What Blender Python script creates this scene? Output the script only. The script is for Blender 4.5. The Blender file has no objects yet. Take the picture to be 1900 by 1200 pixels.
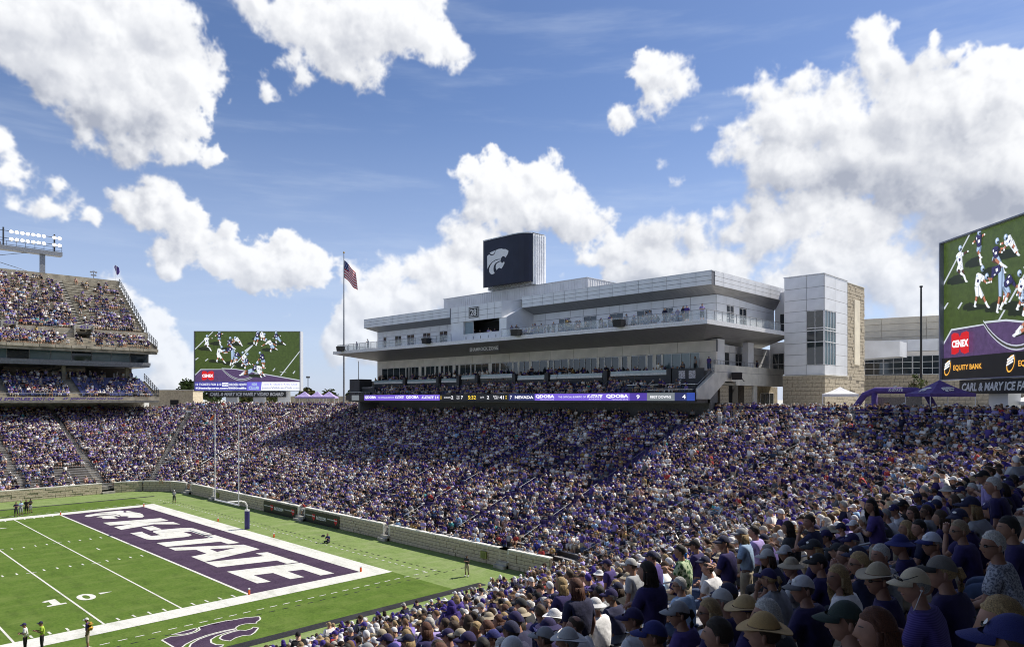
import bpy, math, random
import numpy as np
from mathutils import Vector, Matrix, Euler, noise as mnoise
R = math.radians
rng = random.Random(7)
nrg = np.random.default_rng(11)
scene = bpy.context.scene
COL = scene.collection

# ------------------------------------------------------------------ camera
CAM = (-22.643, -47.894, 13.674); HEAD = 0.772878; F = 1312.6
cam_d = bpy.data.cameras.new('camera'); cam = bpy.data.objects.new('camera', cam_d); COL.objects.link(cam)
cam.location = CAM
cam.rotation_euler = (R(90), 0, HEAD - R(90))
cam_d.sensor_width = 36; cam_d.lens = 36 * F / 1900
cam_d.shift_y = (741 - 600) / 1900
cam_d.clip_start = .1; cam_d.clip_end = 6000
scene.camera = cam
# ------------------------------------------------------------------ exposure / render
vs = scene.view_settings
scene.display_settings.display_device = 'sRGB'
vs.view_transform = 'Standard'; vs.look = 'None'; vs.exposure = 0.3; vs.gamma = 1.0; vs.use_curve_mapping = False
cy = scene.cycles
cy.use_denoising = True; cy.max_bounces = 6; cy.diffuse_bounces = 4; cy.glossy_bounces = 2
cy.transmission_bounces = 3; cy.transparent_max_bounces = 6
cy.use_adaptive_sampling = True; cy.adaptive_threshold = 0.012; cy.filter_width = 1.05
cy.denoising_prefilter = 'ACCURATE'
cy.caustics_reflective = False; cy.caustics_refractive = False
# ------------------------------------------------------------------ sun
SUN_AZ = -18.0; SUN_EL = 51.0            # degrees; azimuth from +X towards +Y
sl = bpy.data.lights.new('sun', 'SUN'); sun = bpy.data.objects.new('sun', sl); COL.objects.link(sun)
sl.energy = 5.0; sl.angle = R(0.5); sl.color = (1.0, .94, .84)
sd = Vector((math.cos(R(SUN_EL)) * math.cos(R(SUN_AZ)), math.cos(R(SUN_EL)) * math.sin(R(SUN_AZ)), math.sin(R(SUN_EL))))
sun.rotation_euler = sd.to_track_quat('Z', 'Y').to_euler()
sun.location = (0, 0, 120)
# ------------------------------------------------------------------ sky: cumulus as azimuth, elevation, radius in degrees
CLOUDS = [ (78.42,23.24,2.95),(74.68,24.42,3.39),(70.98,24.39,2.75),(76.9,21.41,2.93),(72.69,21.94,3.25),(69.03,22.24,2.44),(67.39,21.11,1.47),(74.03,19.86,2.44),(71.15,20.36,2.7),(75.64,17.71,0.97),(73.2,17.72,1.34),(
 70.63,18.11,1.45),(68.67,17.81,0.99),(67.02,17.51,0.65),(79.89,23.47,2.59),(73.03,26.03,2.48),(69.57,24.15,1.49),(64.37,27.61,1.67),(61.63,27.18,2.05),(59.21,26.62,2.28),(55.49,27.31,3.01),(52.95,27.66,2.49),(50.8,26.41,1.64),(
 49.29,26.12,0.81),(55.49,25.25,1.82),(57.57,24.72,1.27),(60.83,23.87,1.51),(63.01,22.57,0.79),(50.8,25.18,0.93),(80.32,16.34,1.15),(79.75,14.47,0.81),(78.42,14.7,0.7),(77.05,14.58,0.52),(51.66,22.97,0.38),(72.86,13.87,1.04),(
 71.15,14.33,1.2),(69.21,13.71,1.23),(67.39,13.25,1.19),(65.52,12.65,1.14),(75.64,12.58,0.67),(79.46,12.4,0.57),(77.82,12.36,0.45),(70.63,13.11,0.93),(67.76,11.88,1.42),(65.33,11.61,0.99),(69.57,9.89,1.4),(66.27,9.86,1.76),(
 63.98,9.81,2.04),(61.43,9.95,1.68),(59.62,9.96,0.89),(73.2,7.45,1.71),(71.67,6.98,1.02),(70.98,5.1,1.55),(70.45,2.97,1.57),(72.35,4.65,2.0),(69.92,1.22,1.32),(62.03,6.46,0.56),(48.42,17.82,1.13),(46.25,17.38,1.38),(
 44.5,16.39,1.72),(41.97,18.09,1.05),(41.23,16.77,1.62),(42.97,15.17,2.26),(39.93,14.73,1.97),(37.76,14.27,1.56),(36.56,15.04,0.65),(46.46,14.76,1.24),(48.21,12.26,1.59),(47.12,13.23,0.92),(49.72,10.44,1.77),(52.09,10.31,1.26),(
 54.22,9.42,1.59),(56.74,9.54,1.07),(55.49,7.28,2.1),(57.36,5.97,1.58),(52.09,7.57,2.55),(58.19,3.85,1.33),(55.07,4.75,2.54),(48.21,9.11,2.55),(41.23,11.31,1.1),(39.93,10.16,0.76),(37.76,11.18,1.42),(35.19,11.73,1.9),(
 32.87,13.08,1.54),(31.82,14.43,1.04),(29.76,12.52,1.59),(27.94,14.0,1.02),(26.94,12.35,1.72),(33.08,10.21,2.71),(29.35,9.65,2.41),(24.97,11.22,1.55),(32.32,24.13,1.25),(31.08,23.13,1.11),(32.58,22.34,0.68),(35.7,21.73,0.35),(
 34.68,21.6,0.34),(29.68,20.27,0.3),(32.45,18.28,0.35),(31.08,16.56,0.71),(28.46,17.91,0.76),(24.78,22.12,1.56),(22.75,23.07,1.24),(26.22,22.29,0.65),(23.24,19.79,2.83),(20.08,19.73,2.57),(17.31,24.24,1.6),(17.76,22.61,1.5),(
 16.14,22.48,1.41),(13.47,23.86,0.92),(12.29,22.81,1.15),(14.05,22.39,1.19),(15.87,19.42,3.08),(11.98,19.04,3.07),(8.67,19.16,2.77),(26.14,18.27,1.34),(23.43,16.68,2.27),(19.0,16.9,2.94),(14.54,14.86,3.62),(9.55,14.43,3.65),(
 24.58,13.94,1.74),(21.18,13.25,2.2),(17.94,11.99,3.17),(16.55,8.85,3.16),(20.08,9.51,3.12),(22.67,8.1,2.29),(14.87,6.85,2.43),(9.55,9.98,3.44),(12.92,11.44,3.61),(15.2,5.36,2.45),(23.81,12.12,2.27),(26.94,9.13,2.37),(
 44.28,14.15,1.66),(49.51,8.67,2.55),(46.25,11.66,1.69),(53.37,6.05,2.55) ]
DARK = [ (21.55,15.55,4.63,1.09,0.35),(16.55,15.31,4.04,1.2,0.45),(12.6,12.47,3.57,1.64,0.55),(17.94,18.53,4.97,1.02,0.2),(78.42,22.93,2.07,1.04,0.3),(69.21,24.55,2.64,1.32,0.25),(74.35,18.79,2.95,0.82,0.3),(
 70.63,19.41,2.05,0.68,0.3),(42.1,13.32,4.14,0.84,0.3),(47.34,14.75,1.65,1.24,0.25),(33.5,12.08,2.44,1.23,0.2),(14.87,21.74,2.82,1.27,0.3),(65.89,13.19,2.27,0.75,0.2),(9.55,12.74,2.48,1.87,0.5),(23.43,14.03,2.24,0.94,0.25) ]
def cloud_maps(W=4096):
    # returns (rows el 0..60 deg upwards, cols by azimuth like an equirect map) cover and brightness
    H_ = W // 6                                            # 60 degrees
    g = np.random.default_rng(5)
    u = (np.arange(W) + .5) / W; az = (0.5 - u) * 2 * np.pi
    el = (np.arange(H_) + .5) / H_ * (np.pi / 3)
    def lattice(nx, ny):                                   # smooth value noise, wraps in azimuth
        t = g.random((ny + 3, nx)).astype(np.float32)
        x = u * nx; xi = np.floor(x).astype(int); fx = (x - xi).astype(np.float32)
        y = el / (np.pi / 3) * ny; yi = np.floor(y).astype(int); fy = (y - yi).astype(np.float32)
        def w4(f): return [((1-f)**3)/6, (3*f**3-6*f*f+4)/6, (-3*f**3+3*f*f+3*f+1)/6, f**3/6]
        wx = w4(fx); wy = w4(fy)
        rows = sum(wx[k][None, :] * t[:, (xi + k - 1) % nx] for k in range(4))
        return sum(wy[k][:, None] * rows[np.clip(yi + k, 0, ny + 2)] for k in range(4))
    def fbm(n0, octs, rough=.55, billow=False):
        s = 0; a = 1; tot = 0
        for o in range(octs):
            n = n0 * 2 ** o
            v = lattice(n * 6, n) * 1.0
            v = (v - .5) * 2.6
            if billow: v = np.abs(v) * -2 + .75
            s = s + a * v; tot += a; a *= rough
        s = s - s.mean(); return (s / s.std()).astype(np.float32)
    px2 = np.float32(np.pi * 2 / W)
    AZ, EL = np.meshgrid(az.astype(np.float32), el.astype(np.float32))
    # domain warp
    wx = fbm(12, 6, .6) * .006; wy = fbm(12, 6, .6) * .005
    dx = np.cos(EL + wy) * np.cos(AZ + wx); dy = np.cos(EL + wy) * np.sin(AZ + wx); dz = np.sin(EL + wy)
    c0 = HEAD
    rel = (AZ - c0 + np.pi) % (2 * np.pi) - np.pi
    NL = 4
    sdfs = [np.full(AZ.shape, 9.0, np.float32) for _ in range(NL)]
    sdf = np.full(AZ.shape, 9.0, np.float32)
    lobes = []
    for (ca, ce, a) in CLOUDS:
        lobes.append((ca, ce, a * 1.04 + .12))
        if a > 1.2:                                    # smaller heads bulging from the upper rim
            for k in range(6):
                q = math.radians(-15 + 210 * g.random()); f = .80 + .25 * g.random()
                lobes.append((ca + a * f * math.cos(q) / math.cos(R(ce)), ce + a * f * math.sin(q), a * (.22 + .22 * g.random())))
    for i, (ca, ce, a) in enumerate(lobes):
        ca = R(ca); ce = R(ce); a = R(a)
        d = (math.cos(ce)*math.cos(ca), math.cos(ce)*math.sin(ca), math.sin(ce))
        c_lo = ((0.5 - (ca + a + .2) / (2*np.pi)) * W); c_hi = ((0.5 - (ca - a - .2) / (2*np.pi)) * W)
        r_lo = max(0, int((ce - a - .2) / px2)); r_hi = min(H_, int((ce + a + .2) / px2) + 1)
        sl = (slice(r_lo, r_hi), slice(max(0, int(c_lo)), min(W, int(c_hi) + 1)))
        dist = np.sqrt((dx[sl]-d[0])**2 + (dy[sl]-d[1])**2 + ((dz[sl]-d[2]) * 1.08)**2) - a
        for k, S in ((.016, sdf), (.008, sdfs[(i * 7) % NL])):
            b = S[sl]
            h = np.clip(k - np.abs(b - dist), 0, None) / k
            S[sl] = np.minimum(b, dist) - h * h * k * .25
    # elsewhere: broken cumulus of the same kind
    gen = .014 - fbm(3, 4, .5) * .05
    out_w = np.clip((np.abs(rel) - .68) / .25, 0, 1)
    out_e = np.clip((EL - .56) / .2, 0, 1)
    ow = np.maximum(out_w, out_e)
    sdf = np.minimum(sdf, gen + (1 - ow) * .12)
    bil = fbm(24, 6, .62, True); fine = fbm(44, 5, .66); wisp = fbm(12, 8, .66)
    def shift(A, sx, sy):
        B = np.roll(A, -sx, axis=1)
        return B if sy == 0 else (np.concatenate([B[sy:], np.repeat(B[-1:], sy, 0)], 0) if sy > 0 else np.concatenate([np.repeat(B[:1], -sy, 0), B[:sy]], 0))
    def march(T, own):
        acc = np.zeros_like(T); tot = 0
        for st, wgt in ((3, .8), (7, 1.), (13, 1.1), (22, 1.1), (34, 1.0), (52, .8)):
            k = st * W / 4096
            acc += wgt * np.clip(shift(T, int(round(k*.7)), int(round(k*.85))) - T * own, 0, None); tot += wgt
        return acc / tot
    def detail(j):
        q = 311 * j
        return np.roll(bil, q, 1) * .0052 + np.roll(fine, q, 1) * .0020 + np.roll(wisp, 2 * q, 1) * .0030
    det = detail(0)
    dens = -sdf - .001 + det
    T = np.clip(dens + .004, 0, .12)
    up = (shift(T, 0, int(14*W/4096)) + shift(T, 0, int(34*W/4096)) + shift(T, 0, int(62*W/4096)) + shift(T, 0, int(95*W/4096))) / 4
    under = np.clip((up - T) * 14, 0, 1)                       # lower edges: soft and grey
    sharp = .0075 + .022 * under + .012 * np.clip(fbm(6, 2) *.5+ .4, 0, 1)
    cover = np.clip(dens / sharp, 0, 1); cover = cover * cover * (3 - 2 * cover)
    mott = fbm(8, 6, .58)
    big = np.clip((T - .03) * 10, 0, 1)
    rl = T - shift(T, int(4*W/4096), int(4*W/4096))
    lit = .88 - march(T, .5) * 13 - under * .55 - big * .20 + mott * .045 + np.clip(rl * 14, -.12, .14)
    glob = lit
    for j in range(NL):
        dj = -sdfs[j] - .001 + detail(j + 1)
        Tj = np.clip(dj + .004, 0, .07)
        cj = np.clip(dj / .010, 0, 1) * np.clip(1.25 - np.clip((shift(Tj, 0, int(20*W/4096)) - Tj) * 30, 0, 1), 0, 1)
        cj = np.clip(cj, 0, 1)
        rj = Tj - shift(Tj, int(5*W/4096), int(6*W/4096))
        lj = .97 - march(Tj, .6) * 15 + np.clip(rj * 16, -.15, .12) + np.roll(mott, 777 * j, 1) * .05
        lit = lit * (1 - cj * .62) + (lj * .5 + glob * .5 + .02) * cj * .62
    for (da, de, ra, re, amt) in DARK:
        lit = lit - .62 * amt * np.exp(-((AZ - R(da)) / R(ra))**2 - ((EL - R(de)) / R(re))**2)
    lit = np.clip((lit - .84) * 1.4 + .82 + .06 * np.clip(1 - T / .02, 0, 1), 0, 1)
    cover = cover * np.clip((1.02 - EL) / .15, 0, 1)
    return cover.astype(np.float32), lit.astype(np.float32)

def build_world():
    w = bpy.data.worlds.new('World'); scene.world = w; w.use_nodes = True
    nt = w.node_tree; N = nt.nodes; L = nt.links; N.clear()
    out = N.new('ShaderNodeOutputWorld'); bg = N.new('ShaderNodeBackground')
    sky = N.new('ShaderNodeTexSky'); sky.sky_type = 'NISHITA'; sky.sun_disc = False
    sky.sun_elevation = R(SUN_EL); sky.sun_rotation = R(90 - SUN_AZ)
    sky.altitude = 300; sky.air_density = 1.0; sky.dust_density = 0.6; sky.ozone_density = 1.6
    tc = N.new('ShaderNodeTexCoord'); d0 = tc.outputs['Generated']
    def M(op, a, b=None, clamp=False):
        n = N.new('ShaderNodeMath'); n.operation = op; n.use_clamp = clamp
        for i, v in enumerate((a, b)):
            if v is None: continue
            if isinstance(v, (int, float)): n.inputs[i].default_value = v
            else: L.new(v, n.inputs[i])
        return n.outputs[0]
    def mr(x, a, b, c, d):
        n = N.new('ShaderNodeMapRange'); n.interpolation_type = 'SMOOTHSTEP'
        for k, v in zip(('From Min', 'From Max', 'To Min', 'To Max'), (a, b, c, d)): n.inputs[k].default_value = v
        L.new(x, n.inputs['Value']); return n.outputs[0]
    def mix(f, a, b, bt='MIX'):
        n = N.new('ShaderNodeMix'); n.data_type = 'RGBA'; n.blend_type = bt
        if isinstance(f, (int, float)): n.inputs[0].default_value = f
        else: L.new(f, n.inputs[0])
        for i, v in ((6, a), (7, b)):
            if isinstance(v, tuple): n.inputs[i].default_value = (*v, 1)
            else: L.new(v, n.inputs[i])
        return n.outputs[2]
    W = 6144; cover, lit = cloud_maps(W); hh = cover.shape[0]
    im = bpy.data.images.new('cumulus_field', W, hh, alpha=False, float_buffer=False); im.colorspace_settings.name = 'Non-Color'
    px = np.ones((hh, W, 4), np.float32); px[..., 0] = cover; px[..., 1] = lit; px[..., 2] = 0
    im.pixels.foreach_set(px.ravel()); im.update(); im.pack()
    sep = N.new('ShaderNodeSeparateXYZ'); L.new(d0, sep.inputs[0]); X, Y, Z = sep.outputs
    u = M('SUBTRACT', .5, M('DIVIDE', M('ARCTAN2', Y, X), 2*math.pi)); v = M('DIVIDE', M('ARCSINE', Z), math.pi/3)
    cb = N.new('ShaderNodeCombineXYZ'); L.new(u, cb.inputs[0]); L.new(M('MAXIMUM', v, .0005), cb.inputs[1])
    it = N.new('ShaderNodeTexImage'); it.image = im; it.extension = 'EXTEND'; it.interpolation = 'Cubic'; L.new(cb.outputs[0], it.inputs[0])
    sc = N.new('ShaderNodeSeparateColor'); L.new(it.outputs[0], sc.inputs[0])
    al = M('MULTIPLY', sc.outputs[0], mr(v, .97, 1.0, 1, 0)); al = M('MULTIPLY', al, mr(Z, -.02, .01, 0, 1)); al = M('MULTIPLY', al, mr(Z, .02, .22, .72, 1))
    shade = mix(sc.outputs[1], (3.6, 3.9, 4.7), (8.5, 8.6, 8.8))
    mp = N.new('ShaderNodeMapping'); mp.inputs['Scale'].default_value = (2, 2, 14); L.new(d0, mp.inputs[0])
    ci = N.new('ShaderNodeTexNoise'); ci.inputs['Scale'].default_value = 1.6; ci.inputs['Detail'].default_value = 5; ci.inputs['Roughness'].default_value = .6
    L.new(mp.outputs[0], ci.inputs[0])
    veil = M('MULTIPLY', mr(ci.outputs['Fac'], .48, .78, 0, 1), .20)
    base = mix(1.0, sky.outputs[0], (.77, .84, 1.03), 'MULTIPLY')
    base = mix(mr(Z, 0, .42, .62, 0), base, (5.5, 6.4, 8.5))
    base = mix(veil, base, (6.8, 7.6, 8.7))
    col = mix(al, base, shade)
    L.new(col, bg.inputs[0]); bg.inputs[1].default_value = .095
    L.new(bg.outputs[0], out.inputs[0])
build_world()

# ------------------------------------------------------------------ helpers
def tag(o, label=None, cat=None, group=None, kind=None):
    if label: o['label'] = label
    if cat: o['category'] = cat
    if group: o['group'] = group
    if kind: o['kind'] = kind
    return o
def empty(name, loc, label, cat, group=None, rz=0):
    o = bpy.data.objects.new(name, None); COL.objects.link(o); o.location = loc; o.rotation_euler = (0, 0, rz)
    o.empty_display_size = .3
    return tag(o, label, cat, group)
def link(name, me, parent=None, loc=None, rot=None, kind=None):
    o = bpy.data.objects.new(name, me); COL.objects.link(o)
    if parent is not None: o.parent = parent
    if loc is not None: o.location = loc
    if rot is not None: o.rotation_euler = rot
    if kind: o['kind'] = kind
    return o
class MB:
    """collects faces in world space; build() turns them into one mesh object"""
    def __init__(s): s.v = []; s.f = []; s.m = []
    def add(s, vs, fs, m=0):
        b = len(s.v); s.v.extend(tuple(map(float, p)) for p in vs)
        s.f.extend(tuple(b + i for i in f) for f in fs); s.m.extend([m] * len(fs)); return s
    def box(s, a, b, m=0):
        x0, y0, z0 = a; x1, y1, z1 = b
        v = [(x0,y0,z0),(x1,y0,z0),(x1,y1,z0),(x0,y1,z0),(x0,y0,z1),(x1,y0,z1),(x1,y1,z1),(x0,y1,z1)]
        return s.add(v, [(0,3,2,1),(4,5,6,7),(0,1,5,4),(1,2,6,5),(2,3,7,6),(3,0,4,7)], m)
    def obox(s, fr, a, b, m=0):
        """box given in a frame (origin, right, up, normal)"""
        o, r, u, n = fr; pts = []
        for z in (a[2], b[2]):
            for (x, y) in ((a[0], a[1]), (b[0], a[1]), (b[0], b[1]), (a[0], b[1])):
                pts.append(o + r * x + u * y + n * z)
        return s.add(pts, [(0,3,2,1),(4,5,6,7),(0,1,5,4),(1,2,6,5),(2,3,7,6),(3,0,4,7)], m)
    def quad(s, *p, m=0): return s.add(p, [tuple(range(len(p)))], m)
    def tube(s, pts, r, n=6, m=0, caps=True):
        pts = [Vector(p) for p in pts]; rs = r if isinstance(r, (list, tuple)) else [r] * len(pts)
        rings = []
        for i, p in enumerate(pts):
            d = (pts[min(i+1, len(pts)-1)] - pts[max(i-1, 0)]).normalized()
            a = d.cross(Vector((0, 0, 1)));
            if a.length < .05: a = d.cross(Vector((0, 1, 0)))
            a.normalize(); b = d.cross(a)
            rings.append([p + (a * math.cos(2*math.pi*k/n) + b * math.sin(2*math.pi*k/n)) * rs[i] for k in range(n)])
        vs = [q for R_ in rings for q in R_]; fs = []
        for i in range(len(pts) - 1):
            for k in range(n): fs.append((i*n+k, (i+1)*n+k, (i+1)*n+(k+1) % n, i*n+(k+1) % n))
        if caps: fs.append(tuple(range(n))); fs.append(tuple(range((len(pts)-1)*n + n-1, (len(pts)-1)*n - 1, -1)))
        return s.add(vs, fs, m)
    def mesh(s, name, mats, off=(0, 0, 0), smooth=False):
        me = bpy.data.meshes.new(name)
        me.from_pydata([(a-off[0], b-off[1], c-off[2]) for a, b, c in s.v], [], s.f)
        if not isinstance(mats, (list, tuple)): mats = [mats]
        for m in mats: me.materials.append(m)
        if len(mats) > 1: me.polygons.foreach_set('material_index', s.m)
        if smooth: me.polygons.foreach_set('use_smooth', [True] * len(me.polygons))
        me.update(); return me
    def build(s, name, mats, parent=None, kind=None, smooth=False, label=None, cat=None, group=None):
        off = tuple(parent.location) if parent is not None else (0, 0, 0)
        o = link(name, s.mesh(name, mats, off, smooth), parent, kind=kind)
        return tag(o, label, cat, group)
# ------------------------------------------------------------------ materials
MATS = {}
def mat(name, col, rough=.6, metal=0, var=.08, scale=6.0, bump=0, spec=.5, col2=None, emit=None, estr=0, alpha=None, stretch=None, detail=4):
    if name in MATS: return MATS[name]
    m = bpy.data.materials.new(name); m.use_nodes = True; MATS[name] = m
    nt = m.node_tree; N = nt.nodes; L = nt.links; b = N['Principled BSDF']
    b.inputs['Roughness'].default_value = rough; b.inputs['Metallic'].default_value = metal
    b.inputs['Specular IOR Level'].default_value = spec
    tc = N.new('ShaderNodeTexCoord'); vec = tc.outputs['Object']
    if stretch:
        mp = N.new('ShaderNodeMapping'); mp.inputs['Scale'].default_value = stretch; L.new(vec, mp.inputs[0]); vec = mp.outputs[0]
    nz = N.new('ShaderNodeTexNoise'); nz.inputs['Scale'].default_value = scale; nz.inputs['Detail'].default_value = detail
    L.new(vec, nz.inputs['Vector'])
    mx = N.new('ShaderNodeMix'); mx.data_type = 'RGBA'
    c = col; c2 = col2 or tuple(max(0, x * (1 - var * 2.2)) for x in col)
    c1 = col if col2 else tuple(min(1, x * (1 + var)) for x in col)
    mx.inputs[6].default_value = (*c1, 1); mx.inputs[7].default_value = (*c2, 1)
    mr = N.new('ShaderNodeMapRange'); mr.inputs['From Min'].default_value = .35; mr.inputs['From Max'].default_value = .65
    L.new(nz.outputs['Fac'], mr.inputs['Value']); L.new(mr.outputs[0], mx.inputs[0])
    L.new(mx.outputs[2], b.inputs['Base Color'])
    if bump:
        bp = N.new('ShaderNodeBump'); bp.inputs['Strength'].default_value = bump; bp.inputs['Distance'].default_value = .02
        L.new(nz.outputs['Fac'], bp.inputs['Height']); L.new(bp.outputs[0], b.inputs['Normal'])
    if emit: b.inputs['Emission Color'].default_value = (*emit, 1); b.inputs['Emission Strength'].default_value = estr
    if alpha is not None: b.inputs['Alpha'].default_value = alpha
    m['_c'] = 1; return m
def obj_mat(name, rough=.8, weave=0, skin=False, lo=.72, hi=1.18):
    """material that takes its colour from the object it is on"""
    m = bpy.data.materials.new(name); m.use_nodes = True; nt = m.node_tree; N = nt.nodes; L = nt.links; b = N['Principled BSDF']
    oi = N.new('ShaderNodeObjectInfo'); tc = N.new('ShaderNodeTexCoord')
    nz = N.new('ShaderNodeTexNoise'); nz.inputs['Scale'].default_value = 9 if not weave else weave; nz.inputs['Detail'].default_value = 4
    L.new(tc.outputs['Object'], nz.inputs['Vector'])
    mr = N.new('ShaderNodeMapRange'); mr.inputs['From Min'].default_value = .3; mr.inputs['From Max'].default_value = .7
    mr.inputs['To Min'].default_value = lo; mr.inputs['To Max'].default_value = hi; L.new(nz.outputs['Fac'], mr.inputs['Value'])
    vm = N.new('ShaderNodeVectorMath'); vm.operation = 'SCALE'; L.new(oi.outputs['Color'], vm.inputs[0]); L.new(mr.outputs[0], vm.inputs['Scale'])
    L.new(vm.outputs[0], b.inputs['Base Color']); b.inputs['Roughness'].default_value = rough
    bp = N.new('ShaderNodeBump'); bp.inputs['Strength'].default_value = .8 if not skin else .15; bp.inputs['Distance'].default_value = .014 if weave and weave < 20 else .006
    L.new(nz.outputs['Fac'], bp.inputs['Height']); L.new(bp.outputs[0], b.inputs['Normal'])
    if skin: b.inputs['Subsurface Weight'].default_value = 0.0; b.inputs['Specular IOR Level'].default_value = .35
    return m
def rand_mat(name, pal, mul, rough=.85):
    """material whose colour is drawn per crowd instance from a weighted palette"""
    m = bpy.data.materials.new(name); m.use_nodes = True; nt = m.node_tree; N = nt.nodes; L = nt.links; b = N['Principled BSDF']
    oi = N.new('ShaderNodeObjectInfo')
    a = N.new('ShaderNodeMath'); a.operation = 'MULTIPLY'; a.inputs[1].default_value = mul; L.new(oi.outputs['Random'], a.inputs[0])
    f = N.new('ShaderNodeMath'); f.operation = 'FRACT'; L.new(a.outputs[0], f.inputs[0])
    cr = N.new('ShaderNodeValToRGB'); cr.color_ramp.interpolation = 'CONSTANT'; L.new(f.outputs[0], cr.inputs[0])
    el = cr.color_ramp.elements; tot = sum(w for w, _ in pal); acc = 0
    while len(el) < len(pal): el.new(.5)
    for e, (w, c) in zip(el, pal): e.position = acc / tot; e.color = (*c, 1); acc += w
    L.new(cr.outputs[0], b.inputs['Base Color']); b.inputs['Roughness'].default_value = rough
    b.inputs['Specular IOR Level'].default_value = .25
    return m
# ------------------------------------------------------------------ lettering
def text_geo(txt, size=1.0, bold=0.0, shear=0.0, spacing=1.0, small=False):
    c = bpy.data.curves.new('lettering', 'FONT'); c.body = txt; c.size = size; c.offset = bold; c.shear = shear
    c.space_character = spacing; c.align_x = 'LEFT'; c.resolution_u = 2
    o = bpy.data.objects.new('lettering', c); COL.objects.link(o)
    bpy.context.view_layer.update()
    me = o.to_mesh(); vs = [tuple(v.co) for v in me.vertices]; fs = [tuple(p.vertices) for p in me.polygons]
    o.to_mesh_clear(); bpy.data.objects.remove(o); bpy.data.curves.remove(c)
    if not vs: return [], []
    xs = [v[0] for v in vs]; ys = [v[1] for v in vs]
    x0, x1, y0, y1 = min(xs), max(xs), min(ys), max(ys)
    return [((v[0]-x0)/(x1-x0), (v[1]-y0)/(y1-y0)) for v in vs], fs
_tc = {}
def put_text(mb, txt, fr, x0, x1, y0, y1, off=.01, bold=.02, shear=0, m=0):
    """lettering stretched to the rectangle x0..x1, y0..y1 of a frame"""
    k = (txt, bold, shear)
    if k not in _tc: _tc[k] = text_geo(txt, 1, bold, shear)
    vs, fs = _tc[k]; o, r, u, n = fr
    mb.add([o + r * (x0 + (x1-x0)*a) + u * (y0 + (y1-y0)*b) + n * off for a, b in vs], fs, m)
def frame(o, r, u=(0, 0, 1)):
    r = Vector(r).normalized(); u = Vector(u).normalized(); return (Vector(o), r, u, r.cross(u).normalized())
def flat(mb, pts, fr, off=.01, m=0):
    o, r, u, n = fr
    mb.add([o + r*x + u*y + n*off for x, y in pts], [tuple(range(len(pts)))], m)
# wildcat head emblem, unit height, drawn once and used on tower, turf and tents
_e = lambda L: [((x-340)/427*1.27*.998, (825-y)/427) for x, y in L]
CAT = [_e([(388,432),(430,421),(488,410),(485,432),(476,452),(455,470),(430,472),(405,455)]),
 _e([(340,482),(380,458),(398,476),(430,490),(465,484),(488,460),(497,410),(550,398),(610,402),(630,416),(680,425),(730,465),(722,505),(712,528),(690,552),(680,576),(664,556),(645,540),(622,541),(603,560),(594,582),(540,572),(480,580),(430,605),(385,645),(355,690),(343,715)]),
 _e([(592,590),(540,586),(490,592),(440,615),(400,660),(380,710),(378,760),(395,800),(430,825),(470,815),(480,800),(462,770),(458,720),(470,670),(500,635),(540,615),(590,611)]),
 _e([(597,627),(560,628),(520,645),(500,680),(500,720),(515,765),(545,735),(575,730),(600,752),(625,725),(660,665),(650,630),(635,652),(610,655)])]
def fan(poly):
    """triangulate a simple polygon with mathutils"""
    from mathutils.geometry import tessellate_polygon
    return [tuple(t) for t in tessellate_polygon([[Vector((x, y, 0)) for x, y in poly]])]
def put_poly(mb, poly, fr, off=.01, m=0, sx=1, sy=1, ox=0, oy=0):
    o, r, u, n = fr
    vs = [o + r*(ox+x*sx) + u*(oy+y*sy) + n*off for x, y in poly]
    fs = []
    for t in fan(poly):
        a, b, c = (vs[i] for i in t)
        fs.append(t if (b-a).cross(c-a).dot(n) > 0 else (t[0], t[2], t[1]))
    mb.add(vs, fs, m)
def piece_grid(name, parent, fr, xs, ys, gap, depth, material, skip=None, cache={}, seed=0, jitter=0):
    """pieces (panels, stones) laid side by side with open joints, one object each, equal sizes share a mesh"""
    o, r, u, n = fr; rg = random.Random(seed); out = []
    rz = math.atan2(r.y, r.x); base = parent.location
    for j in range(len(ys) - 1):
        cols = xs[j] if isinstance(xs[0], (list, tuple)) else xs
        for i in range(len(cols) - 1):
            if skip and skip(i, j, cols[i], ys[j]): continue
            w = cols[i+1]-cols[i]-gap; h = ys[j+1]-ys[j]-gap; dd = depth + (rg.uniform(-jitter, jitter) if jitter else 0)
            k = (name, round(w, 3), round(h, 3), round(dd, 2), material.name)
            me = cache.get(k)
            if me is None:
                b = MB(); z0 = -.02; e = min(.015, w*.1)
                # bevelled slab: back rectangle, front rectangle slightly smaller
                v = [(0,z0,0),(w,z0,0),(w,z0,h),(0,z0,h),(0,-dd+e,0),(w,-dd+e,0),(w,-dd+e,h),(0,-dd+e,h),(e,-dd,e),(w-e,-dd,e),(w-e,-dd,h-e),(e,-dd,h-e)]
                b.add(v, [(8,9,10,11),(4,5,9,8),(5,6,10,9),(6,7,11,10),(7,4,8,11),(0,1,5,4),(1,2,6,5),(2,3,7,6),(3,0,4,7)])
                me = b.mesh(name, material); cache[k] = me
            p = o + r*(cols[i]+gap/2) + u*(ys[j]+gap/2)
            out.append(link(name, me, parent, p - base, (0, 0, rz)))
    return out
def span(a, b, n): return [a + (b-a)*i/n for i in range(n+1)]

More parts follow.
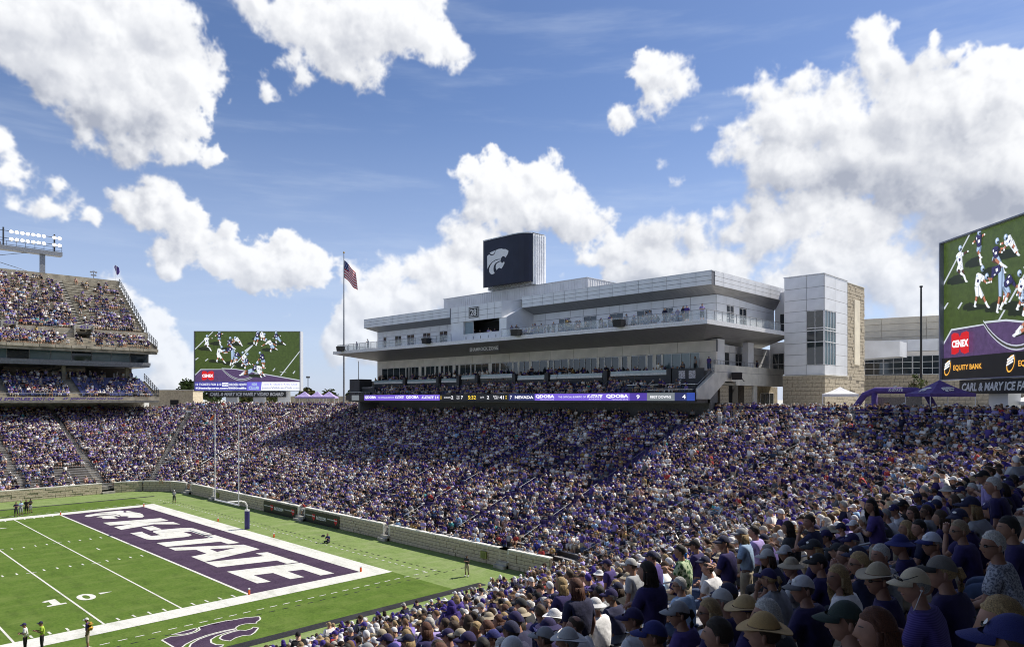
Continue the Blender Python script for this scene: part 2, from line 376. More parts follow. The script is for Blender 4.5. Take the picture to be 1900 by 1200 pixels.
# ------------------------------------------------------------------ people
def skin_mesh(name, verts, edges, radii, sub=1, root=0):
    me = bpy.data.meshes.new(name); me.from_pydata(verts, edges, []); o = bpy.data.objects.new(name, me); COL.objects.link(o)
    o.modifiers.new('s', 'SKIN')
    sv = me.skin_vertices[0].data if me.skin_vertices else None
    if sv is None:
        bpy.context.view_layer.objects.active = o; bpy.context.view_layer.update(); sv = me.skin_vertices[0].data
    for i, r in enumerate(radii): sv[i].radius = r if isinstance(r, tuple) else (r, r)
    for i in range(len(verts)): sv[i].use_root = (i == root)
    if sub: mo = o.modifiers.new('u', 'SUBSURF'); mo.levels = sub; mo.render_levels = sub
    dg = bpy.context.evaluated_depsgraph_get(); dg.update()
    ev = o.evaluated_get(dg); m2 = ev.to_mesh()
    vs = [tuple(v.co) for v in m2.vertices]; fs = [tuple(p.vertices) for p in m2.polygons]
    ev.to_mesh_clear(); bpy.data.objects.remove(o); bpy.data.meshes.remove(me)
    return vs, fs
def g3(p, c, s): return math.exp(-sum(((a-b)/t)**2 for a, b, t in zip(p, c, s)))
def head_pt(th, ph, inflate=1.0):
    """face looks along +Y; th polar from top, ph azimuth with 0 = front"""
    x = math.sin(th)*math.sin(ph); y = math.sin(th)*math.cos(ph); z = math.cos(th)
    w = .076; dpt = .096; h = .118
    if z < 0:                                     # jaw narrows, chin stays forward
        k = 1 - .30*(-z)**1.3; w *= k; dpt *= (1 - .22*(-z)**1.5 if y > 0 else 1 - .45*(-z)**1.2)
    px, py, pz = x*w, y*dpt + (.012 if y > 0 else 0)*max(0, -z), z*h
    if inflate == 1.0 and y > 0:
        q = (px, 0, pz)
        py += .026*g3(q, (0, 0, -.022), (.011, 1, .016)) + .014*g3(q, (0, 0, .002), (.008, 1, .022))      # nose
        py += .006*g3(q, (0, 0, .026), (.05, 1, .010))                                                     # brow
        for sx in (-1, 1): py -= .011*g3(q, (sx*.030, 0, .008), (.016, 1, .011)); py += .004*g3(q, (sx*.042, 0, -.022), (.018, 1, .018))
        py += .008*g3(q, (0, 0, -.056), (.022, 1, .006)) - .006*g3(q, (0, 0, -.047), (.02, 1, .004)) + .006*g3(q, (0, 0, -.064), (.018, 1, .006))
        py += .012*g3(q, (0, 0, -.094), (.022, 1, .018)) - .004*g3(q, (0, 0, -.077), (.02, 1, .007))
    return Vector((px*inflate, py*inflate, pz*inflate))
def head_geo(nu=20, nv=16):
    vs = []; fs = []
    for j in range(nv+1):
        th = math.pi*j/nv
        for i in range(nu): vs.append(head_pt(th, 2*math.pi*i/nu))
    for j in range(nv):
        for i in range(nu):
            a = j*nu+i; b = j*nu+(i+1) % nu; fs.append((a, b, b+nu, a+nu))
    for sx in (-1, 1):                                                   # ears
        b0 = len(vs)
        for j in range(5):
            for i in range(6):
                th = math.pi*j/4; ph = 2*math.pi*i/6
                vs.append(Vector((sx*(.076+.014*math.sin(th)*math.cos(ph)+.004*math.sin(th)), -.004+.017*math.sin(th)*math.sin(ph), -.006+.034*math.cos(th))))
        for j in range(4):
            for i in range(6):
                a = b0+j*6+i; b = b0+j*6+(i+1) % 6; fs.append((a, b, b+6, a+6))
    return vs, fs
def dome(scale, z_cut, nu=20, nv=8, back_low=0.0, centre=(0, -.004, 0)):
    vs = []; fs = []
    for j in range(nv+1):
        for i in range(nu):
            ph = 2*math.pi*i/nu
            thm = math.acos(max(-1, min(1, (z_cut - back_low*max(0, -math.cos(ph)))/.118)))
            p = head_pt(thm*j/nv, ph, scale); vs.append(p + Vector(centre))
    for j in range(nv):
        for i in range(nu):
            a = j*nu+i; b = j*nu+(i+1) % nu; fs.append((a, b, b+nu, a+nu))
    return vs, fs
def th_(j, nv): return j < nv*.62
def hair_geo(style, nu=24, nv=14, seed=1, under=False):
    rg = random.Random(seed); vs = []; fs = []
    low = {'short': -.035, 'bald': -.04, 'long': -.10, 'pony': -.03}[style]
    for j in range(nv+1):
        for i in range(nu):
            ph = 2*math.pi*i/nu; fr = math.cos(ph)                     # 1 front, -1 back
            zf = .062; zb = low; t = max(0, min(1, (.55 - fr)/.75)); zc = zf*(1-t) + zb*t
            thm = math.acos(max(-1, min(1, zc/.118)))
            sc = 1.10 + rg.uniform(-.022, .03) + (.05 if style != 'bald' and j < nv*.6 else 0)
            if style == 'bald' and j < nv*.45: sc = .97
            if under: sc = 1.055 if th_(j, nv) else 1.09
            if j == nv: sc = 1.02
            vs.append(head_pt(thm*j/nv, ph, sc) + Vector((0, -.004, 0)))
    for j in range(nv):
        for i in range(nu):
            a = j*nu+i; b = j*nu+(i+1) % nu; fs.append((a, b, b+nu, a+nu))
    if style == 'long':                                                # locks falling round the back and sides
        for k in range(26):
            ph = R(75 + 210*k/25) + rg.uniform(-.05, .05); L_ = rg.uniform(.19, .27)
            x = .083*math.sin(ph); y = .092*math.cos(ph)-.008
            b = MB(); b.tube([(x, y, .02), (x*1.12, y*1.1, -.06), (x*1.16+rg.uniform(-.01, .01), y*1.2-.004, -.14), (x*1.05+rg.uniform(-.015, .015), y*1.25-.01, -L_)], [.016, .020, .018, .004], 5)
            o = len(vs); vs += [Vector(p) for p in b.v]; fs += [tuple(o+i for i in f) for f in b.f]
    if style == 'pony':
        b = MB(); b.tube([(0, -.085, .03), (0, -.125, .03), (0, -.145, -.02), (.005, -.140, -.10), (0, -.128, -.17)], [.012, .026, .030, .024, .005], 8)
        o = len(vs); vs += [Vector(p) for p in b.v]; fs += [tuple(o+i for i in f) for f in b.f]
    return vs, fs
def cap_geo(part):
    if part == 'crown': vs, fs = dome(1.15, .040, 20, 7, .03); return vs, fs
    vs = []; fs = []; n = 12                                            # brim
    for k in range(n+1):
        a = R(-62 + 124*k/n)
        for q, (rr, dz) in enumerate(((1.10, 0), (1.42, -.004), (1.86, -.022))):
            rr2 = 1.10 + (rr-1.10)*max(.02, math.cos(a*1.35))
            x = .080*rr2*math.sin(a)*(.97 if q else 1); y = .102*(rr2)*math.cos(a) + .006
            vs.append(Vector((x, y, .046 + dz - .10*abs(x)*(q > 0))))
    m = len(vs); vs += [v + Vector((0, 0, .006)) for v in vs]
    for k in range(n):
        for q in range(2):
            a = k*3+q; fs.append((a, a+1, a+4, a+3)); fs.append((m+a, m+a+3, m+a+4, m+a+1))
        fs.append((k*3+2, m+k*3+2, m+k*3+5, k*3+5))
    return vs, fs
def emblem_geo():
    n = 10; c = head_pt(R(50), 0, 1.175); d = (head_pt(R(56), 0, 1.175)-head_pt(R(44), 0, 1.175)).normalized(); nn = Vector((0, -d.z, d.y)).normalized(); nn = nn if nn.y > 0 else -nn
    c = c + Vector((0, .001, 0)) + nn*.004
    vs = [c+nn*.002] + [c + Vector((1, 0, 0))*.026*math.cos(2*math.pi*k/n) + d*.014*math.sin(2*math.pi*k/n) - nn*.0035*abs(math.cos(2*math.pi*k/n)) for k in range(n)]
    return vs, [(0, 1+(k+1) % n, 1+k) for k in range(n)]
def hat_geo(kind, part):
    if part == 'crown':
        vs, fs = dome(1.17 if kind == 'bucket' else 1.16, .045, 20, 7)
        if kind == 'wide': vs = [Vector((v.x, v.y, v.z*1.12 if v.z > .05 else v.z)) for v in vs]
        return vs, fs
    n = 28; vs = []; fs = []; w, dz = {'bucket': (.062, -.038), 'wide': (.068, -.008)}[kind]
    for k in range(n):
        a = 2*math.pi*k/n; s = .010*math.cos(2*a) if kind == 'wide' else 0
        for q in (0, .5, 1):
            x = (.086+w*q)*math.sin(a); y = (.108+w*q)*math.cos(a)-.004
            vs.append(Vector((x, y, .050+dz*q*(1 if kind == 'bucket' else q)+(-s*2.2*q))))
    m = len(vs); vs += [v + Vector((0, 0, .005)) for v in vs]
    for k in range(n):
        for q in range(2):
            a = k*3+q; b = ((k+1) % n)*3+q; fs.append((a, b, b+1, a+1)); fs.append((m+a, m+a+1, m+b+1, m+b))
    return vs, fs
def glasses_geo():
    b = MB()
    for sx in (-1, 1):
        pts = [(sx*.031 + .021*math.cos(t)*(1), .096 - abs(.031+sx*.021*math.cos(t)-0)*.25, .006 + .014*math.sin(t)) for t in [2*math.pi*k/10 for k in range(10)]]
        c = [(x, y+.004, z) for x, y, z in pts]; b.add(pts+c, [tuple(range(10)), tuple(range(19, 9, -1))] + [(i, (i+1) % 10, 10+(i+1) % 10, 10+i) for i in range(10)])
        b.tube([(sx*.054, .088, .010), (sx*.079, .060, .012), (sx*.081, -.01, .006)], .0025, 4)
    b.tube([(-.012, .100, .009), (.012, .100, .009)], .0025, 4)
    return [Vector(p) for p in b.v], b.f
def eyes_geo():
    b = MB()
    def surf(x, z, o): return (x, head_pt(math.acos(max(-1, min(1, z/.118))), math.asin(max(-1, min(1, x/.076)))).y + o, z)
    for sx in (-1, 1):
        c = sx*.030; n = 8
        for rx, rz, cz, o in ((.0125, .0050, .010, .0035), (.017, .0035, .031, .004)):
            b.add([surf(c, cz, o+.002)]+[surf(c+rx*math.cos(2*math.pi*k/n), cz+rz*math.sin(2*math.pi*k/n), o-.001) for k in range(n)], [(0, 1+(k+1) % n, 1+k) for k in range(n)])
    return [Vector(p) for p in b.v], b.f
def mouth_geo():
    b = MB(); n = 8
    def surf(x, z, o): return (x, head_pt(math.acos(max(-1, min(1, z/.118))), math.asin(max(-1, min(1, x/.076)))).y + o, z)
    b.add([surf(0, -.050, .003)]+[surf(.021*math.cos(2*math.pi*k/n), -.050+.004*math.sin(2*math.pi*k/n), .001) for k in range(n)], [(0, 1+(k+1) % n, 1+k) for k in range(n)])
    return [Vector(p) for p in b.v], b.f
def hand_geo(w, d, side):
    """open relaxed hand at wrist w pointing along d: palm, four bent fingers of unequal length, thumb from the palm side"""
    b = MB(); w = Vector(w); d = Vector(d).normalized(); up = Vector((0, 0, 1)); s = d.cross(up).normalized()*side; dn = s.cross(d).normalized()
    if dn.z > 0: dn = -dn
    b.tube([w - d*.01, w+d*.03, w+d*.085+dn*.006], [.024, .038, .036], 8)
    for k, L_ in enumerate((.062, .074, .070, .055)):
        o = w + d*.082 + s*(.027 - .018*k)
        b.tube([o - d*.012, o+d*L_*.45+dn*.008, o+d*L_*.75+dn*.026, o+d*L_*.85+dn*.044], [.010, .0095, .0085, .006], 5)
    o = w + d*.028 + s*.030
    b.tube([o - s*.01, o+d*.022+s*.020+dn*.006, o+d*.045+s*.026+dn*.018], [.013, .011, .007], 5)
    return [Vector(p) for p in b.v], b.f
def shoe_geo(s):
    b = MB(); b.tube([(s*.13, -.075, .05), (s*.132, -.03, .062), (s*.138, .05, .055), (s*.147, .13, .040), (s*.152, .185, .030)], [.030, .052, .050, .046, .022], 8)
    return [Vector(p) for p in b.v], b.f
POSES = {}
def make_pose(key, seated, yaw=0, arms='lap', lean=0.0, sub=1, hn=(20, 16)):
    """body frame: +Y forward. Returns dict of geometry lists; body is one mesh with head, hands and limbs"""
    if seated:
        J = dict(pel=(0, 0, .56), sp=(0, .02, .72), ch=(0, .03+lean*.5, .90), nk=(0, .04+lean, 1.03), n2=(0, .055+lean*1.1, 1.09))
        hd = Vector((0, .075+lean*1.25, 1.178))
        legs = lambda s: [(s*.10, .03, .54), (s*.15, .25, .57), (s*.17, .46, .56), (s*.17, .44, .32), (s*.16, .42, .09), (s*.18, .56, .04)]
    else:
        J = dict(pel=(0, 0, .94), sp=(0, -.01, 1.10), ch=(0, 0+lean*.5, 1.28), nk=(0, 0+lean, 1.42), n2=(0, .015+lean, 1.48))
        hd = Vector((0, .035+lean*1.2, 1.572))
        legs = lambda s: [(s*.10, 0, .90), (s*.11, .01, .70), (s*.12, .02, .49), (s*.125, 0, .30), (s*.13, -.02, .09), (s*.15, .12, .04)]
    sh = Vector(J['nk']) + Vector((0, -.01, -.035))
    def arm(s):
        S = sh + Vector((s*.165, 0, -.012))
        if arms == 'lap': E_, W_ = S + Vector((s*.05, .06, -.25)), Vector((s*.11, .30, (.64 if seated else .82)))
        elif arms == 'side': E_, W_ = S + Vector((s*.07, -.03, -.27)), S + Vector((s*.08, .05, -.52))
        elif arms == 'cross': E_, W_ = S + Vector((s*.08, .05, -.24)), Vector((-s*.03, .24, S.z-.20))
        elif arms == 'phone': E_, W_ = S + Vector((s*.05, .06, -.24)), Vector((s*.05, .32, S.z-.14))
        elif arms == 'chin': E_, W_ = (S + Vector((s*.03, .20, -.22)), Vector((s*.05, hd.y+.13, hd.z-.16))) if s < 0 else (S + Vector((s*.05, .08, -.25)), Vector((0, .30, S.z-.27)))
        elif arms == 'up': E_, W_ = (S + Vector((s*.10, .20, -.06)), Vector((s*.05, hd.y+.20, hd.z+.0)))
        return S, E_, W_
    V_ = [J['pel'], J['sp'], J['ch'], J['nk'], J['n2'], tuple(hd + Vector((0, -.02, -.03)))]
    Rr = [(.12, .09), (.10, .075), (.10, .065), (.062, .055), (.060, .060), (.055, .055)]; Ed = [(0, 1), (1, 2), (2, 3), (3, 4), (4, 5)]
    hands = []
    for s in (-1, 1):
        S, E_, W_ = arm(s); b0 = len(V_); V_ += [tuple(S), tuple((S+E_)/2), tuple(E_), tuple((E_*.6+W_*.4)), tuple(W_)]
        Rr += [.048, .046, .042, .038, .026]; Ed += [(3 if False else 2, b0), (b0, b0+1), (b0+1, b0+2), (b0+2, b0+3), (b0+3, b0+4)]
        hands.append((W_, (W_-E_) if arms != 'lap' else Vector((-s*.4, 1, -.25)), -s))
        b1 = len(V_); lg = legs(s); V_ += lg; Rr += [.092, .085, .060, .055, .040, .038]; Ed += [(0, b1)] + [(b1+i, b1+i+1) for i in range(5)]
    body = skin_mesh('body', V_, Ed, Rr, sub)
    vs, fs = [Vector(v) for v in body[0]], list(body[1])
    M_ = Matrix.Translation(hd) @ Matrix.Rotation(R(yaw), 4, 'Z')
    def app(geo, T=None):
        b0 = len(vs); vs.extend([(T @ v) if T else v for v in geo[0]]); fs.extend([tuple(b0+i for i in f) for f in geo[1]])
    app(head_geo(*hn), M_)
    if sub:
        for h in hands: app(hand_geo(*h))
    # clothing: wider shells on the same bones
    SV = [tuple(Vector(J['pel']) + Vector((0, 0, -.03))), J['sp'], J['ch'], tuple(Vector(J['nk']) + Vector((0, -.010, .002)))]; SR = [(.168, .14), (.160, .140), (.172, .150), (.100, .092)]; SE = [(0, 1), (1, 2), (2, 3)]
    for s in (-1, 1):
        S, E_, W_ = arm(s); b0 = len(SV); SV += [tuple(S), tuple(S*.45+E_*.55), tuple(S*.2+E_*.8)]; SR += [.072, .070, .064]; SE += [(2, b0), (b0, b0+1), (b0+1, b0+2)]
    shirt = skin_mesh('shirt', SV, SE, SR, sub)
    wz = Vector(J['pel']) + Vector((0, 0, .07)); PV = [tuple(wz), tuple(Vector(J['pel']) + Vector((0, .0, -.0)))]; PR = [(.150, .120), (.155, .125)]; PE = [(0, 1)]
    for s in (-1, 1):
        lg = legs(s); b0 = len(PV); PV += [tuple(Vector(lg[0]) + Vector((0, .02, -.02)))] + lg[1:4]; PR += [.105, .102, .080, .072]; PE += [(1, b0), (b0, b0+1), (b0+1, b0+2), (b0+2, b0+3)]
    trousers = skin_mesh('trousers', PV, PE, PR, sub)
    return dict(body=(vs, fs), shirt=([Vector(v) for v in shirt[0]], shirt[1]), trousers=([Vector(v) for v in trousers[0]], trousers[1]), head=M_)
def geo_mesh(name, geo, material, T=None, smooth=True):
    me = bpy.data.meshes.new(name); me.from_pydata([tuple((T @ v) if T else v) for v in geo[0]], [], geo[1])
    me.materials.append(material); me.polygons.foreach_set('use_smooth', [smooth]*len(me.polygons)); me.update(); return me
M_skin = obj_mat('skin_tone', .55, 0, True); M_cloth = obj_mat('cloth', .9, 14, False, .78, 1.12); M_hair = obj_mat('hair_tone', .7, 150, False, .45, 1.4); M_felt = obj_mat('cap_cloth', .85, 220, False, .85, 1.1)
def stripe_mat():
    m = obj_mat('striped_cloth', .9, 30); nt = m.node_tree; N = nt.nodes; L = nt.links
    return m
PCOL = dict(purple=(.024,.017,.088), violet=(.06,.038,.17), stripe=(.055,.035,.21), lavender=(.30,.24,.50), navy=(.018,.020,.06), black=(.012,.012,.014),
 charcoal=(.035,.038,.045), white=(.72,.72,.74), grey=(.30,.31,.33), greypat=(.26,.28,.34), lightblue=(.32,.46,.66), floral=(.07,.16,.05), khaki=(.42,.36,.26), cream=(.60,.52,.38),
 royal=(.022,.028,.16), greymesh=(.16,.15,.14), silvermesh=(.55,.56,.60), darkgreen=(.03,.05,.045), straw=(.50,.34,.15), strawp=(.50,.36,.18), lightgrey=(.50,.50,.50),
 blackmesh=(.02,.02,.022), whiteblue=(.55,.58,.68), denim=(.06,.09,.17), red=(.35,.03,.03), lime=(.35,.5,.05), teal=(.05,.25,.28), tan=(.35,.27,.18), pink=(.55,.22,.28))
HCOL = dict(brown=(.055,.032,.018), darkbrown=(.025,.016,.010), black=(.010,.009,.009), blond=(.36,.25,.12), grey=(.28,.27,.26), silver=(.50,.49,.47), greybrown=(.14,.11,.09),
 auburn=(.10,.035,.018), streak=(.30,.23,.15))
SKINS = [(.30,.155,.105), (.37,.20,.145), (.25,.13,.09), (.33,.18,.12), (.20,.11,.07), (.10,.05,.035)]
_pm = {}
def pose_meshes(seated, yaw, arms, lean):
    k = (seated, yaw, arms, lean)
    if k not in _pm:
        p = make_pose(k, seated, yaw, arms, lean)
        _pm[k] = dict(body=geo_mesh('body', p['body'], M_skin), shirt=geo_mesh('shirt', p['shirt'], M_cloth), trousers=geo_mesh('trousers', p['trousers'], M_cloth), head=p['head'])
    return _pm[k]
_gm = {}
def gear_mesh(k, fn, m):
    if k not in _gm: _gm[k] = geo_mesh(k[0], fn(), m)
    return _gm[k]
M_lens = mat('dark_lens', (.01, .01, .012), .12, 0, .02)
M_eye = mat('eye_dark', (.02,.014,.012), .4, 0, .05); M_mouth = mat('lips', (.16,.05,.045), .5, 0, .05)
M_white = mat('white_print', (.75, .75, .76), .7, 0, .03)
SPECIAL = {}
def person(loc, rz, label, group, seated=True, yaw=0, arms='lap', lean=0.0, shirt='purple', gear='none', gearcol='purple', hair='short', haircol='brown', glasses=0, skin=0, trousers='denim', scale=1.0, rg=random, face=False):
    t = empty('person', loc, label, 'person', group, rz); t.scale = (scale,)*3
    pm = pose_meshes(seated, yaw, arms, lean)
    def put(n, me, c, M_=None):
        o = link(n, me, t);
        if M_ is not None: o.matrix_local = M_
        if c: o.color = (*c, 1)
        return o
    put('body', pm['body'], SKINS[skin])
    v = rg.uniform(.8, 1.25); so = put('shirt', pm['shirt'], tuple(min(.8, x*v) for x in PCOL[shirt]))
    if shirt in SPECIAL: so.material_slots[0].link = 'OBJECT'; so.material_slots[0].material = SPECIAL[shirt]()
    put('trousers', pm['trousers'], PCOL[trousers])
    if not seated:
        for sx in (-1, 1): put('shoe', gear_mesh(('shoe', sx), lambda: shoe_geo(sx), M_cloth), (.03,.03,.035) if trousers != 'khaki' else (.5,.5,.5))
    H = pm['head']
    put('hair', gear_mesh(('hair', hair, gear != 'none'), lambda: hair_geo(hair, under=gear != 'none'), M_hair), HCOL[haircol], H)
    gc = PCOL.get(gearcol, (.1, .1, .1))
    if gear == 'cap':
        cp = put('cap', gear_mesh(('cap', 0), lambda: cap_geo('crown'), M_felt), gc, H)
        brim = put('brim', gear_mesh(('brim', 0), lambda: cap_geo('brim'), M_felt), {'greymesh': (.03, .03, .03), 'silvermesh': (.16, .16, .17), 'whiteblue': PCOL['royal']}.get(gearcol, gc), H)
        if gearcol in ('purple', 'royal', 'navy', 'black', 'charcoal', 'grey', 'blackmesh', 'silvermesh', 'whiteblue'): put('cap_emblem', gear_mesh(('cap_emblem', 0), emblem_geo, M_white), None, H)
    elif gear in ('bucket', 'wide'):
        put('hat', gear_mesh(('hat', gear), lambda: hat_geo(gear, 'crown'), M_felt), gc, H); put('brim', gear_mesh(('hat_brim', gear), lambda: hat_geo(gear, 'brim'), M_felt), gc, H)
        if gearcol in ('strawp', 'white'):
            put('hat_band', gear_mesh(('hat_band', 0), lambda: ([head_pt(R(68+8*j), 2*math.pi*i/16, 1.185) for j in (0, 1) for i in range(16)], [(i, (i+1) % 16, 16+(i+1) % 16, 16+i) for i in range(16)]), M_felt), PCOL['purple' if gearcol == 'strawp' else 'grey'], H)
    if 'earphones' in label:
        b = MB(); b.tube([(-.088,.004,-.012),(-.090,.022,-.05),(-.078,.045,-.13),(-.05,.075,-.20),(-.02,.085,-.30)], .0028, 4); b.tube([(-.080,.004,-.006),(-.094,.006,-.006)], .008, 6); put('earphones', b.mesh('earphones', M_white), None, H)
        b = MB(); b.v = [tuple(Matrix.Translation((0,.035,.085)) @ Matrix.Rotation(R(-22),4,'X') @ v) for v in glasses_geo()[0]]; b.f = list(glasses_geo()[1]); b.m = [0]*len(b.f); put('sunglasses_on_brim', b.mesh('sunglasses_on_brim', M_lens), None, H)
    if face:
        if not glasses: put('eyes', gear_mesh(('eyes', 0), eyes_geo, M_eye), None, H)
        put('mouth', gear_mesh(('mouth', 0), mouth_geo, M_mouth), None, H)
    if glasses: put('sunglasses', gear_mesh(('sunglasses', 0), glasses_geo, M_lens), None, H)
    return t

# printed and patterned cloth
def _pat(name, base, c2, kind):
    def f():
        if name in MATS: return MATS[name]
        m = bpy.data.materials.new(name); m.use_nodes = True; MATS[name] = m; nt = m.node_tree; N = nt.nodes; L = nt.links; b = N['Principled BSDF']
        tc = N.new('ShaderNodeTexCoord')
        if kind == 'stripe':
            t = N.new('ShaderNodeTexWave'); t.bands_direction = 'Z'; t.inputs['Scale'].default_value = 22; t.inputs['Distortion'].default_value = .6; o = t.outputs['Fac']
        else:
            t = N.new('ShaderNodeTexVoronoi' if kind == 'blot' else 'ShaderNodeTexNoise'); t.inputs['Scale'].default_value = 16 if kind == 'blot' else 60; o = t.outputs[0]
        L.new(tc.outputs['Object'], t.inputs['Vector'])
        cr = N.new('ShaderNodeValToRGB'); cr.color_ramp.elements[0].position = .42; cr.color_ramp.elements[1].position = .56
        cr.color_ramp.elements[0].color = (*base, 1); cr.color_ramp.elements[1].color = (*c2, 1); L.new(o, cr.inputs[0]); L.new(cr.outputs[0], b.inputs['Base Color'])
        b.inputs['Roughness'].default_value = .85; return m
    return f
SPECIAL.update(stripe=_pat('striped_polo_cloth', (.045,.028,.17), (.085,.06,.27), 'stripe'), greypat=_pat('mottled_grey_cloth', (.12,.13,.17), (.42,.44,.50), 'n'), floral=_pat('floral_cloth', (.03,.10,.03), (.45,.55,.35), 'blot'))

# ------------------------------------------------------------------ palette of building materials
concrete = mat('concrete', (.42,.40,.35), .85, 0, .16, 1.3, .25)
tan_conc = mat('tan_concrete', (.40,.36,.28), .85, 0, .16, 1.0, .2)
pale_conc = mat('pale_concrete', (.74,.72,.66), .8, 0, .08, .8, .1)
panel_m = mat('metal_panel', (.84,.86,.90), .36, .05, .05, .5)
corr_m = mat('corrugated_panel', (.84,.85,.86), .45, 0, .05, .6)
joint_m = mat('panel_joint', (.20,.21,.24), .8)
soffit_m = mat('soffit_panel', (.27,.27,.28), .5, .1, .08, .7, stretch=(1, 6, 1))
white_m = mat('painted_steel', (.82,.83,.85), .4, .1, .05)
warmwall = mat('lounge_wall', (.82,.78,.74), .6, 0, .06, .6)
grey_steel = mat('galvanised_steel', (.30,.31,.33), .45, .5, .1, 4)
dark_steel = mat('dark_steel', (.06,.065,.075), .5, .3, .1, 4)
glass_m = mat('tinted_glass', (.02,.03,.04), .04, 0, .1, .3, spec=.9)
blind_m = mat('blind_glass', (.13,.20,.24), .12, 0, .08, .5, spec=.8)
clear_m = mat('clear_glass', (.55,.62,.66), .06, 0, .05, .5, alpha=.28, spec=.8)
dark_in = mat('dark_interior', (.02,.02,.024), .9)
black_p = mat('black_panel', (.012,.013,.016), .45)
char_p = mat('charcoal_panel', (.045,.047,.055), .6, 0, .1, 1)
stone_m = mat('limestone', (.60,.53,.40), .9, 0, .12, 3.2, .6, col2=(.42,.36,.27))
stone2_m = mat('limestone_tower', (.58,.50,.38), .9, 0, .12, 2.6, .6, col2=(.38,.33,.25))
mortar_m = mat('mortar', (.22,.19,.15), .95)
cream_m = mat('cream_panel', (.84,.76,.60), .7, 0, .06, .6)
bench_m = mat('bench_plank', (.40,.39,.40), .5, .3, .1, 3)
seat_m = mat('stadium_seat', (.045,.045,.16), .45, 0, .2, 8)
purple_c = mat('purple_cloth', (.10,.06,.27), .75, 0, .1, 3)
white_c = mat('white_cloth', (.78,.78,.80), .8, 0, .05, 3)
def emis(name, c, s=1.0):
    if name in MATS: return MATS[name]
    m = bpy.data.materials.new(name); m.use_nodes = True; MATS[name] = m; b = m.node_tree.nodes['Principled BSDF']
    b.inputs['Base Color'].default_value = (.01, .01, .01, 1); b.inputs['Emission Color'].default_value = (*c, 1); b.inputs['Emission Strength'].default_value = s
    b.inputs['Roughness'].default_value = .4; return m
# ------------------------------------------------------------------ ground and turf
def turf(name, c1, c2, c3):
    m = bpy.data.materials.new(name); m.use_nodes = True; nt = m.node_tree; N = nt.nodes; L = nt.links; b = N['Principled BSDF']
    tc = N.new('ShaderNodeTexCoord'); V_ = tc.outputs['Object']
    def nz(sc, det, stretch=None):
        v = V_
        if stretch: mp = N.new('ShaderNodeMapping'); mp.inputs['Scale'].default_value = stretch; L.new(V_, mp.inputs[0]); v = mp.outputs[0]
        n = N.new('ShaderNodeTexNoise'); n.inputs['Scale'].default_value = sc; n.inputs['Detail'].default_value = det; n.inputs['Roughness'].default_value = .65; L.new(v, n.inputs[0]); return n.outputs[0]
    def ramp(f, a, b_, lo, hi):
        r = N.new('ShaderNodeMapRange'); r.inputs[1].default_value = lo; r.inputs[2].default_value = hi; L.new(f, r.inputs[0])
        x = N.new('ShaderNodeMix'); x.data_type = 'RGBA'; L.new(r.outputs[0], x.inputs[0])
        for i, c in ((6, a), (7, b_)):
            if isinstance(c, tuple): x.inputs[i].default_value = (*c, 1)
            else: L.new(c, x.inputs[i])
        return x.outputs[2]
    base = ramp(nz(5.0, 8), c1, c2, .36, .64)
    base = ramp(nz(.35, 5, (1, 2.2, 1)), base, c3, .45, .80)
    dk = N.new('ShaderNodeMix'); dk.data_type = 'RGBA'; dk.blend_type = 'MULTIPLY'; dk.inputs[7].default_value = (.72, .74, .70, 1); L.new(base, dk.inputs[6])
    r2 = N.new('ShaderNodeMapRange'); r2.inputs[1].default_value = .50; r2.inputs[2].default_value = .70; L.new(nz(1.1, 8, (1, .35, 1)), r2.inputs[0]); L.new(r2.outputs[0], dk.inputs[0]); base = dk.outputs[2]
    L.new(base, b.inputs['Base Color']); b.inputs['Roughness'].default_value = .9; b.inputs['Specular IOR Level'].default_value = .2
    bp = N.new('ShaderNodeBump'); bp.inputs['Strength'].default_value = .6; bp.inputs['Distance'].default_value = .04; L.new(nz(22, 5), bp.inputs['Height']); L.new(bp.outputs[0], b.inputs['Normal'])
    return m
turf_old = turf('worn_turf', (.195,.265,.085), (.135,.200,.055), (.25,.29,.14))
turf_new = turf('field_turf', (.100,.165,.022), (.060,.112,.012), (.130,.180,.040))
turf_pur = turf('purple_turf', (.066,.040,.078), (.038,.022,.048), (.078,.052,.086))
turf_wht = turf('white_turf', (.66,.66,.62), (.54,.54,.50), (.60,.60,.56))
turf_blk = turf('black_turf', (.032,.032,.038), (.018,.018,.022), (.05,.05,.055))
b = MB(); b.quad((-160,-22,-.0),(30,-22,0),(30,80,0),(-160,80,0)); tag(b.build('ground', turf_old), kind='structure', label='worn light green turf around the field')
b = MB(); b.quad((-120,-9.2,.006),(10.97,-9.2,.006),(10.97,58.0,.006),(-120,58.0,.006)); tag(b.build('football_field', turf_new), kind='structure', label='bright green field turf')
b = MB(); z = .012
b.quad((0,0,z),(9.144,0,z),(9.144,48.77,z),(0,48.77,z)); tag(b.build('end_zone', turf_pur), kind='structure')
LW = .10
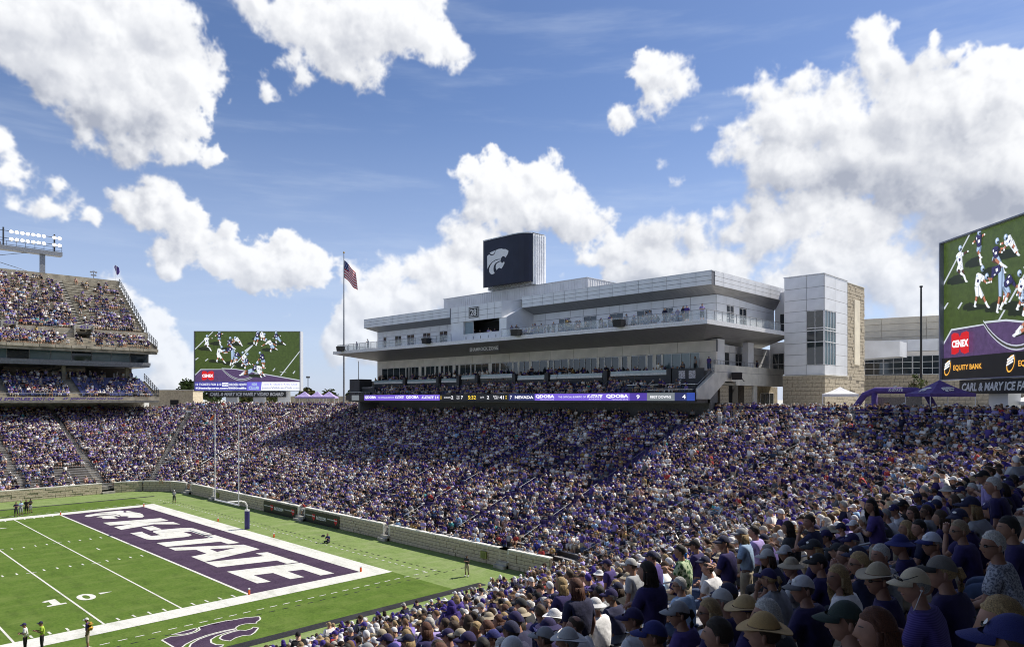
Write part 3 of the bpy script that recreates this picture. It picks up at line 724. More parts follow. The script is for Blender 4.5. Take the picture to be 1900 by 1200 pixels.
def mk_lines():
    b = MB(); z = .018
    q = lambda x0, y0, x1, y1, zz=z: b.quad((x0,y0,zz),(x1,y0,zz),(x1,y1,zz),(x0,y1,zz))
    q(-110, -1.83, 10.97, 0); q(-110, 48.77, 10.97, 50.6); q(9.144, 0, 10.97, 48.77)
    q(-.10, 0, .10, 48.77)
    for k in range(1, 6): q(-4.572*k-.06, 0, -4.572*k+.06, 48.77)
    for k in range(1, 26):
        x = -.9144*k
        if k % 5 == 0:
            for y in (18.29, 30.48): q(x-.35, y-.05, x-.06, y+.05); q(x+.06, y-.05, x+.35, y+.05)
            continue
        for y0, y1 in ((.15, .76), (48.01, 48.62), (18.29, 18.9), (29.87, 30.48)): q(x-.06, y0, x+.06, y1)
    q(-2.80, 23.9, -2.68, 24.9)
    for k in range(30): q(-13.2+.9144*k, -3.96, -12.7+.9144*k, -3.86)
    for k in range(36): q(-10+.9144*k*1.0 if k < 25 else 99, 51.75, -9.5+.9144*k if k < 25 else 99.4, 51.85)
    for k in range(64): q(12.75, -3.7+.9144*k, 12.85, -3.3+.9144*k)
    # 10 : the one, the nought and the arrow
    zz = z
    def P(pts): 
        vs = [(x, y, zz) for x, y in pts]; o = []
        for t in fan(pts):
            a, c, d = (Vector(vs[i]) for i in t); o.append(t if (c-a).cross(d-a).z > 0 else (t[0], t[2], t[1]))
        b.add(vs, o)
    P([(-10.62,8.17),(-10.35,8.35),(-9.80,8.42),(-9.80,6.92),(-9.50,6.92),(-9.50,6.62),(-10.62,6.62),(-10.62,6.92),(-10.28,6.92),(-10.28,7.95),(-10.5,7.88)])
    n = 28; ring = []
    for k in range(n): a = 2*math.pi*k/n; ring.append((-8.15+.55*math.cos(a), 7.45+.95*math.sin(a)))
    for k in range(n): a = 2*math.pi*k/n; ring.append((-8.15+.20*math.cos(a), 7.45+.60*math.sin(a)))
    b.add([(x, y, zz) for x, y in ring], [(k, (k+1) % n, n+(k+1) % n, n+k) for k in range(n)])
    P([(-7.25,8.0),(-6.42,7.72),(-7.25,7.5)])
    P([(-10.6,41.5),(-9.5,41.5),(-9.5,41.9),(-10.6,41.9)]); P([(-6.9,43.6),(-6.2,43.2),(-7.0,43.1)])
    return b
tag(mk_lines().build('field_markings', turf_wht), kind='structure', label='white lines, hash marks and the number 10 on the turf')
LET = {'K': [(1.9,39.5),(7.5,38.1),(7.5,35.7),(5.4,36.2),(7.5,34.4),(7.5,32.3),(5.5,34.5),(1.9,33.4),(1.9,35.7),(3.9,36.3),(1.9,37.1)],
'hy': [(3.9,33.4),(5.0,33.4),(5.0,30.7),(3.9,30.7)],
'S': [(1.9,30.6),(3.05,30.7),(2.95,30.0),(2.9,27.5),(3.7,27.4),(3.75,29.6),(4.0,30.2),(4.3,30.4),(4.7,30.45),(6.7,29.9),(7.3,29.4),(7.55,28.8),(7.55,24.1),(6.6,24.3),(6.6,27.2),(5.95,27.4),(6.0,25.6),(5.9,25.1),(5.5,24.7),(5.0,24.6),(2.6,25.2),(2.15,25.6),(1.95,26.2)],
'T': [(2.0,23.5),(6.6,22.3),(6.6,23.8),(7.55,23.5),(7.55,17.9),(6.55,18.1),(6.55,19.8),(2.0,21.0)],
'A': [(1.95,20.4),(7.45,16.8),(7.55,13.8),(1.95,12.3),(1.95,15.1),(3.4,15.4),(3.4,17.7),(1.95,18.7)],
'T2': [(1.9,12.1),(6.5,10.8),(6.5,12.4),(7.45,12.1),(7.45,6.5),(6.45,6.7),(6.45,8.4),(1.9,9.6)],
'E': [(1.8,7.6),(7.45,6.2),(7.45,1.0),(6.35,1.2),(6.35,3.9),(5.2,4.2),(5.2,1.65),(4.15,1.85),(4.15,4.6),(2.75,4.95),(2.75,2.2),(1.8,2.45)]}
b = MB(); fr = frame((0, 0, 0), (1, 0, 0), (0, 1, 0))
for k, p in LET.items(): put_poly(b, p, fr, .018)
put_poly(b, [(4.4,17.1),(6.3,15.9),(4.35,15.4)], fr, .021, m=1)
frc = frame((1.75, 47.6, 0), (0, -1, 0), (1, 0, 0))
for p in CAT: put_poly(b, p, frc, .018, sx=6.4, sy=5.3)
tag(b.build('end_zone_lettering', [turf_wht, turf_pur]), kind='structure', label='white K-STATE lettering and wildcat head in the purple end zone')
b = MB(); frs = frame((-7.75, -9.1, 0), (1, 0, 0), (0, 1, 0))
for i, p in enumerate(CAT):
    c = (sum(x for x, y in p)/len(p), sum(y for x, y in p)/len(p))
    put_poly(b, [(x*5.1, y*4.45) for x, y in p], frs, .018, m=1)
    # white outline as a strip along the polygon
    n = len(p); pts = [Vector((x*5.1, y*4.45, 0)) for x, y in p]; area = sum(pts[k].x*pts[(k+1) % n].y-pts[(k+1) % n].x*pts[k].y for k in range(n)); sg = 1 if area > 0 else -1
    inn = []; out_ = []
    for k in range(n):
        d = (pts[(k+1) % n]-pts[k-1]).normalized(); nn = Vector((d.y, -d.x, 0))*sg; out_.append(pts[k]+nn*.05); inn.append(pts[k]-nn*.05)
    o, r, u, nrm = frs
    b.add([o+r*q.x+u*q.y+nrm*.021 for q in out_+inn], [(k, (k+1) % n, n+(k+1) % n, n+k) if sg < 0 else (k, n+k, n+(k+1) % n, (k+1) % n) for k in range(n)], 0)
tag(b.build('sideline_emblem', [turf_wht, turf_pur]), kind='structure', label='purple wildcat head outlined in white beside the near sideline')
b = MB()
for z, s in ((.010, 0),):
    b.quad((-120,-10.1,z),(13.5,-10.1,z),(13.5,-9.2,z),(-120,-9.2,z)); b.quad((-120,58.0,z),(13.7,58.0,z),(13.7,58.7,z),(-120,58.7,z))
for k in range(30): x = -11.0+.9144*k; b.quad((x,-4.95,.018),(x+.4,-4.95,.018),(x+.4,-4.85,.018),(x,-4.85,.018))
for k in range(64): y = -4.6+.9144*k; b.quad((13.6,y,.018),(13.7,y,.018),(13.7,y+.4,.018),(13.6,y+.4,.018))
tag(b.build('black_turf_strip', turf_blk), kind='structure')
# pylons
def pylon(x, y, where):
    t = empty('pylon', (x, y, 0), f'orange pylon with white top {where}', 'pylon', 'end zone pylons')
    b = MB(); b.box((x-.06,y-.06,.03),(x+.06,y+.06,.36)); b.build('body', mat('orange_foam', (.75,.12,.02), .6), t)
    b = MB(); b.box((x-.058,y-.058,.362),(x+.058,y+.058,.46)); b.build('white_top', M_white, t)
for x, y, w in ((0,-.06,'at the near goal line corner'),(9.2,-.06,'at the near back corner of the end zone'),(0,48.83,'at the far goal line corner'),(9.2,48.83,'at the far back corner of the end zone'),
    (11.1,18.0,'on the back white border right of the goal post'),(11.1,31.0,'on the back white border left of the goal post')): pylon(x, y, w)
# goal post
t = empty('goal_post', (11.35, 24.385, 0), 'white goal post with tall uprights and padded purple base', 'goal post')
gw = mat('goal_paint', (.80,.80,.80), .35, 0, .03)
b = MB(); b.tube([(11.35,24.385,0),(11.35,24.385,1.9)], .26, 16); b.build('pad', mat('purple_pad', (.035,.03,.15), .5), t)
b = MB(); b.tube([(11.35,24.385,1.903),(11.35,24.385,2.05)], .25, 16); b.build('pad_top', gw, t)
b = MB(); b.tube([(11.35,24.385,2.05),(11.33,24.385,2.5),(11.15,24.385,2.85),(10.7,24.385,3.02),(9.144,24.385,3.05)], .075, 10); b.build('gooseneck', gw, t)
b = MB(); b.tube([(9.144,24.385-2.82,3.05),(9.144,24.385+2.82,3.05)], .075, 10); b.build('crossbar', gw, t)
for s in (-1, 1):
    y = 24.385+s*2.82; b = MB(); b.tube([(9.144,y,2.98),(9.144,y,12.2)], .05, 8); b.build('upright', gw, t)
    b = MB()
    b.add([(9.144,y,12.18),(9.144,y,12.06),(9.1,y+.6*(1 if s > 0 else .4),11.8-.25*(s > 0)),(9.05,y+1.1*(1 if s > 0 else .15),11.45+.0*(s > 0)),(9.05,y+1.08*(1 if s > 0 else .15),11.62),(9.1,y+.55*(1 if s > 0 else .4),11.95)], [(0,1,2,5),(5,2,3,4)])
    b.build('wind_ribbon', mat('orange_ribbon', (.8,.15,.03), .7), t)
# ------------------------------------------------------------------ the seating bowl
NR = 39; RISE = .28; TREAD = .8; Z0 = .65
CN = Vector((14.2, -11.8)); CF = Vector((12.2, 60.4))
def rowd(k): return .5 + TREAD*k
def rowz(k): return Z0 + RISE*k
def path(d, step=6.0, x_end=-110):
    pts = [(x_end, -15.8-d)]
    n = 30
    pts += [(x_end + (14.2-x_end)*i/n, -15.8-d) for i in range(1, n+1)]
    pts += [(CN.x + (4+d)*math.cos(R(a)), CN.y + (4+d)*math.sin(R(a))) for a in range(-81, 0, 9)]
    pts += [(18.2+d, -11.8 + 72.2*i/16) for i in range(17)]
    pts += [(CF.x + (6+d)*math.cos(R(a)), CF.y + (6+d)*math.sin(R(a))) for a in range(9, 90, 9)]
    pts += [(12.2 + (x_end-12.2)*i/20, 66.4+d) for i in range(21)]
    return pts
bowl = empty('seating_bowl', (18.2, 24.4, 0), 'lower seating bowl of concrete steps curving round the field', 'grandstand')
prof = [(.27, 1.30)] if False else []
prof = [(.26, .60)]
for k in range(NR):
    prof += [(rowd(k)-.30, rowz(k)), (rowd(k)+.499, rowz(k))]
    if k < NR-1: prof += [(rowd(k)+.5, rowz(k+1)-.002)] if False else []
prof += [(rowd(NR-1)+.9, rowz(NR-1))]
base_pts = [path(d) for d, z in prof]; n = len(base_pts[0]); b = MB()
vs = [(x, y, z) for (d, z), P in zip(prof, base_pts) for x, y in P]; fs = []
for j in range(len(prof)-1):
    for i in range(n-1): fs.append((j*n+i, (j+1)*n+i, (j+1)*n+i+1, j*n+i+1))
b.add(vs, fs); b.build('terrace', mat('terrace_concrete', (.17,.16,.15), .9, 0, .2, .6, .15), bowl)
def sweep(b, d, z, w, h, x_end=-40, skip=None):
    A = path(d); B = path(d+w)
    for i in range(len(A)-1):
        if A[i][0] < x_end and A[i+1][0] < x_end: continue
        (x0,y0),(x1,y1) = A[i], A[i+1]; (u0,v0),(u1,v1) = B[i], B[i+1]
        b.add([(x0,y0,z),(x1,y1,z),(u1,v1,z),(u0,v0,z),(x0,y0,z+h),(x1,y1,z+h),(u1,v1,z+h),(u0,v0,z+h)], [(4,7,6,5) if True else 0,(0,4,5,1),(3,2,6,7),(0,1,2,3)])
b = MB()
for k in range(NR): sweep(b, rowd(k)-.02, rowz(k)+.40, .26, .045)
b.build('benches', bench_m, bowl, kind='stuff')
b = MB()
for k in range(5, 35):
    x0 = 18.2+rowd(k); z0 = rowz(k)
    for i in range(80): y = -10.6+.5*i; b.box((x0+.18,y-.21,z0+.44),(x0+.24,y+.21,z0+.80)); b.box((x0-.05,y-.21,z0+.447),(x0+.17,y+.21,z0+.48))
b.build('chairback_seats', mat('purple_seat', (.05,.03,.16), .5, 0, .15, 5), bowl, kind='stuff')
# aisles: (axis, fixed coordinate or angle)
def pos(sec, along, d):
    """point and outward heading of the bowl: sec near/cn/end/cf/far"""
    if sec == 'near': return (along, -15.8-d, -90)
    if sec == 'cn': return (CN.x+(4+d)*math.cos(R(along)), CN.y+(4+d)*math.sin(R(along)), along)
    if sec == 'end': return (18.2+d, along, 0)
    if sec == 'cf': return (CF.x+(6+d)*math.cos(R(along)), CF.y+(6+d)*math.sin(R(along)), along)
    return (along, 66.4+d, 90)
AISLES = [('near',-29),('near',-19.5),('near',-9.5),('near',.5),('near',10),('cn',-80),('cn',-62),('cn',-42),('cn',-22),('end',-7.1),('end',.8),('end',9.0),('end',17.2),('end',25.3),('end',33.5),('end',41.5),('end',48.7),('end',57.6),
    ('cf',25),('cf',58),('far',9.8),('far',0.0),('far',-9.5)]
for sec, al in AISLES:
    b = MB(); hr = MB()
    for k in range(NR*2-1):                                            # pale half steps up the aisle
        d = .2 + TREAD*k/2; z = Z0 + RISE*k/2 + .01
        x, y, h = pos(sec, al, d); o = Vector((x, y, 0)); out = Vector((math.cos(R(h)), math.sin(R(h)), 0)); sd_ = Vector((-out.y, out.x, 0))
        w = .55; vs = [o-sd_*w, o+sd_*w, o+sd_*w+out*.42, o-sd_*w+out*.42]
        b.add([(p.x, p.y, z-.12) for p in vs]+[(p.x, p.y, z+.02) for p in vs], [(4,5,6,7),(0,4,7,3),(1,2,6,5),(0,1,5,4)])
    b.build('aisle_steps', concrete, bowl)
    k = 2
    while k < NR-3:
        pts = []
        for kk in (k, k+3):
            x, y, h = pos(sec, al, rowd(kk)); pts.append(Vector((x, y, rowz(kk))))
        a_, c_ = pts; up = Vector((0, 0, .92)); hr = MB(); hr.tube([a_, a_+up, c_+up, c_], .022, 5); hr.tube([a_+up*.55, c_+up*.55], .018, 5); k += 5
        hr.build('handrail', grey_steel, bowl)
# rim fence and concourse rail
b = MB(); P = path(rowd(NR-1)+.75)
for i in range(len(P)-1):
    if P[i][0] < -5 and P[i][1] < 0: continue
    (x0, y0), (x1, y1) = P[i], P[i+1]
    if x0 > 40 and 57 > y0 > -10: continue
    L_ = math.hypot(x1-x0, y1-y0); m_ = max(1, int(L_/1.8)); z = 11.4
    for q in range(m_): x = x0+(x1-x0)*q/m_; y = y0+(y1-y0)*q/m_; b.tube([(x,y,z),(x,y,z+1.15)], .025, 4)
    for zz in (.45, .8, 1.15): b.tube([(x0,y0,z+zz),(x1,y1,z+zz)], .025, 4)
b.build('rim_rail', grey_steel, bowl)
# upper ground outside the bowl
b = MB(); A = path(rowd(NR-1)+.85); zz = 11.45
inner = [(x, y) for x, y in A]
far = [(-3000, -3000)] + [(-3000 + 6000*min(1, max(0, i/(len(A)-1)*1.0)), -3000) for i in range(0)]
cen = Vector((0, 24.4)); vs = [(x, y, zz) for x, y in A]
for x, y in A:
    d = (Vector((x, y)) - Vector((-60, 24.4))).normalized(); vs.append((-60+d.x*3500, 24.4+d.y*3500, zz))
n = len(A); b.add(vs, [(i, n+i, n+i+1, i+1) for i in range(n-1)])
tag(b.build('concourse', mat('concourse_paving', (.52,.50,.46), .9, 0, .15, .2, col2=(.42,.42,.36))), kind='structure')
# ------------------------------------------------------------------ field walls of split limestone
def wall_run(x0, y0, x1, y1, label, seed, top=1.45, rows=5):
    L_ = math.hypot(x1-x0, y1-y0); t = empty('field_wall', (x0, y0, 0), label, 'stone wall', 'stone walls round the field')
    r = Vector((x1-x0, y1-y0, 0)).normalized(); fr = frame((x0, y0, 0), r); nr = fr[3]
    b = MB(); b.obox(fr, (0, 0, -.30), (L_, top, -.03)); b.build('core', mortar_m, t)
    b = MB(); b.obox(fr, (-.02, top+.003, -.36), (L_+.02, top+.11, .07)); b.build('coping', pale_conc, t)
    rg = random.Random(seed); ys = [0, .31, .58, .90, 1.17, 1.45]; xs = []
    for j in range(rows):
        c = [0]; 
        while c[-1] < L_-.9: c.append(c[-1] + rg.choice((.6, .9, 1.2, 1.5)) if len(c) > 1 else rg.choice((.4, .7, 1.0)))
        if L_-c[-1] < .3: c[-1] = L_
        else: c.append(L_)
        xs.append(c)
    piece_grid('stone_block', t, fr, xs, ys, .03, .06, stone_m, seed=seed, jitter=.035)
    return t
for y1, y0, w in ((-6.7,-12.1,'nearest the camera, right of the first metal gate'),(8.5,-7.7+.1,'between the first and second metal gates'),(24.4,9.6,'between the second and third metal gates, half covered by a black banner'),
                (48.1,26.1,'behind the goal post, with a black banner at its right end'),(56.6,49.3,'short stretch between the two farthest gates')):
    wall_run(18.2, y1 if False else y1, 18.2, y0, 'tan limestone wall ' + w, int(y0*7) % 97) if False else None
    wall_run(18.2, max(y0, y1), 18.2, min(y0, y1), 'tan limestone wall ' + w, abs(int(y0*7)) % 97)
wall_run(17.3, 62.1, 18.15, 58.8, 'angled stretch of tan limestone wall in the far corner beside the gate', 3)
wall_run(14.6, 65.4, 17.25, 62.2, 'angled stretch of tan limestone wall in the far corner, in shadow', 4)
wall_run(10.9, 66.4, 14.5, 65.5, 'short sunlit stretch of tan limestone wall right of the far sideline gate', 5)
wall_run(-14.0, 66.4, 9.3, 66.4, 'long sunlit tan limestone wall along the far sideline', 6)
t = empty('near_field_wall', (-40, -15.8, 0), 'low wall with sand coloured cap in front of the near crowd', 'wall')
b = MB(); b.box((-60,-16.05,0),(9.5,-15.75,1.40)); b.build('core', stone_m, t)
b = MB(); b.box((-60,-16.12,1.403),(9.6,-15.62,1.50)); b.build('coping', pale_conc, t)
# gates and steps
def gate(y, w, label):
    t = empty('wall_gate', (18.2, y, 0), label, 'gate', 'steel gates in the stone wall')
    for s in (-1, 1):
        b = MB(); b.box((18.16,y+s*w/2-.09,0),(18.5,y+s*w/2+.09,1.5)); b.build('gate_post', pale_conc, t)
    b = MB(); x = 18.42
    for k in range(9): yy = y-w/2+.12+(w-.24)*k/8; b.box((x-.012,yy-.012,.62),(x+.012,yy+.012,1.42))
    b.box((x-.02,y-w/2+.09,1.40),(x+.02,y+w/2-.09,1.45)); b.box((x-.02,y-w/2+.09,.60),(x+.02,y+w/2-.09,.64)); b.build('bars', grey_steel, t)
    for k in range(2): b = MB(); b.box((17.55+.32*k,y-w/2-.1,0),(18.2+.1,y+w/2+.1,.26+.24*k - (.001*k))); b.build('step', concrete, t)
for y, w, l in ((-7.15,1.0,'steel gate nearest the camera in the stone wall'),(9.05,1.0,'steel gate right of the second black banner'),(25.25,1.5,'steel gate between the two black banners'),(48.7,1.0,'steel gate left of the goal post, seen past the upright'),(57.7,1.8,'steel gate at the far corner of the stone wall')): gate(y, w, l)
t = empty('wall_gate', (10.1, 66.5, 0), 'steel gate in the sunlit far sideline wall', 'gate', 'steel gates in the stone wall')
b = MB()
for k in range(9): b.box((9.45+.16*k,66.6,.6),(9.48+.16*k,66.63,1.4))
b.box((9.35,66.58,1.38),(10.85,66.64,1.44)); b.build('bars', grey_steel, t); b = MB(); b.box((9.3,65.8,0),(10.9,66.4,.3)); b.build('step', concrete, t)
# banners on the wall
red_p = mat('red_print', (.60,.02,.03), .6)
def banner(y1, y0, label):
    t = empty('wall_banner', (18.12, y1, 0), label, 'banner', 'black advertising banners on the end wall')
    b = MB(); b.box((18.06,y0,.03),(18.115,y1,1.34)); b.build('cloth', black_p, t)
    fr = frame((18.06, y1, 0), (0, -1, 0)); w = y1-y0; b = MB()
    for a in (.02, .66):
        put_text(b, 'guaranteed', fr, w*a, w*(a+.20), .70, .92, .012, .03)
        b2 = [(w*(a+.20), .95), (w*(a+.205), .62), (w*(a+.245), .30), (w*(a+.29), .62), (w*(a+.29), .95), (w*(a+.27), 1.04), (w*(a+.245), .97), (w*(a+.22), 1.04)]
        put_poly(b, b2, fr, .010, m=1); put_text(b, 'Rate', fr, w*(a+.207), w*(a+.285), .72, .90, .016, .03)
    put_text(b, 'RATE.COM', fr, w*.345, w*.62, .50, .90, .012, .05)
    b.build('print', [M_white, red_p], t)
banner(34.2, 26.3, 'black advertising banner with white lettering just right of the goal post'); banner(24.3, 17.3, 'black advertising banner between the third gate and bare stone')
for y, z in ((-4.9, .7), (47.4, .75)):
    t = empty('equipment_box', (18.1, y, z), 'small olive steel box mounted on the stone wall near ' + ('the standing cameraman' if y < 0 else 'the left goal upright'), 'box')
    b = MB(); b.box((17.98,y-.33,z-.28),(18.12,y+.33,z+.32)); b.build('case', mat('olive_box', (.22,.24,.06), .6), t); b = MB(); b.box((17.965,y-.2,z-.18),(17.978,y+.2,z+.2)); b.build('door', mat('olive_door', (.16,.18,.05), .6), t)

# ------------------------------------------------------------------ end zone club building
club = empty('club_building', (51, 24.4, 11.5), 'long silver club building with two overhanging dark soffits behind the end stand', 'building')
YL, YR = 57.2, -8.43
def window(parent, fr, x0, x1, y0, y1, nx=1, ny=1, glass=None, fm=None, door=False, off=.0):
    """frame bars with a recessed pane; pane is a child of the frame"""
    glass = glass or glass_m; fm = fm or white_m; b = MB(); t = .055
    for x in [x0 + (x1-x0)*i/nx for i in range(nx+1)]: b.obox(fr, (x-t/2, y0, off-.06), (x+t/2, y1, off+.05))
    for y in ([y0 + (y1-y0)*i/ny for i in range(ny+1)] if ny > 0 else [y0, y1]): b.obox(fr, (x0+t/2, y-t/2, off-.05), (x1-t/2, y+t/2, off+.04))
    f = b.build('door' if door else 'window', fm, parent)
    b = MB(); b.obox(fr, (x0+.01, y0+.01, off-.03), (x1-.01, y1-.01, off-.015))
    me = b.mesh('pane', glass, parent.location); p = link('pane', me, f)
    return f
def wallbox(name, fr, x0, x1, y0, y1, d0, d1, m, parent):
    b = MB(); b.obox(fr, (x0, y0, d0), (x1, y1, d1)); return b.build(name, m, parent)
ff = lambda X: frame((X, 0, 0), (0, -1, 0))                       # faces the field; local x = -Y
# --- lounge level: wall X=51
fr = ff(51); wl = YL; wr = YR
wallbox('lounge_wall', fr, -YL, -YR, 19.14, 20.5, -.4, -.07, joint_m, club)
piece_grid('wall_panel', club, fr, [-YL] + [-y for y in (52.3,48.3,44.35,40.35,36.35,32.35,28.35,24.35,20.37,16.38,12.36,8.4,4.45,.45,-3.51)] + [-YR], [19.14, 20.45], .04, .08, warmwall)
wallbox('sill_wall', fr, -YL, -YR, 16.4, 17.05, -.4, 0, warmwall, club)
lw = [(56.06,49.25,4),(47.66,45.62,2),(43.75,41.48,2),(39.02,36.99,2),(35.26,32.84,2),(31.7,28.8,2),(26.28,23.85,2),(23.6,22.75,1),(20.0,17.06,2),(15.86,13.36,2),(12.39,8.48,4),(7.24,5.01,2),(3.13,1.0,2),(-1.46,-6.36,4)]
ld = [(49.04,48.71-.35),(47.76+.45,47.72),(44.94,44.06),(41.25,40.45),(39.99,39.2),(36.38,35.58),(32.67,31.87),(28.11,27.3),(27.28,26.47),(22.4,21.5),(21.48,20.5),(16.77,16.0),(13.11,12.45),(8.12,7.31),(4.52,3.71),(.72,-.04),(-.51,-1.26)]
for a, c, n_ in lw: window(club, fr, -a, -c, 17.1, 19.1, n_, 0, blind_m if a < 0 else glass_m)
for a, c in ld:
    if a-c < .45: continue
    window(club, fr, -a, -c, 16.9, 19.1, 1, 0, glass_m, door=True)
edges = sorted([(-a, -c) for a, c, *_ in lw] + [(-a, -c) for a, c in ld if a-c >= .45]); cur = -YL
for a, c in edges:
    if a - cur > .06: wallbox('pier', fr, cur, a-.03, 17.05, 19.14, -.3, .02, warmwall, club)
    cur = max(cur, c+.03)
if -YR - cur > .1: wallbox('pier', fr, cur, -YR, 17.05, 19.14, -.3, .02, warmwall, club)
b = MB(); b.box((51.6,-6.5,16.9),(66,YL-.3,19.2)); b.build('interior', dark_in, club)
# --- main balcony: sloped soffit and deck
b = MB(); o = (43.7, 60.1, -11.3)
A = [(43.7,60.1),(43.7,-11.3),(64.2,-11.3)]
# soffit faces (outer lip z 21.5, inner z 20.4)
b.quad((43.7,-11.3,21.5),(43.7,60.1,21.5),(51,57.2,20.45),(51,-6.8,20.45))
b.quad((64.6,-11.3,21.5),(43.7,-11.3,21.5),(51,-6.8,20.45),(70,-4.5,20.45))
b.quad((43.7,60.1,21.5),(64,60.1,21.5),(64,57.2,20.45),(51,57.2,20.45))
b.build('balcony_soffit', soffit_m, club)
b = MB(); b.quad((44.3,-10.9,22.0),(64.2,-10.9,22.0),(64.2,59.7,22.0),(44.3,59.7,22.0)); b.build('balcony_deck', pale_conc, club)
b = MB()
b.box((43.62,-11.38,21.5),(44.3,60.18,21.98)); b.box((44.3,-11.38,21.5),(64.4,-10.9,21.98)); b.box((44.3,59.7,21.5),(60,60.18,21.98)); b.build('balcony_fascia', white_m, club)
b = MB()
for k in range(96): y = 20-k*.32; b.box((43.60,y-.13,21.70),(43.618,y+.13,21.80))
b.build('fascia_clips', M_white, club, kind='stuff')
def glass_rail(parent, p0, p1, z, n_, h=1.07):
    p0 = Vector(p0); p1 = Vector(p1); r = (p1-p0); L_ = r.length; r.normalize(); f_ = frame((p0.x, p0.y, z), r)
    for i in range(n_+1): b = MB(); x = L_*i/n_; b.obox(f_, (x-.03, 0, -.03), (x+.03, h, .03)); b.build('rail_post', grey_steel, parent)
    b = MB(); b.obox(f_, (0, h-.02, -.035), (L_, h+.04, .035)); b.build('top_rail', grey_steel, parent)
    for i in range(n_): b = MB(); b.obox(f_, (L_*i/n_+.06, .08, -.008), (L_*(i+1)/n_-.06, h-.06, .008)); b.build('glass_panel', clear_m, parent)
glass_rail(club, (44.25, 29.4-.1, 0) if False else (44.25,19.4,0), (44.25,-10.95,0), 22.0, 18)
glass_rail(club, (44.35,-10.95,0), (62.4,-10.95,0), 22.0, 11)
glass_rail(club, (44.25,59.7,0), (44.25,29.6,0), 22.0, 18)
glass_rail(club, (52,59.7,0), (44.35,59.7,0), 22.0, 4)
# --- upper wall X=51, z 22 .. 25.65 with panels, windows, doors
fr = ff(51)
wallbox('upper_wall', fr, -YL, -YR, 22.0, 25.9, -.4, -.06, joint_m, club)
openings = [(55.63,54.69),(52.2,50.4),(48.77,46.8),(44.51,42.52),(40.24,38.24),(14.9,12.9),(10.65,8.49),(6.48,4.32),(2.23,.07),(-1.51,-2.9)]
cuts = sorted([YL] + [y for o_ in openings for y in o_] + [36.3,31.0,26.0,20.0,17.4,4.9,-5.2,-8.43], reverse=True)
piece_grid('wall_panel', club, fr, [-y for y in cuts], [22.0, 22.75, 23.55, 24.66, 25.62], .035, .06, panel_m,
   skip=lambda i, j, x, y: y < 24.6 and any(a+.01 > -x > c+.01 for a, c in [(p, q) for p, q in openings]) )
for a, c in openings:
    window(club, fr, -a, -c, 22.05, 24.6, 2 if a-c > 1.2 else 1, 2, glass_m, white_m, door=a > 30)
# side wall Y=-8.43, faces -Y ; local x = +X
fs_ = lambda Y: frame((0, Y, 0), (1, 0, 0))
fr = fs_(-8.43)
wallbox('side_wall', fr, 51.0, 66.2, 22.0, 25.9, -.4, -.06, joint_m, club)
so = [(53.38,55.19),(56.54,58.46)]
piece_grid('wall_panel', club, fr, [51.0,53.38,55.19,56.54,58.46,62.2,66.1], [22.0,22.75,23.55,24.66,25.62], .035, .06, panel_m, skip=lambda i, j, x, y: y < 24.6 and any(a-.01 < x < c-.01 for a, c in so))
window(club, fr, 53.38, 55.19, 23.15, 24.6, 2, 2); window(club, fr, 56.54, 58.46, 22.05, 24.55, 2, 2, door=True)
wallbox('recess_wall', ff(66.3), 8.5, 12.0, 22.0, 27.4, -.3, 0, panel_m, club)
window(club, ff(66.28), 9.2, 10.9, 22.05, 24.6, 3, 2, door=True, off=.06)
# --- roof fascia X=48.6 right part and side, soffit
def fascia(fr, x0, x1, z0, z1, n_, rows=3, m=panel_m, nm='fascia_panel'):
    wallbox('fascia_core', fr, x0, x1, z0, z1, -.5, -.06, joint_m, club)
    piece_grid(nm, club, fr, span(x0, x1, n_), [z0 + (z1-z0)*i/rows for i in range(rows+1)], .035, .06, m)
    wallbox('roof_edge', fr, x0-.03, x1+.03, z1+.003, z1+.09, -.55, .04, white_m, club)
fascia(ff(48.6), -19.6, 9.2, 26.36, 27.87, 15)
fascia(ff(48.6), -58.1, -34.9, 26.24, 27.70, 11)
fascia(fs_(-9.2), 49.16, 67.2, 26.36, 27.87, 9)
fascia(frame((0, 58.1, 0), (-1, 0, 0)), -60, -49.16, 26.24, 27.70, 5)
b = MB()
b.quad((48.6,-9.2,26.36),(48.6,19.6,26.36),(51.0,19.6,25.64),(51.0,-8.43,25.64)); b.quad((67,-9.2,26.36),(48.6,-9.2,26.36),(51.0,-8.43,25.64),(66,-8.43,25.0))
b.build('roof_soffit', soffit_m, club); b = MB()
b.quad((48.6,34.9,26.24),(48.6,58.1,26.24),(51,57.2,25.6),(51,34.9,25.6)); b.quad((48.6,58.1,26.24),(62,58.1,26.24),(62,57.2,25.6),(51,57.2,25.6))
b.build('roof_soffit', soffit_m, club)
b = MB(); b.box((49.1,-8.7,27.3),(68,58,27.62)); b.box((51.45,-8.0,22.05),(66,57,27.3)); b.build('core', joint_m, club)
b = MB(); b.box((51.0,57.21,12),(66,57.5,27.2)); b.build('end_wall', warmwall, club)
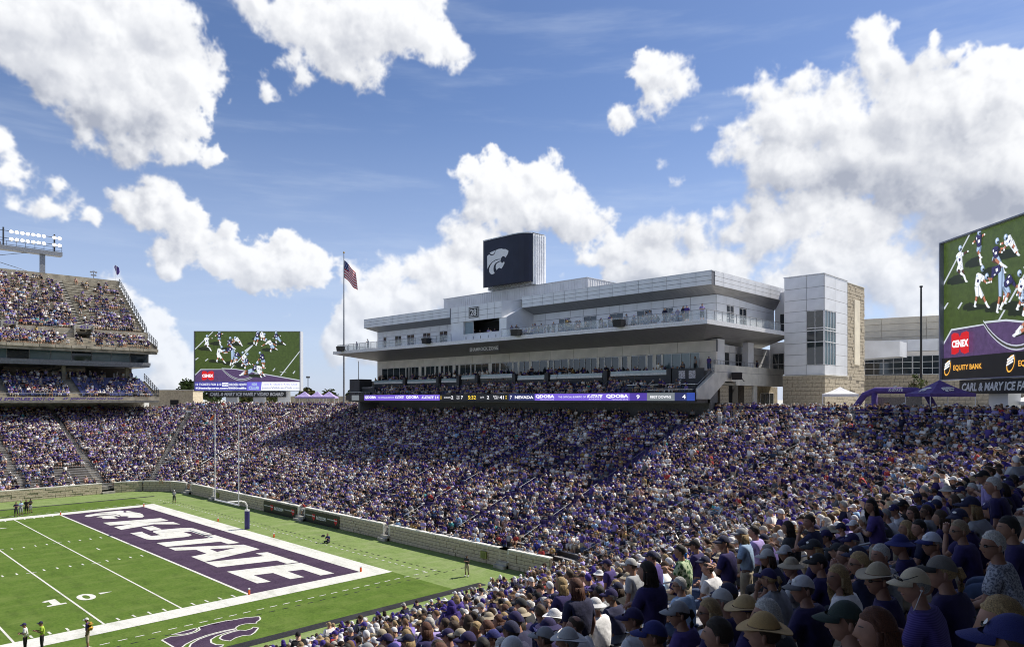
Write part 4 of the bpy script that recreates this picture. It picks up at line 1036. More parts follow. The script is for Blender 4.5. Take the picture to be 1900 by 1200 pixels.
# --- broadcast bay that stands forward between the two balconies
fr = ff(46.2)
piece_grid('bay_panel', club, fr, [-31.9,-30.2,-28.6,-27.0,-25.6,-24.0,-22.6,-21.2], [24.95,25.65,26.4,27.25], .035, .06, panel_m)
wallbox('bay_core', fr, -31.9, -21.2, 24.95, 27.25, -2.3, -.06, joint_m, club)
wallbox('bay_pier', fr, -31.85, -29.15, 22.0, 24.93, -.5, 0, panel_m, club); wallbox('bay_pier', fr, -21.7, -20.25, 22.0, 24.93, -.5, 0, panel_m, club)
wallbox('bay_parapet', fr, -29.12, -21.73, 22.0, 23.05, -.5, 0, panel_m, club)
wallbox('bay_sill', fr, -29.12, -21.73, 23.053, 23.15, -.5, .06, white_m, club)
b = MB(); b.box((48.5,21,22),(48.6,31.8,25)); b.box((46.8,20.3,22),(51,20.5,25.2)); b.box((46.8,31.7,22),(51,31.9,25.2)); b.build('bay_room', dark_in, club)
for k in range(5): wallbox('drain', fr, -28.6+1.55*k, -28.52+1.55*k, 22.35, 22.75, 0, .03, black_p, club)
window(club, ff(46.4), -29.0, -27.2, 23.15, 24.9, 1, 0, blind_m)
# angled cheek of the bay rising to the roof
b = MB(); b.add([(46.15,21.2,27.25),(51,19.6,27.6),(51,19.6,22.0),(46.15,20.25,22.0),(46.15,20.25,24.95),(46.15,21.2,24.95)], [(0,1,2,3,4,5)]); b.build('bay_cheek', corr_m, club)
b = MB(); b.quad((46.15,31.9,24.95),(46.15,31.9,27.25),(50.9,33.3,27.3),(50.9,33.3,24.95)); b.quad((46.15,31.9,24.95),(50.9,34.9,24.95),(51,31,24.95),(46.2,21.2,24.95)); b.build('bay_cheek', panel_m, club)
# number sign
b = MB(); fr2 = ff(46.12); b.obox(fr2, (-27.85, 25.40, 0), (-25.84, 26.92, .05)); s28 = b.build('number_sign', black_p, club)
b = MB(); fr3 = ff(46.06)
for (x0, x1, y0, y1) in ((-27.7,-26.0,25.5,25.58),(-27.7,-26.0,26.74,26.82),(-27.76,-27.68,25.58,26.74),(-26.02,-25.94,25.58,26.74)): b.obox(fr3, (x0,y0,0),(x1,y1,.012))
put_text(b, '28', fr3, -27.5, -26.2, 25.68, 26.62, .015, .03)
me = b.mesh('digits', M_white, club.location); link('digits', me, s28)
# lounge name sign on the soffit
b = MB(); f4 = frame((45.9, 27.6, 20.45), (0, -1, 0), (-.05, 0, 1)); b.obox(f4, (0, 0, -.06), (6.2, .74, 0)); sg = b.build('name_sign', mat('sign_grey', (.13,.13,.14), .6), club)
b = MB(); put_text(b, 'SHAMROCK ZONE', f4, .2, 6.0, .12, .62, .02, .03); link('letters', b.mesh('letters', M_white, club.location), sg)
# roof plant box
b = MB(); b.box((58,15.6,27.2),(72,47.5,31.25)); b.build('plant_box', corr_m, club)
b = MB()
for k in range(60): y = 15.9+k*.53; b.box((57.95,y-.04,27.3),(57.997,y+.04,31.2))
for k in range(24): x = 58.3+k*.56; b.box((x-.12,15.55,27.3),(x+.12,15.598,31.2))
b.build('ribs', corr_m, club, kind='stuff')
b = MB(); b.box((57.9,15.5,31.253),(72.1,47.6,31.33)); b.build('plant_box_trim', white_m, club)
# --- logo tower
tw = empty('emblem_tower', (58, 30, 31.35), 'dark curved sign tower with a white wildcat head on the club roof', 'sign tower')
pl = [(55.9,35.3),(55.75,34.9),(55.7,32),(55.7,29.5)] + [(57.4-1.7*math.cos(R(a)), 26.6-2.3*math.sin(R(a))+.9*(1-1)) for a in (20,40,60,78)]
pl = [(56.3,35.6),(55.9,35.2),(55.8,34.7),(55.8,31),(55.8,28.4),(55.92,27.4),(56.2,26.5),(56.7,25.9),(57.3,25.6)]
zt = 39.15; zb = 31.75; b = MB()
for i in range(len(pl)-1): (x0,y0),(x1,y1) = pl[i], pl[i+1]; b.quad((x0,y0,zb),(x1,y1,zb),(x1,y1,zt),(x0,y0,zt))
b.quad(*[(x,y,zb) for x, y in pl[::-1]]); b.build('dark_face', mat('midnight_panel', (.018,.022,.045), .5, .2, .08, .4), tw)
b = MB()
for i in range(len(pl)-1):
    (x0,y0),(x1,y1) = pl[i], pl[i+1]; b.add([(x0-.08,y0,zt+.003),(x1-.08,y1-.05,zt+.003),(x1-.08,y1-.05,zt+.16),(x0-.08,y0,zt+.16)], [(0,1,2,3)])
b.add([(x-.08,y,zt+.16) for x, y in pl]+[(60.3,25.45,zt+.16),(60.3,35.6,zt+.16)], [tuple(range(len(pl)+2))[::-1]]); b.build('top_trim', white_m, tw)
b = MB(); b.box((57.3,25.5,31.4),(60.2,35.5,39.1)); b.build('grey_body', corr_m, tw)
for k in range(5): b = MB(); x = 57.7+k*.5; b.box((x,25.38,31.4),(x+.14,25.497,39.1)); b.build('rib', panel_m, tw)
b = MB()
for k in range(15): y = 34.6-k*.62; b.tube([(56.5,y,31.45),(56.5,y-.6,31.72)], .03, 4); b.tube([(56.5,y-.6,31.45),(56.5,y,31.72)], .03, 4); b.tube([(56.2,y,31.4),(58,y,31.4)], .03, 4)
b.build('truss', mat('gold_truss', (.35,.30,.2), .5, .4), tw)
b = MB(); f5 = ff(55.79)
for p in CAT: put_poly(b, p, f5, .02, sx=4.15, sy=3.85, ox=-34.15, oy=33.55)
b.build('emblem', mat('emblem_white', (.86,.87,.90), .5, 0, .03), tw)
# --- club seating platform with LED ribbon
clubseat = empty('club_terrace', (45.8, 24.4, 13.4), 'club seating terrace above the LED ribbon with dark blue seats', 'terrace')
b = MB()
b.box((45.86,-8.55,13.40),(46.5,57.6,14.5)); b.build('edge_beam', black_p, clubseat)
SR_ = [(46.0, 13.95), (46.85, 14.40), (47.7, 14.85), (48.5, 15.3)]
b = MB(); b.quad((46.4,-8.4,13.3),(46.4,59,13.3),(52,59,13.3),(52,-8.4,13.3))
b.box((50.2,-8.5,11.2),(50.5,59,13.3)); b.box((49.5,-8.55,11.2),(50.2,-8.35,13.3)); b.box((46.3,56,11.3),(52,56.3,13.3))
for x, z in SR_: b.box((x+.1,-8.5,13.3),(x+.95,59.2,z-(.001*x)))
b.box((48.95,-8.5,13.3),(51.2,57.4,16.9)); b.build('tiers', mat('terrace_floor', (.20,.20,.20), .9), clubseat)
b = MB()
for x, z in SR_:
    for k in range(118):
        y = -8+k*.56
        if y > 0 and (k % 16) in (14, 15): continue
        if y < 1.5: continue
        b.box((x+.50,y-.22,z+.40),(x+.90,y+.22,z+.46)); b.box((x+.86,y-.22,z+.46),(x+.94,y+.22,z+.86))
b.build('club_seats', seat_m, clubseat, kind='stuff')
def suite_front(y1, y0, ztop):
    b = MB(); b.box((48.62,y0,15.3),(48.9,y1,16.45)); b.build('suite_parapet', char_p, clubseat)
    b = MB(); b.box((48.55,y0,ztop-.60),(48.62,y1,ztop-.33)); b.build('white_band', mat('suite_band', (.70,.72,.74), .5), clubseat)
    b = MB(); b.box((48.60,y0,ztop-.327),(48.63,y1,ztop-.02)); b.build('glass_band', mat('suite_glass', (.35,.45,.50), .1, 0, .06, 1, spec=.8), clubseat)
for y1, y0, z in ((54.96,46.92,16.96),(45.57,38.2,16.92),(36.92,33.28,16.92),(32.25,29.32,17.34),(28.04,21.5,17.34),(20.5,15.5,17.0),(14.46,13.3,17.0),(13.19,5.81,17.02),(4.52,-3.53,17.15)): suite_front(y1, y0, z)
for i, y in enumerate((46.2,37.6,32.8,28.7,21.0,14.9,5.2,-3.9)):
    b = MB(); b.box((48.3,y-.3,15.3),(48.9,y+.3,17.25)); b.build('suite_column', char_p, clubseat)
b = MB(); b.box((46.9,-8.2,14.3),(47.0,.8,15.35)); b.box((46.2,-8.2,13.9),(46.3,-2.5,14.75)); b.box((48.4,-8.3,15.2),(48.6,-4.3,17.2)); b.box((47.0,-.2,15.1),(48.4,0,16.0)); b.build('loge_walls', char_p, clubseat)
b = MB(); b.box((46.75,-8.2,15.353),(47.2,.8,15.42)); b.box((46.05,-8.2,14.753),(46.45,-2.5,14.82)); b.build('loge_counters', white_m, clubseat)
b = MB(); b.box((46.4,56.2,14.0),(48.9,59.3,17.2)); b.box((46.0,52.5,13.9),(46.2,59,14.9)); b.box((46.9,52.5,14.9),(47.1,59,15.7)); b.build('end_loge', char_p, clubseat)
b = MB(); b.box((45.9,55.0,14.9),(46.3,59.3,14.96)); b.box((46.8,53.0,15.7),(47.2,59.3,15.76)); b.build('loge_counters', white_m, clubseat)
for y in (55.2, -5.2, -1.6):
    for dz in (0, .75):
        b = MB(); b.tube([(46.2+dz,y,14.3+dz),(47.3+dz,y-.5,15.2+dz)], .05, 5); b.build('stair_stringer', M_white, clubseat)
b = MB()
for k in range(60): y = 57-k*1.1; b.tube([(45.95,y,14.45),(45.95,y,14.98)], .02, 4)
b.tube([(45.95,57.5,14.98),(45.95,-8.4,14.98)], .025, 4); b.build('front_rail', grey_steel, clubseat)
for y in (46.5,37.5,28.5,21,14,5):
    b = MB()
    for s in (-.45,.45): b.tube([(46.3,y+s,14.0),(46.3,y+s,14.95),(48.3,y+s,16.1),(48.3,y+s,15.2)], .025, 4)
    b.build('aisle_rail', grey_steel, clubseat)
for y, z in ((-5.6, 17.0), (-6.9, 17.0)):
    b = MB(); b.box((48.36,y-.42,z-.95),(48.39,y+.42,z-.05)); b.build('poster', mat('poster_white', (.62,.60,.66), .7, 0, .3, 9), clubseat)
# LED ribbon: panels of colour with lettering
rb = empty('led_ribbon', (45.8, 24.4, 13.45), 'long LED ribbon board showing score and purple adverts under the club seats', 'display')
f6 = ff(45.83)
E = dict(pur=emis('led_purple', (.17,.10,.62), .9), dpur=emis('led_deep_purple', (.07,.035,.33), .9), blk=emis('led_black', (.006,.007,.010), 1), nav=emis('led_navy', (.015,.02,.10), 1), gry=emis('led_grey', (.16,.18,.20), 1), wht=emis('led_white', (.85,.85,.9), 1), yel=emis('led_yellow', (.9,.62,.05), 1), blu=emis('led_blue', (.02,.05,.30), 1))
for a, c, k in ((59.6,57.75,'blk'),(57.75,55.5,'gry'),(55.5,53.95,'blk'),(53.95,34.05,'pur'),(34.05,19.5,'blk'),(19.5,14.73,'nav'),(14.73,-.23,'pur'),(-.23,-2.6,'dpur'),(-2.6,-6.2,'gry'),(-6.2,-7.7,'nav'),(-7.7,-8.68,'blu')):
    b = MB(); b.obox(f6, (-a, 13.55, -.03), (-c, 14.42, .0)); b.build('led_panel', E[k], rb)
T_ = [('QDOBA',53.75,50.44,13.78,14.28,0,.05),('THE OFFICIAL BURRITO OF',49.92,45.5,13.88,14.12,0,0),('K-STATE',45.2,42.9,13.85,14.25,.3,.04),('QDOBA',42.34,39.07,13.78,14.28,0,.05),('K-STATE',38.4,35.43,13.8,14.2,.3,.04),('14',35.1,34.3,13.78,14.22,0,.02),
 (':',33.87,33.62,13.75,14.2,0,.04,1),('DOWN',33.03,31.59,13.85,14.1,0,0),('2',31.44,30.94,13.75,14.22,0,.02),('TO',30.23,29.57,14.02,14.24,0,0),('GO',30.23,29.57,13.74,13.96,0,0),('7',29.23,28.83,13.75,14.22,0,.02),('5:32',27.72,26.03,13.72,14.25,0,.02,1),('QTR',25.18,24.34,13.85,14.1,0,0),
 ('2',23.79,23.33,13.75,14.22,0,.02),('BALL',22.48,21.4,14.02,14.24,0,0),('ON',22.35,21.55,13.74,13.96,0,0),('41',21.26,20.46,13.75,14.22,0,.02),(':',20.11,19.89,13.75,14.2,0,.04,1),('7',19.25,18.9,13.75,14.22,0,.02),('NEVADA',18.34,14.95,13.78,14.18,0,.03),
 ('QDOBA',14.56,11.31,13.8,14.3,0,.05),('MEXICAN EATS',13.7,11.4,13.62,13.74,0,0),('THE OFFICIAL BURRITO OF',10.66,6.24,13.88,14.12,0,0),('K-STATE',6.04,3.67,13.88,14.28,.3,.04),('ATHLETICS',5.8,3.9,13.66,13.78,0,0),('QDOBA',3.16,-.07,13.8,14.3,0,.05),('MEXICAN EATS',2.3,0,13.62,13.74,0,0),
 ('9',-1.17,-1.63,13.75,14.22,0,.02),('FIRST DOWNS',-3.03,-5.74,13.82,14.12,0,.02),('4',-7.15,-7.59,13.75,14.22,0,.02)]
bw = MB()
for t_ in T_: put_text(bw, t_[0], f6, -t_[1], -t_[2], t_[3], t_[4], .012, t_[6], t_[5], m=1 if len(t_) > 7 else 0)
bw.build('lettering', [E['wht'], E['yel']], rb)
# --- concrete stair wall and undercroft on the right
sw = empty('stair_wing', (46.2, -8.6, 13.7), 'pale concrete stair wing with a sloping lower edge right of the ribbon board', 'building wing')
def slab_xz(name, pts, y0, y1, m, parent):
    n = len(pts); b = MB(); v = [(x, y0, z) for x, z in pts]+[(x, y1, z) for x, z in pts]; tris = fan(pts)
    b.add(v, [tuple(t) for t in tris]+[tuple(n+i for i in t[::-1]) for t in tris]+[(i, n+i, n+(i+1) % n, (i+1) % n) for i in range(n)]); return b.build(name, m, parent)
slab_xz('stair_wall', [(46.2,13.72),(48.8,13.72),(52.3,15.75),(54.8,15.75),(54.8,17.64),(49.85,17.64),(49.85,16.7),(46.2,14.85)], -8.9, -8.6, pale_conc, sw)
for a, c in ((54.84,60.6),(60.64,67.9)): slab_xz('parapet_slab', [(a,15.35),(c,15.35),(c,17.6),(a,17.6)], -8.9, -8.6, pale_conc, sw)
b = MB(); b.box((49.9,-8.92,16.78),(67.9,-8.905,16.81)); b.build('joint_line', joint_m, sw)
b = MB(); b.box((49.9,-8.6,15.35),(68,-6.9,15.6)); b.box((49.9,-8.598,16.6),(68,-5.5,16.9)); b.build('landing', concrete, sw)
b = MB()
for k in range(25): x = 50+k*.73; b.tube([(x,-8.75,17.6),(x,-8.75,18.1)], .02, 4)
b.tube([(49.9,-8.75,18.1),(67.8,-8.75,18.1)], .03, 5); b.tube([(46.2,-8.75,15.0),(49.9,-8.75,16.95),(49.9,-8.75,18.1)], .04, 5); b.tube([(46.2,-8.75,15.3),(49.8,-8.75,17.25)], .03, 5); b.build('handrail', grey_steel, sw)
for a, c in ((51.29,52.98),(58.95,60.39)): b = MB(); b.box((a,-8.43,17.0),(c,-7.7,20.6)); b.build('column', panel_m, sw)
fr = fs_(-6.8)
wallbox('terrace_wall', fr, 52.2, 70, 16.9, 20.3, -.3, -.06, joint_m, sw)
piece_grid('wall_panel', sw, fr, [52.2,56.05,57.22,58.79,60.59,63.7,66.5,68.4], [16.9,18.2,19.35,20.25], .035, .06, panel_m, skip=lambda i, j, x, y: (abs(x-56.05) < .01 or abs(x-58.79) < .01) and y < 19.3)
window(sw, fr, 56.05, 57.22, 17.3, 19.35, 1, 2); window(sw, fr, 58.79, 60.55, 16.95, 19.3, 2, 0, door=True)
wallbox('end_panel', ff(68.4), 6.9, 11, 16.9, 21.2, -.3, 0, panel_m, sw); window(sw, ff(68.35), 7.3, 9.6, 16.95, 19.7, 3, 2, door=True, off=.06)
for a, c in ((51.9,54.0),(57.9,59.95),(60.0,61.0)):
    t_m = stone2_m if a != 60.0 else pale_conc
    if a == 60.0: b = MB(); b.box((a,-8.6,11.5),(c,-7.9,15.35)); b.build('pier', t_m, sw)
    else:
        b = MB(); b.box((a+.04,-8.3,11.5),(c-.04,-7.6,15.33)); b.build('pier_core', mortar_m, sw)
        piece_grid('stone_block', sw, fs_(-8.36), [[a, a+(.7 if j % 2 else 1.2), c] for j in range(9)], [11.5+.43*j for j in range(10)][:9]+[15.33], .03, .06, stone2_m, seed=int(a), jitter=.02)
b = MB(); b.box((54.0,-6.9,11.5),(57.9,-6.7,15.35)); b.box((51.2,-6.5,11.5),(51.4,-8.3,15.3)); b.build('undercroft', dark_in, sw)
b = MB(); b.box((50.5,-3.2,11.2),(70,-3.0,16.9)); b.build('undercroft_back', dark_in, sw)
b = MB(); b.box((61.0,-7.2,11.5),(70,-7.0,15.35)); b.build('back_wall', stone2_m, sw); window(sw, fs_(-7.25), 64.8, 68.6, 11.6, 14.5, 3, 2, door=True)
# --- stair and lift tower
tower = empty('stair_tower', (62.5, -16.1, 11.5), 'silver panelled stair tower with corner window, on a limestone base', 'tower')
XT = 62.5; Y0, Y1 = -11.35, -16.1
b = MB(); b.box((XT+.06,Y1+.06,16.6),(70.0,Y0-.05,28.45)); b.build('core', joint_m, tower)
zs = [16.62,17.75,19.05,20.4,21.75,23.0,24.25,25.6,27.0,28.45]
piece_grid('wall_panel', tower, frame((XT,0,0),(0,-1,0)), [-Y0, 14.05, -Y1], zs, .035, .06, panel_m, skip=lambda i, j, x, y: x > 14 and 17.7 < y < 24.1)
piece_grid('wall_panel', tower, frame((0,Y1,0),(1,0,0)), [XT, 66.1, 70.0], zs, .035, .06, panel_m, skip=lambda i, j, x, y: x < 63 and 17.7 < y < 24.1)
window(tower, frame((XT,0,0),(0,-1,0)), 14.1, 16.05, 17.8, 24.2, 2, 0, glass_m, white_m, off=.03)
window(tower, frame((0,Y1,0),(1,0,0)), 62.55, 66.05, 17.8, 24.2, 4, 0, blind_m, white_m, off=.03)
for z in (20.5, 21.85, 22.15):
    b = MB(); b.box((XT-.10,-16.08,z-.05),(XT-.06,-14.1,z+.05)); b.build('transom', white_m, tower); b = MB(); b.box((XT+.05,-16.20,z-.05),(66.05,-16.16,z+.05)); b.build('transom', white_m, tower)
b = MB(); b.box((XT-.12,Y1-.12,28.453),(70.0,Y0+.06,28.55)); b.build('roof_edge', white_m, tower)
def courses(z0, z1, h): n_ = max(1, round((z1-z0)/h)); return [z0+(z1-z0)*i/n_ for i in range(n_+1)]
def brickrows(x0, x1, nrow, L_, seed):
    rg = random.Random(seed); out = []
    for j in range(nrow):
        c = [x0]; c.append(x0 + L_*(.5 if j % 2 else 1)*rg.uniform(.9, 1.1))
        while c[-1] < x1-L_*.7: c.append(c[-1]+L_*rg.uniform(.85, 1.15))
        if x1-c[-1] < .2: c[-1] = x1
        else: c.append(x1)
        out.append(c)
    return out
b = MB(); b.box((XT-.05,Y1-.05,11.4),(76.2,Y0+.15,16.55)); b.box((70.03,Y1+.02,16.55),(76.15,Y0+.1,28.2)); b.build('stone_core', mortar_m, tower)
ys = courses(11.5, 16.5, .45)
piece_grid('stone_block', tower, frame((XT-.09,0,0),(0,-1,0)), brickrows(-Y0-.15, -Y1+.15, len(ys)-1, 1.15, 1), ys, .03, .06, stone2_m, seed=2, jitter=.025)
piece_grid('stone_block', tower, frame((0,Y1-.09,0),(1,0,0)), brickrows(XT-.15, 70, len(ys)-1, .95, 5), ys, .03, .06, stone2_m, seed=3, jitter=.025)
b = MB(); b.box((XT-.22,Y1-.22,16.5),(70,Y0+.2,16.6)); b.build('ledge', pale_conc, tower)
ys = courses(11.5, 28.25, .42)
piece_grid('stone_block', tower, frame((0,Y1,0),(1,0,0)), brickrows(70.05, 76.2, len(ys)-1, 1.0, 7), ys, .03, .07, stone2_m, seed=4, jitter=.03, skip=lambda i, j, x, y: False)
b = MB(); b.box((72.3,Y1-.14,18.1),(74.3,Y1-.02,26.4)); b.build('cream_inset', cream_m, tower)
b = MB(); b.box((70.0,Y1-.12,28.253),(76.3,Y0,28.34)); b.build('stone_cap', pale_conc, tower)
# --- large cream hall behind
hall = empty('indoor_hall', (89, -12, 11.5), 'low cream and stone hall with a long window band behind the tower', 'building')
r_ = (Vector((91.13,-21.33,0))-Vector((88.94,-11.92,0))).normalized(); fh = frame(Vector((88.94,-11.92,0))-r_*2, r_)
HW = 46
wallbox('hall_core', fh, 0, HW, 11.4, 22.0, -12, -.1, joint_m, hall); wallbox('hall_top', fh, -4, HW, 22.0, 26.2, -22, -6.05, cream_m, hall)
piece_grid('cream_panel', hall, (fh[0]-fh[3]*6, fh[1], fh[2], fh[3]), span(-2, HW, 8), [22.2,23.2,24.2,25.2,26.2], .05, .06, cream_m)
piece_grid('grey_panel', hall, fh, span(0, HW, 12), [20.6,22.3], .05, .16, panel_m)
wallbox('soffit_band', fh, 0, HW, 20.0, 20.58, -.5, 0, warmwall, hall)
for k in range(12): window(hall, fh, 1+3.7*k, 1+3.7*k+3.6, 17.3, 19.95, 3, 3, glass_m, white_m)
ys = courses(11.5, 17.2, .52)
piece_grid('stone_block', hall, fh, brickrows(0, 26, len(ys)-1, 1.3, 17), ys, .035, .06, stone2_m, seed=14, jitter=.03)
wallbox('stone_rest', fh, 26, HW, 11.5, 17.2, -.2, .0, stone2_m, hall)
b = MB(); b.add([(81,-12.6,19.2),(84.0,-18.2,19.6),(84,-18.2,21.7),(81,-12.6,21.9),(86,-12,19.2),(88,-18.0,19.6),(88,-18,21.7),(86,-12,21.9)], [(0,1,2,3),(1,5,6,2),(4,0,3,7),(3,2,6,7),(0,4,5,1)]); b.build('canopy', panel_m, hall)

# ------------------------------------------------------------------ video boards
def disc(cx_, cy_, rx, ry, rot=0, n=14): return [(cx_+rx*math.cos(t)*math.cos(rot)-ry*math.sin(t)*math.sin(rot), cy_+rx*math.cos(t)*math.sin(rot)+ry*math.sin(t)*math.cos(rot)) for t in [2*math.pi*k/n for k in range(n)]]
def limb(p, q, w0, w1):
    d = (Vector(q)-Vector(p)).normalized(); n_ = Vector((-d.y, d.x)); p = Vector(p); q = Vector(q)
    return [tuple(p+n_*w0), tuple(p-n_*w0*1.0), tuple(q-n_*w1), tuple(q+d*w1*.7), tuple(q+n_*w1)]
SCOL = [('s_green', (.045,.072,.014)), ('s_shadow', (.010,.016,.006)), ('s_white', (.50,.54,.60)), ('s_purple', (.075,.045,.12)), ('s_navy', (.025,.022,.10)), ('s_pale', (.36,.48,.66)), ('s_skin', (.42,.16,.09)), ('s_red', (.55,.01,.015)), ('s_bar', (.045,.045,.30)), ('s_black', (.006,.006,.008)), ('s_gold', (.85,.42,.06)), ('s_darkskin', (.08,.035,.02)), ('s_violet', (.14,.12,.62)), ('s_bright', (.82,.85,.9)), ('s_dpale', (.14,.19,.30))]
CI = {n: i for i, (n, c) in enumerate(SCOL)}
def screen_mats():
    out = []
    for n, c in SCOL:
        m = emis(n, c, 1.0)
        if n in ('s_green', 's_purple') and '_n' not in m:
            nt = m.node_tree; N = nt.nodes; tc = N.new('ShaderNodeTexCoord'); nz = N.new('ShaderNodeTexNoise'); nz.inputs['Scale'].default_value = 2.2; nz.inputs['Detail'].default_value = 8; nz.inputs['Roughness'].default_value = .75
            nt.links.new(tc.outputs['Object'], nz.inputs[0]); r = N.new('ShaderNodeMapRange'); r.inputs[1].default_value = .3; r.inputs[2].default_value = .7; r.inputs[3].default_value = .6; r.inputs[4].default_value = 1.4
            nt.links.new(nz.outputs[0], r.inputs[0]); nt.links.new(r.outputs[0], N['Principled BSDF'].inputs['Emission Strength']); m['_n'] = 1
        out.append(m)
    return out
PLAYERS = [  # helmet, shoulders, hip, hands, knees/feet, jersey, trousers, skin (screen pixels, y down)
 ((178,65),(165,105),(180,170),((255,100),(160,150)),((195,210),(235,285)),((150,205),(205,240)),'w','w','d'),
 ((365,5),(360,30),(365,90),((305,60),(415,30)),((365,130),(380,205)),((350,120),(378,160)),'n','p','s'),
 ((530,95),(515,140),(520,190),((570,170),(590,150)),((560,240),(590,290)),((490,200),(600,260)),'n','p','s'),
 ((605,90),(625,110),(650,130),((560,120),(590,160)),((690,190),(705,210)),((660,150),(690,180)),'w','w','s'),
 ((400,235),(370,275),(345,335),((440,330),(470,310)),((400,410),(450,475)),((350,400),(325,455)),'w','w','s'),
 ((440,290),(500,275),(560,260),((460,330),(480,330)),((600,400),(590,460)),((560,430),(530,515)),'n','p','s'),
 ((720,320),(650,340),(600,370),((700,400),(730,420)),((620,440),(560,500)),((640,420),(600,470)),'n','p','s'),
 ((790,345),(750,375),(720,420),((700,440),(720,460)),((740,480),(700,520)),((760,450),(790,500)),'w','p','s'),
 ((745,470),(790,440),(760,450),((750,500),(740,500)),((800,470),(830,500)),((770,520),(750,560)),'n','p','s'),
 ((980,325),(1010,360),(1030,430),((985,420),(945,455)),((1010,470),(1030,530)),((1050,470),(1035,560)),'n','p','s'),
 ((940,475),(925,530),(880,590),((870,500),(1000,570)),((800,600),(700,650)),((800,640),(675,670)),'n','p','s'),
 ((945,480),(960,540),(950,600),((1040,540),(1060,560)),((1010,620),(1050,680)),((980,650),(1000,700)),'w','w','s'),
 ((955,5),(950,20),(930,80),((990,40),(1000,60)),((900,130),(890,180)),((960,120),(920,205)),'n','p','s'),
 ((1050,40),(1020,30),(1000,40),((1040,120),(1060,140)),((1050,80),(1040,130)),((1010,90),(1000,120)),'w','w','s'),
 ((1075,120),(1120,150),(1150,200),((1010,220),(1230,210)),((1160,260),(1140,300)),((1200,250),(1235,270)),'w','p','s'),
 ((1225,15),(1225,50),(1235,80),((1180,100),(1290,60)),((1300,150),(1360,195)),((1230,120),(1225,165)),'n','p','d')]
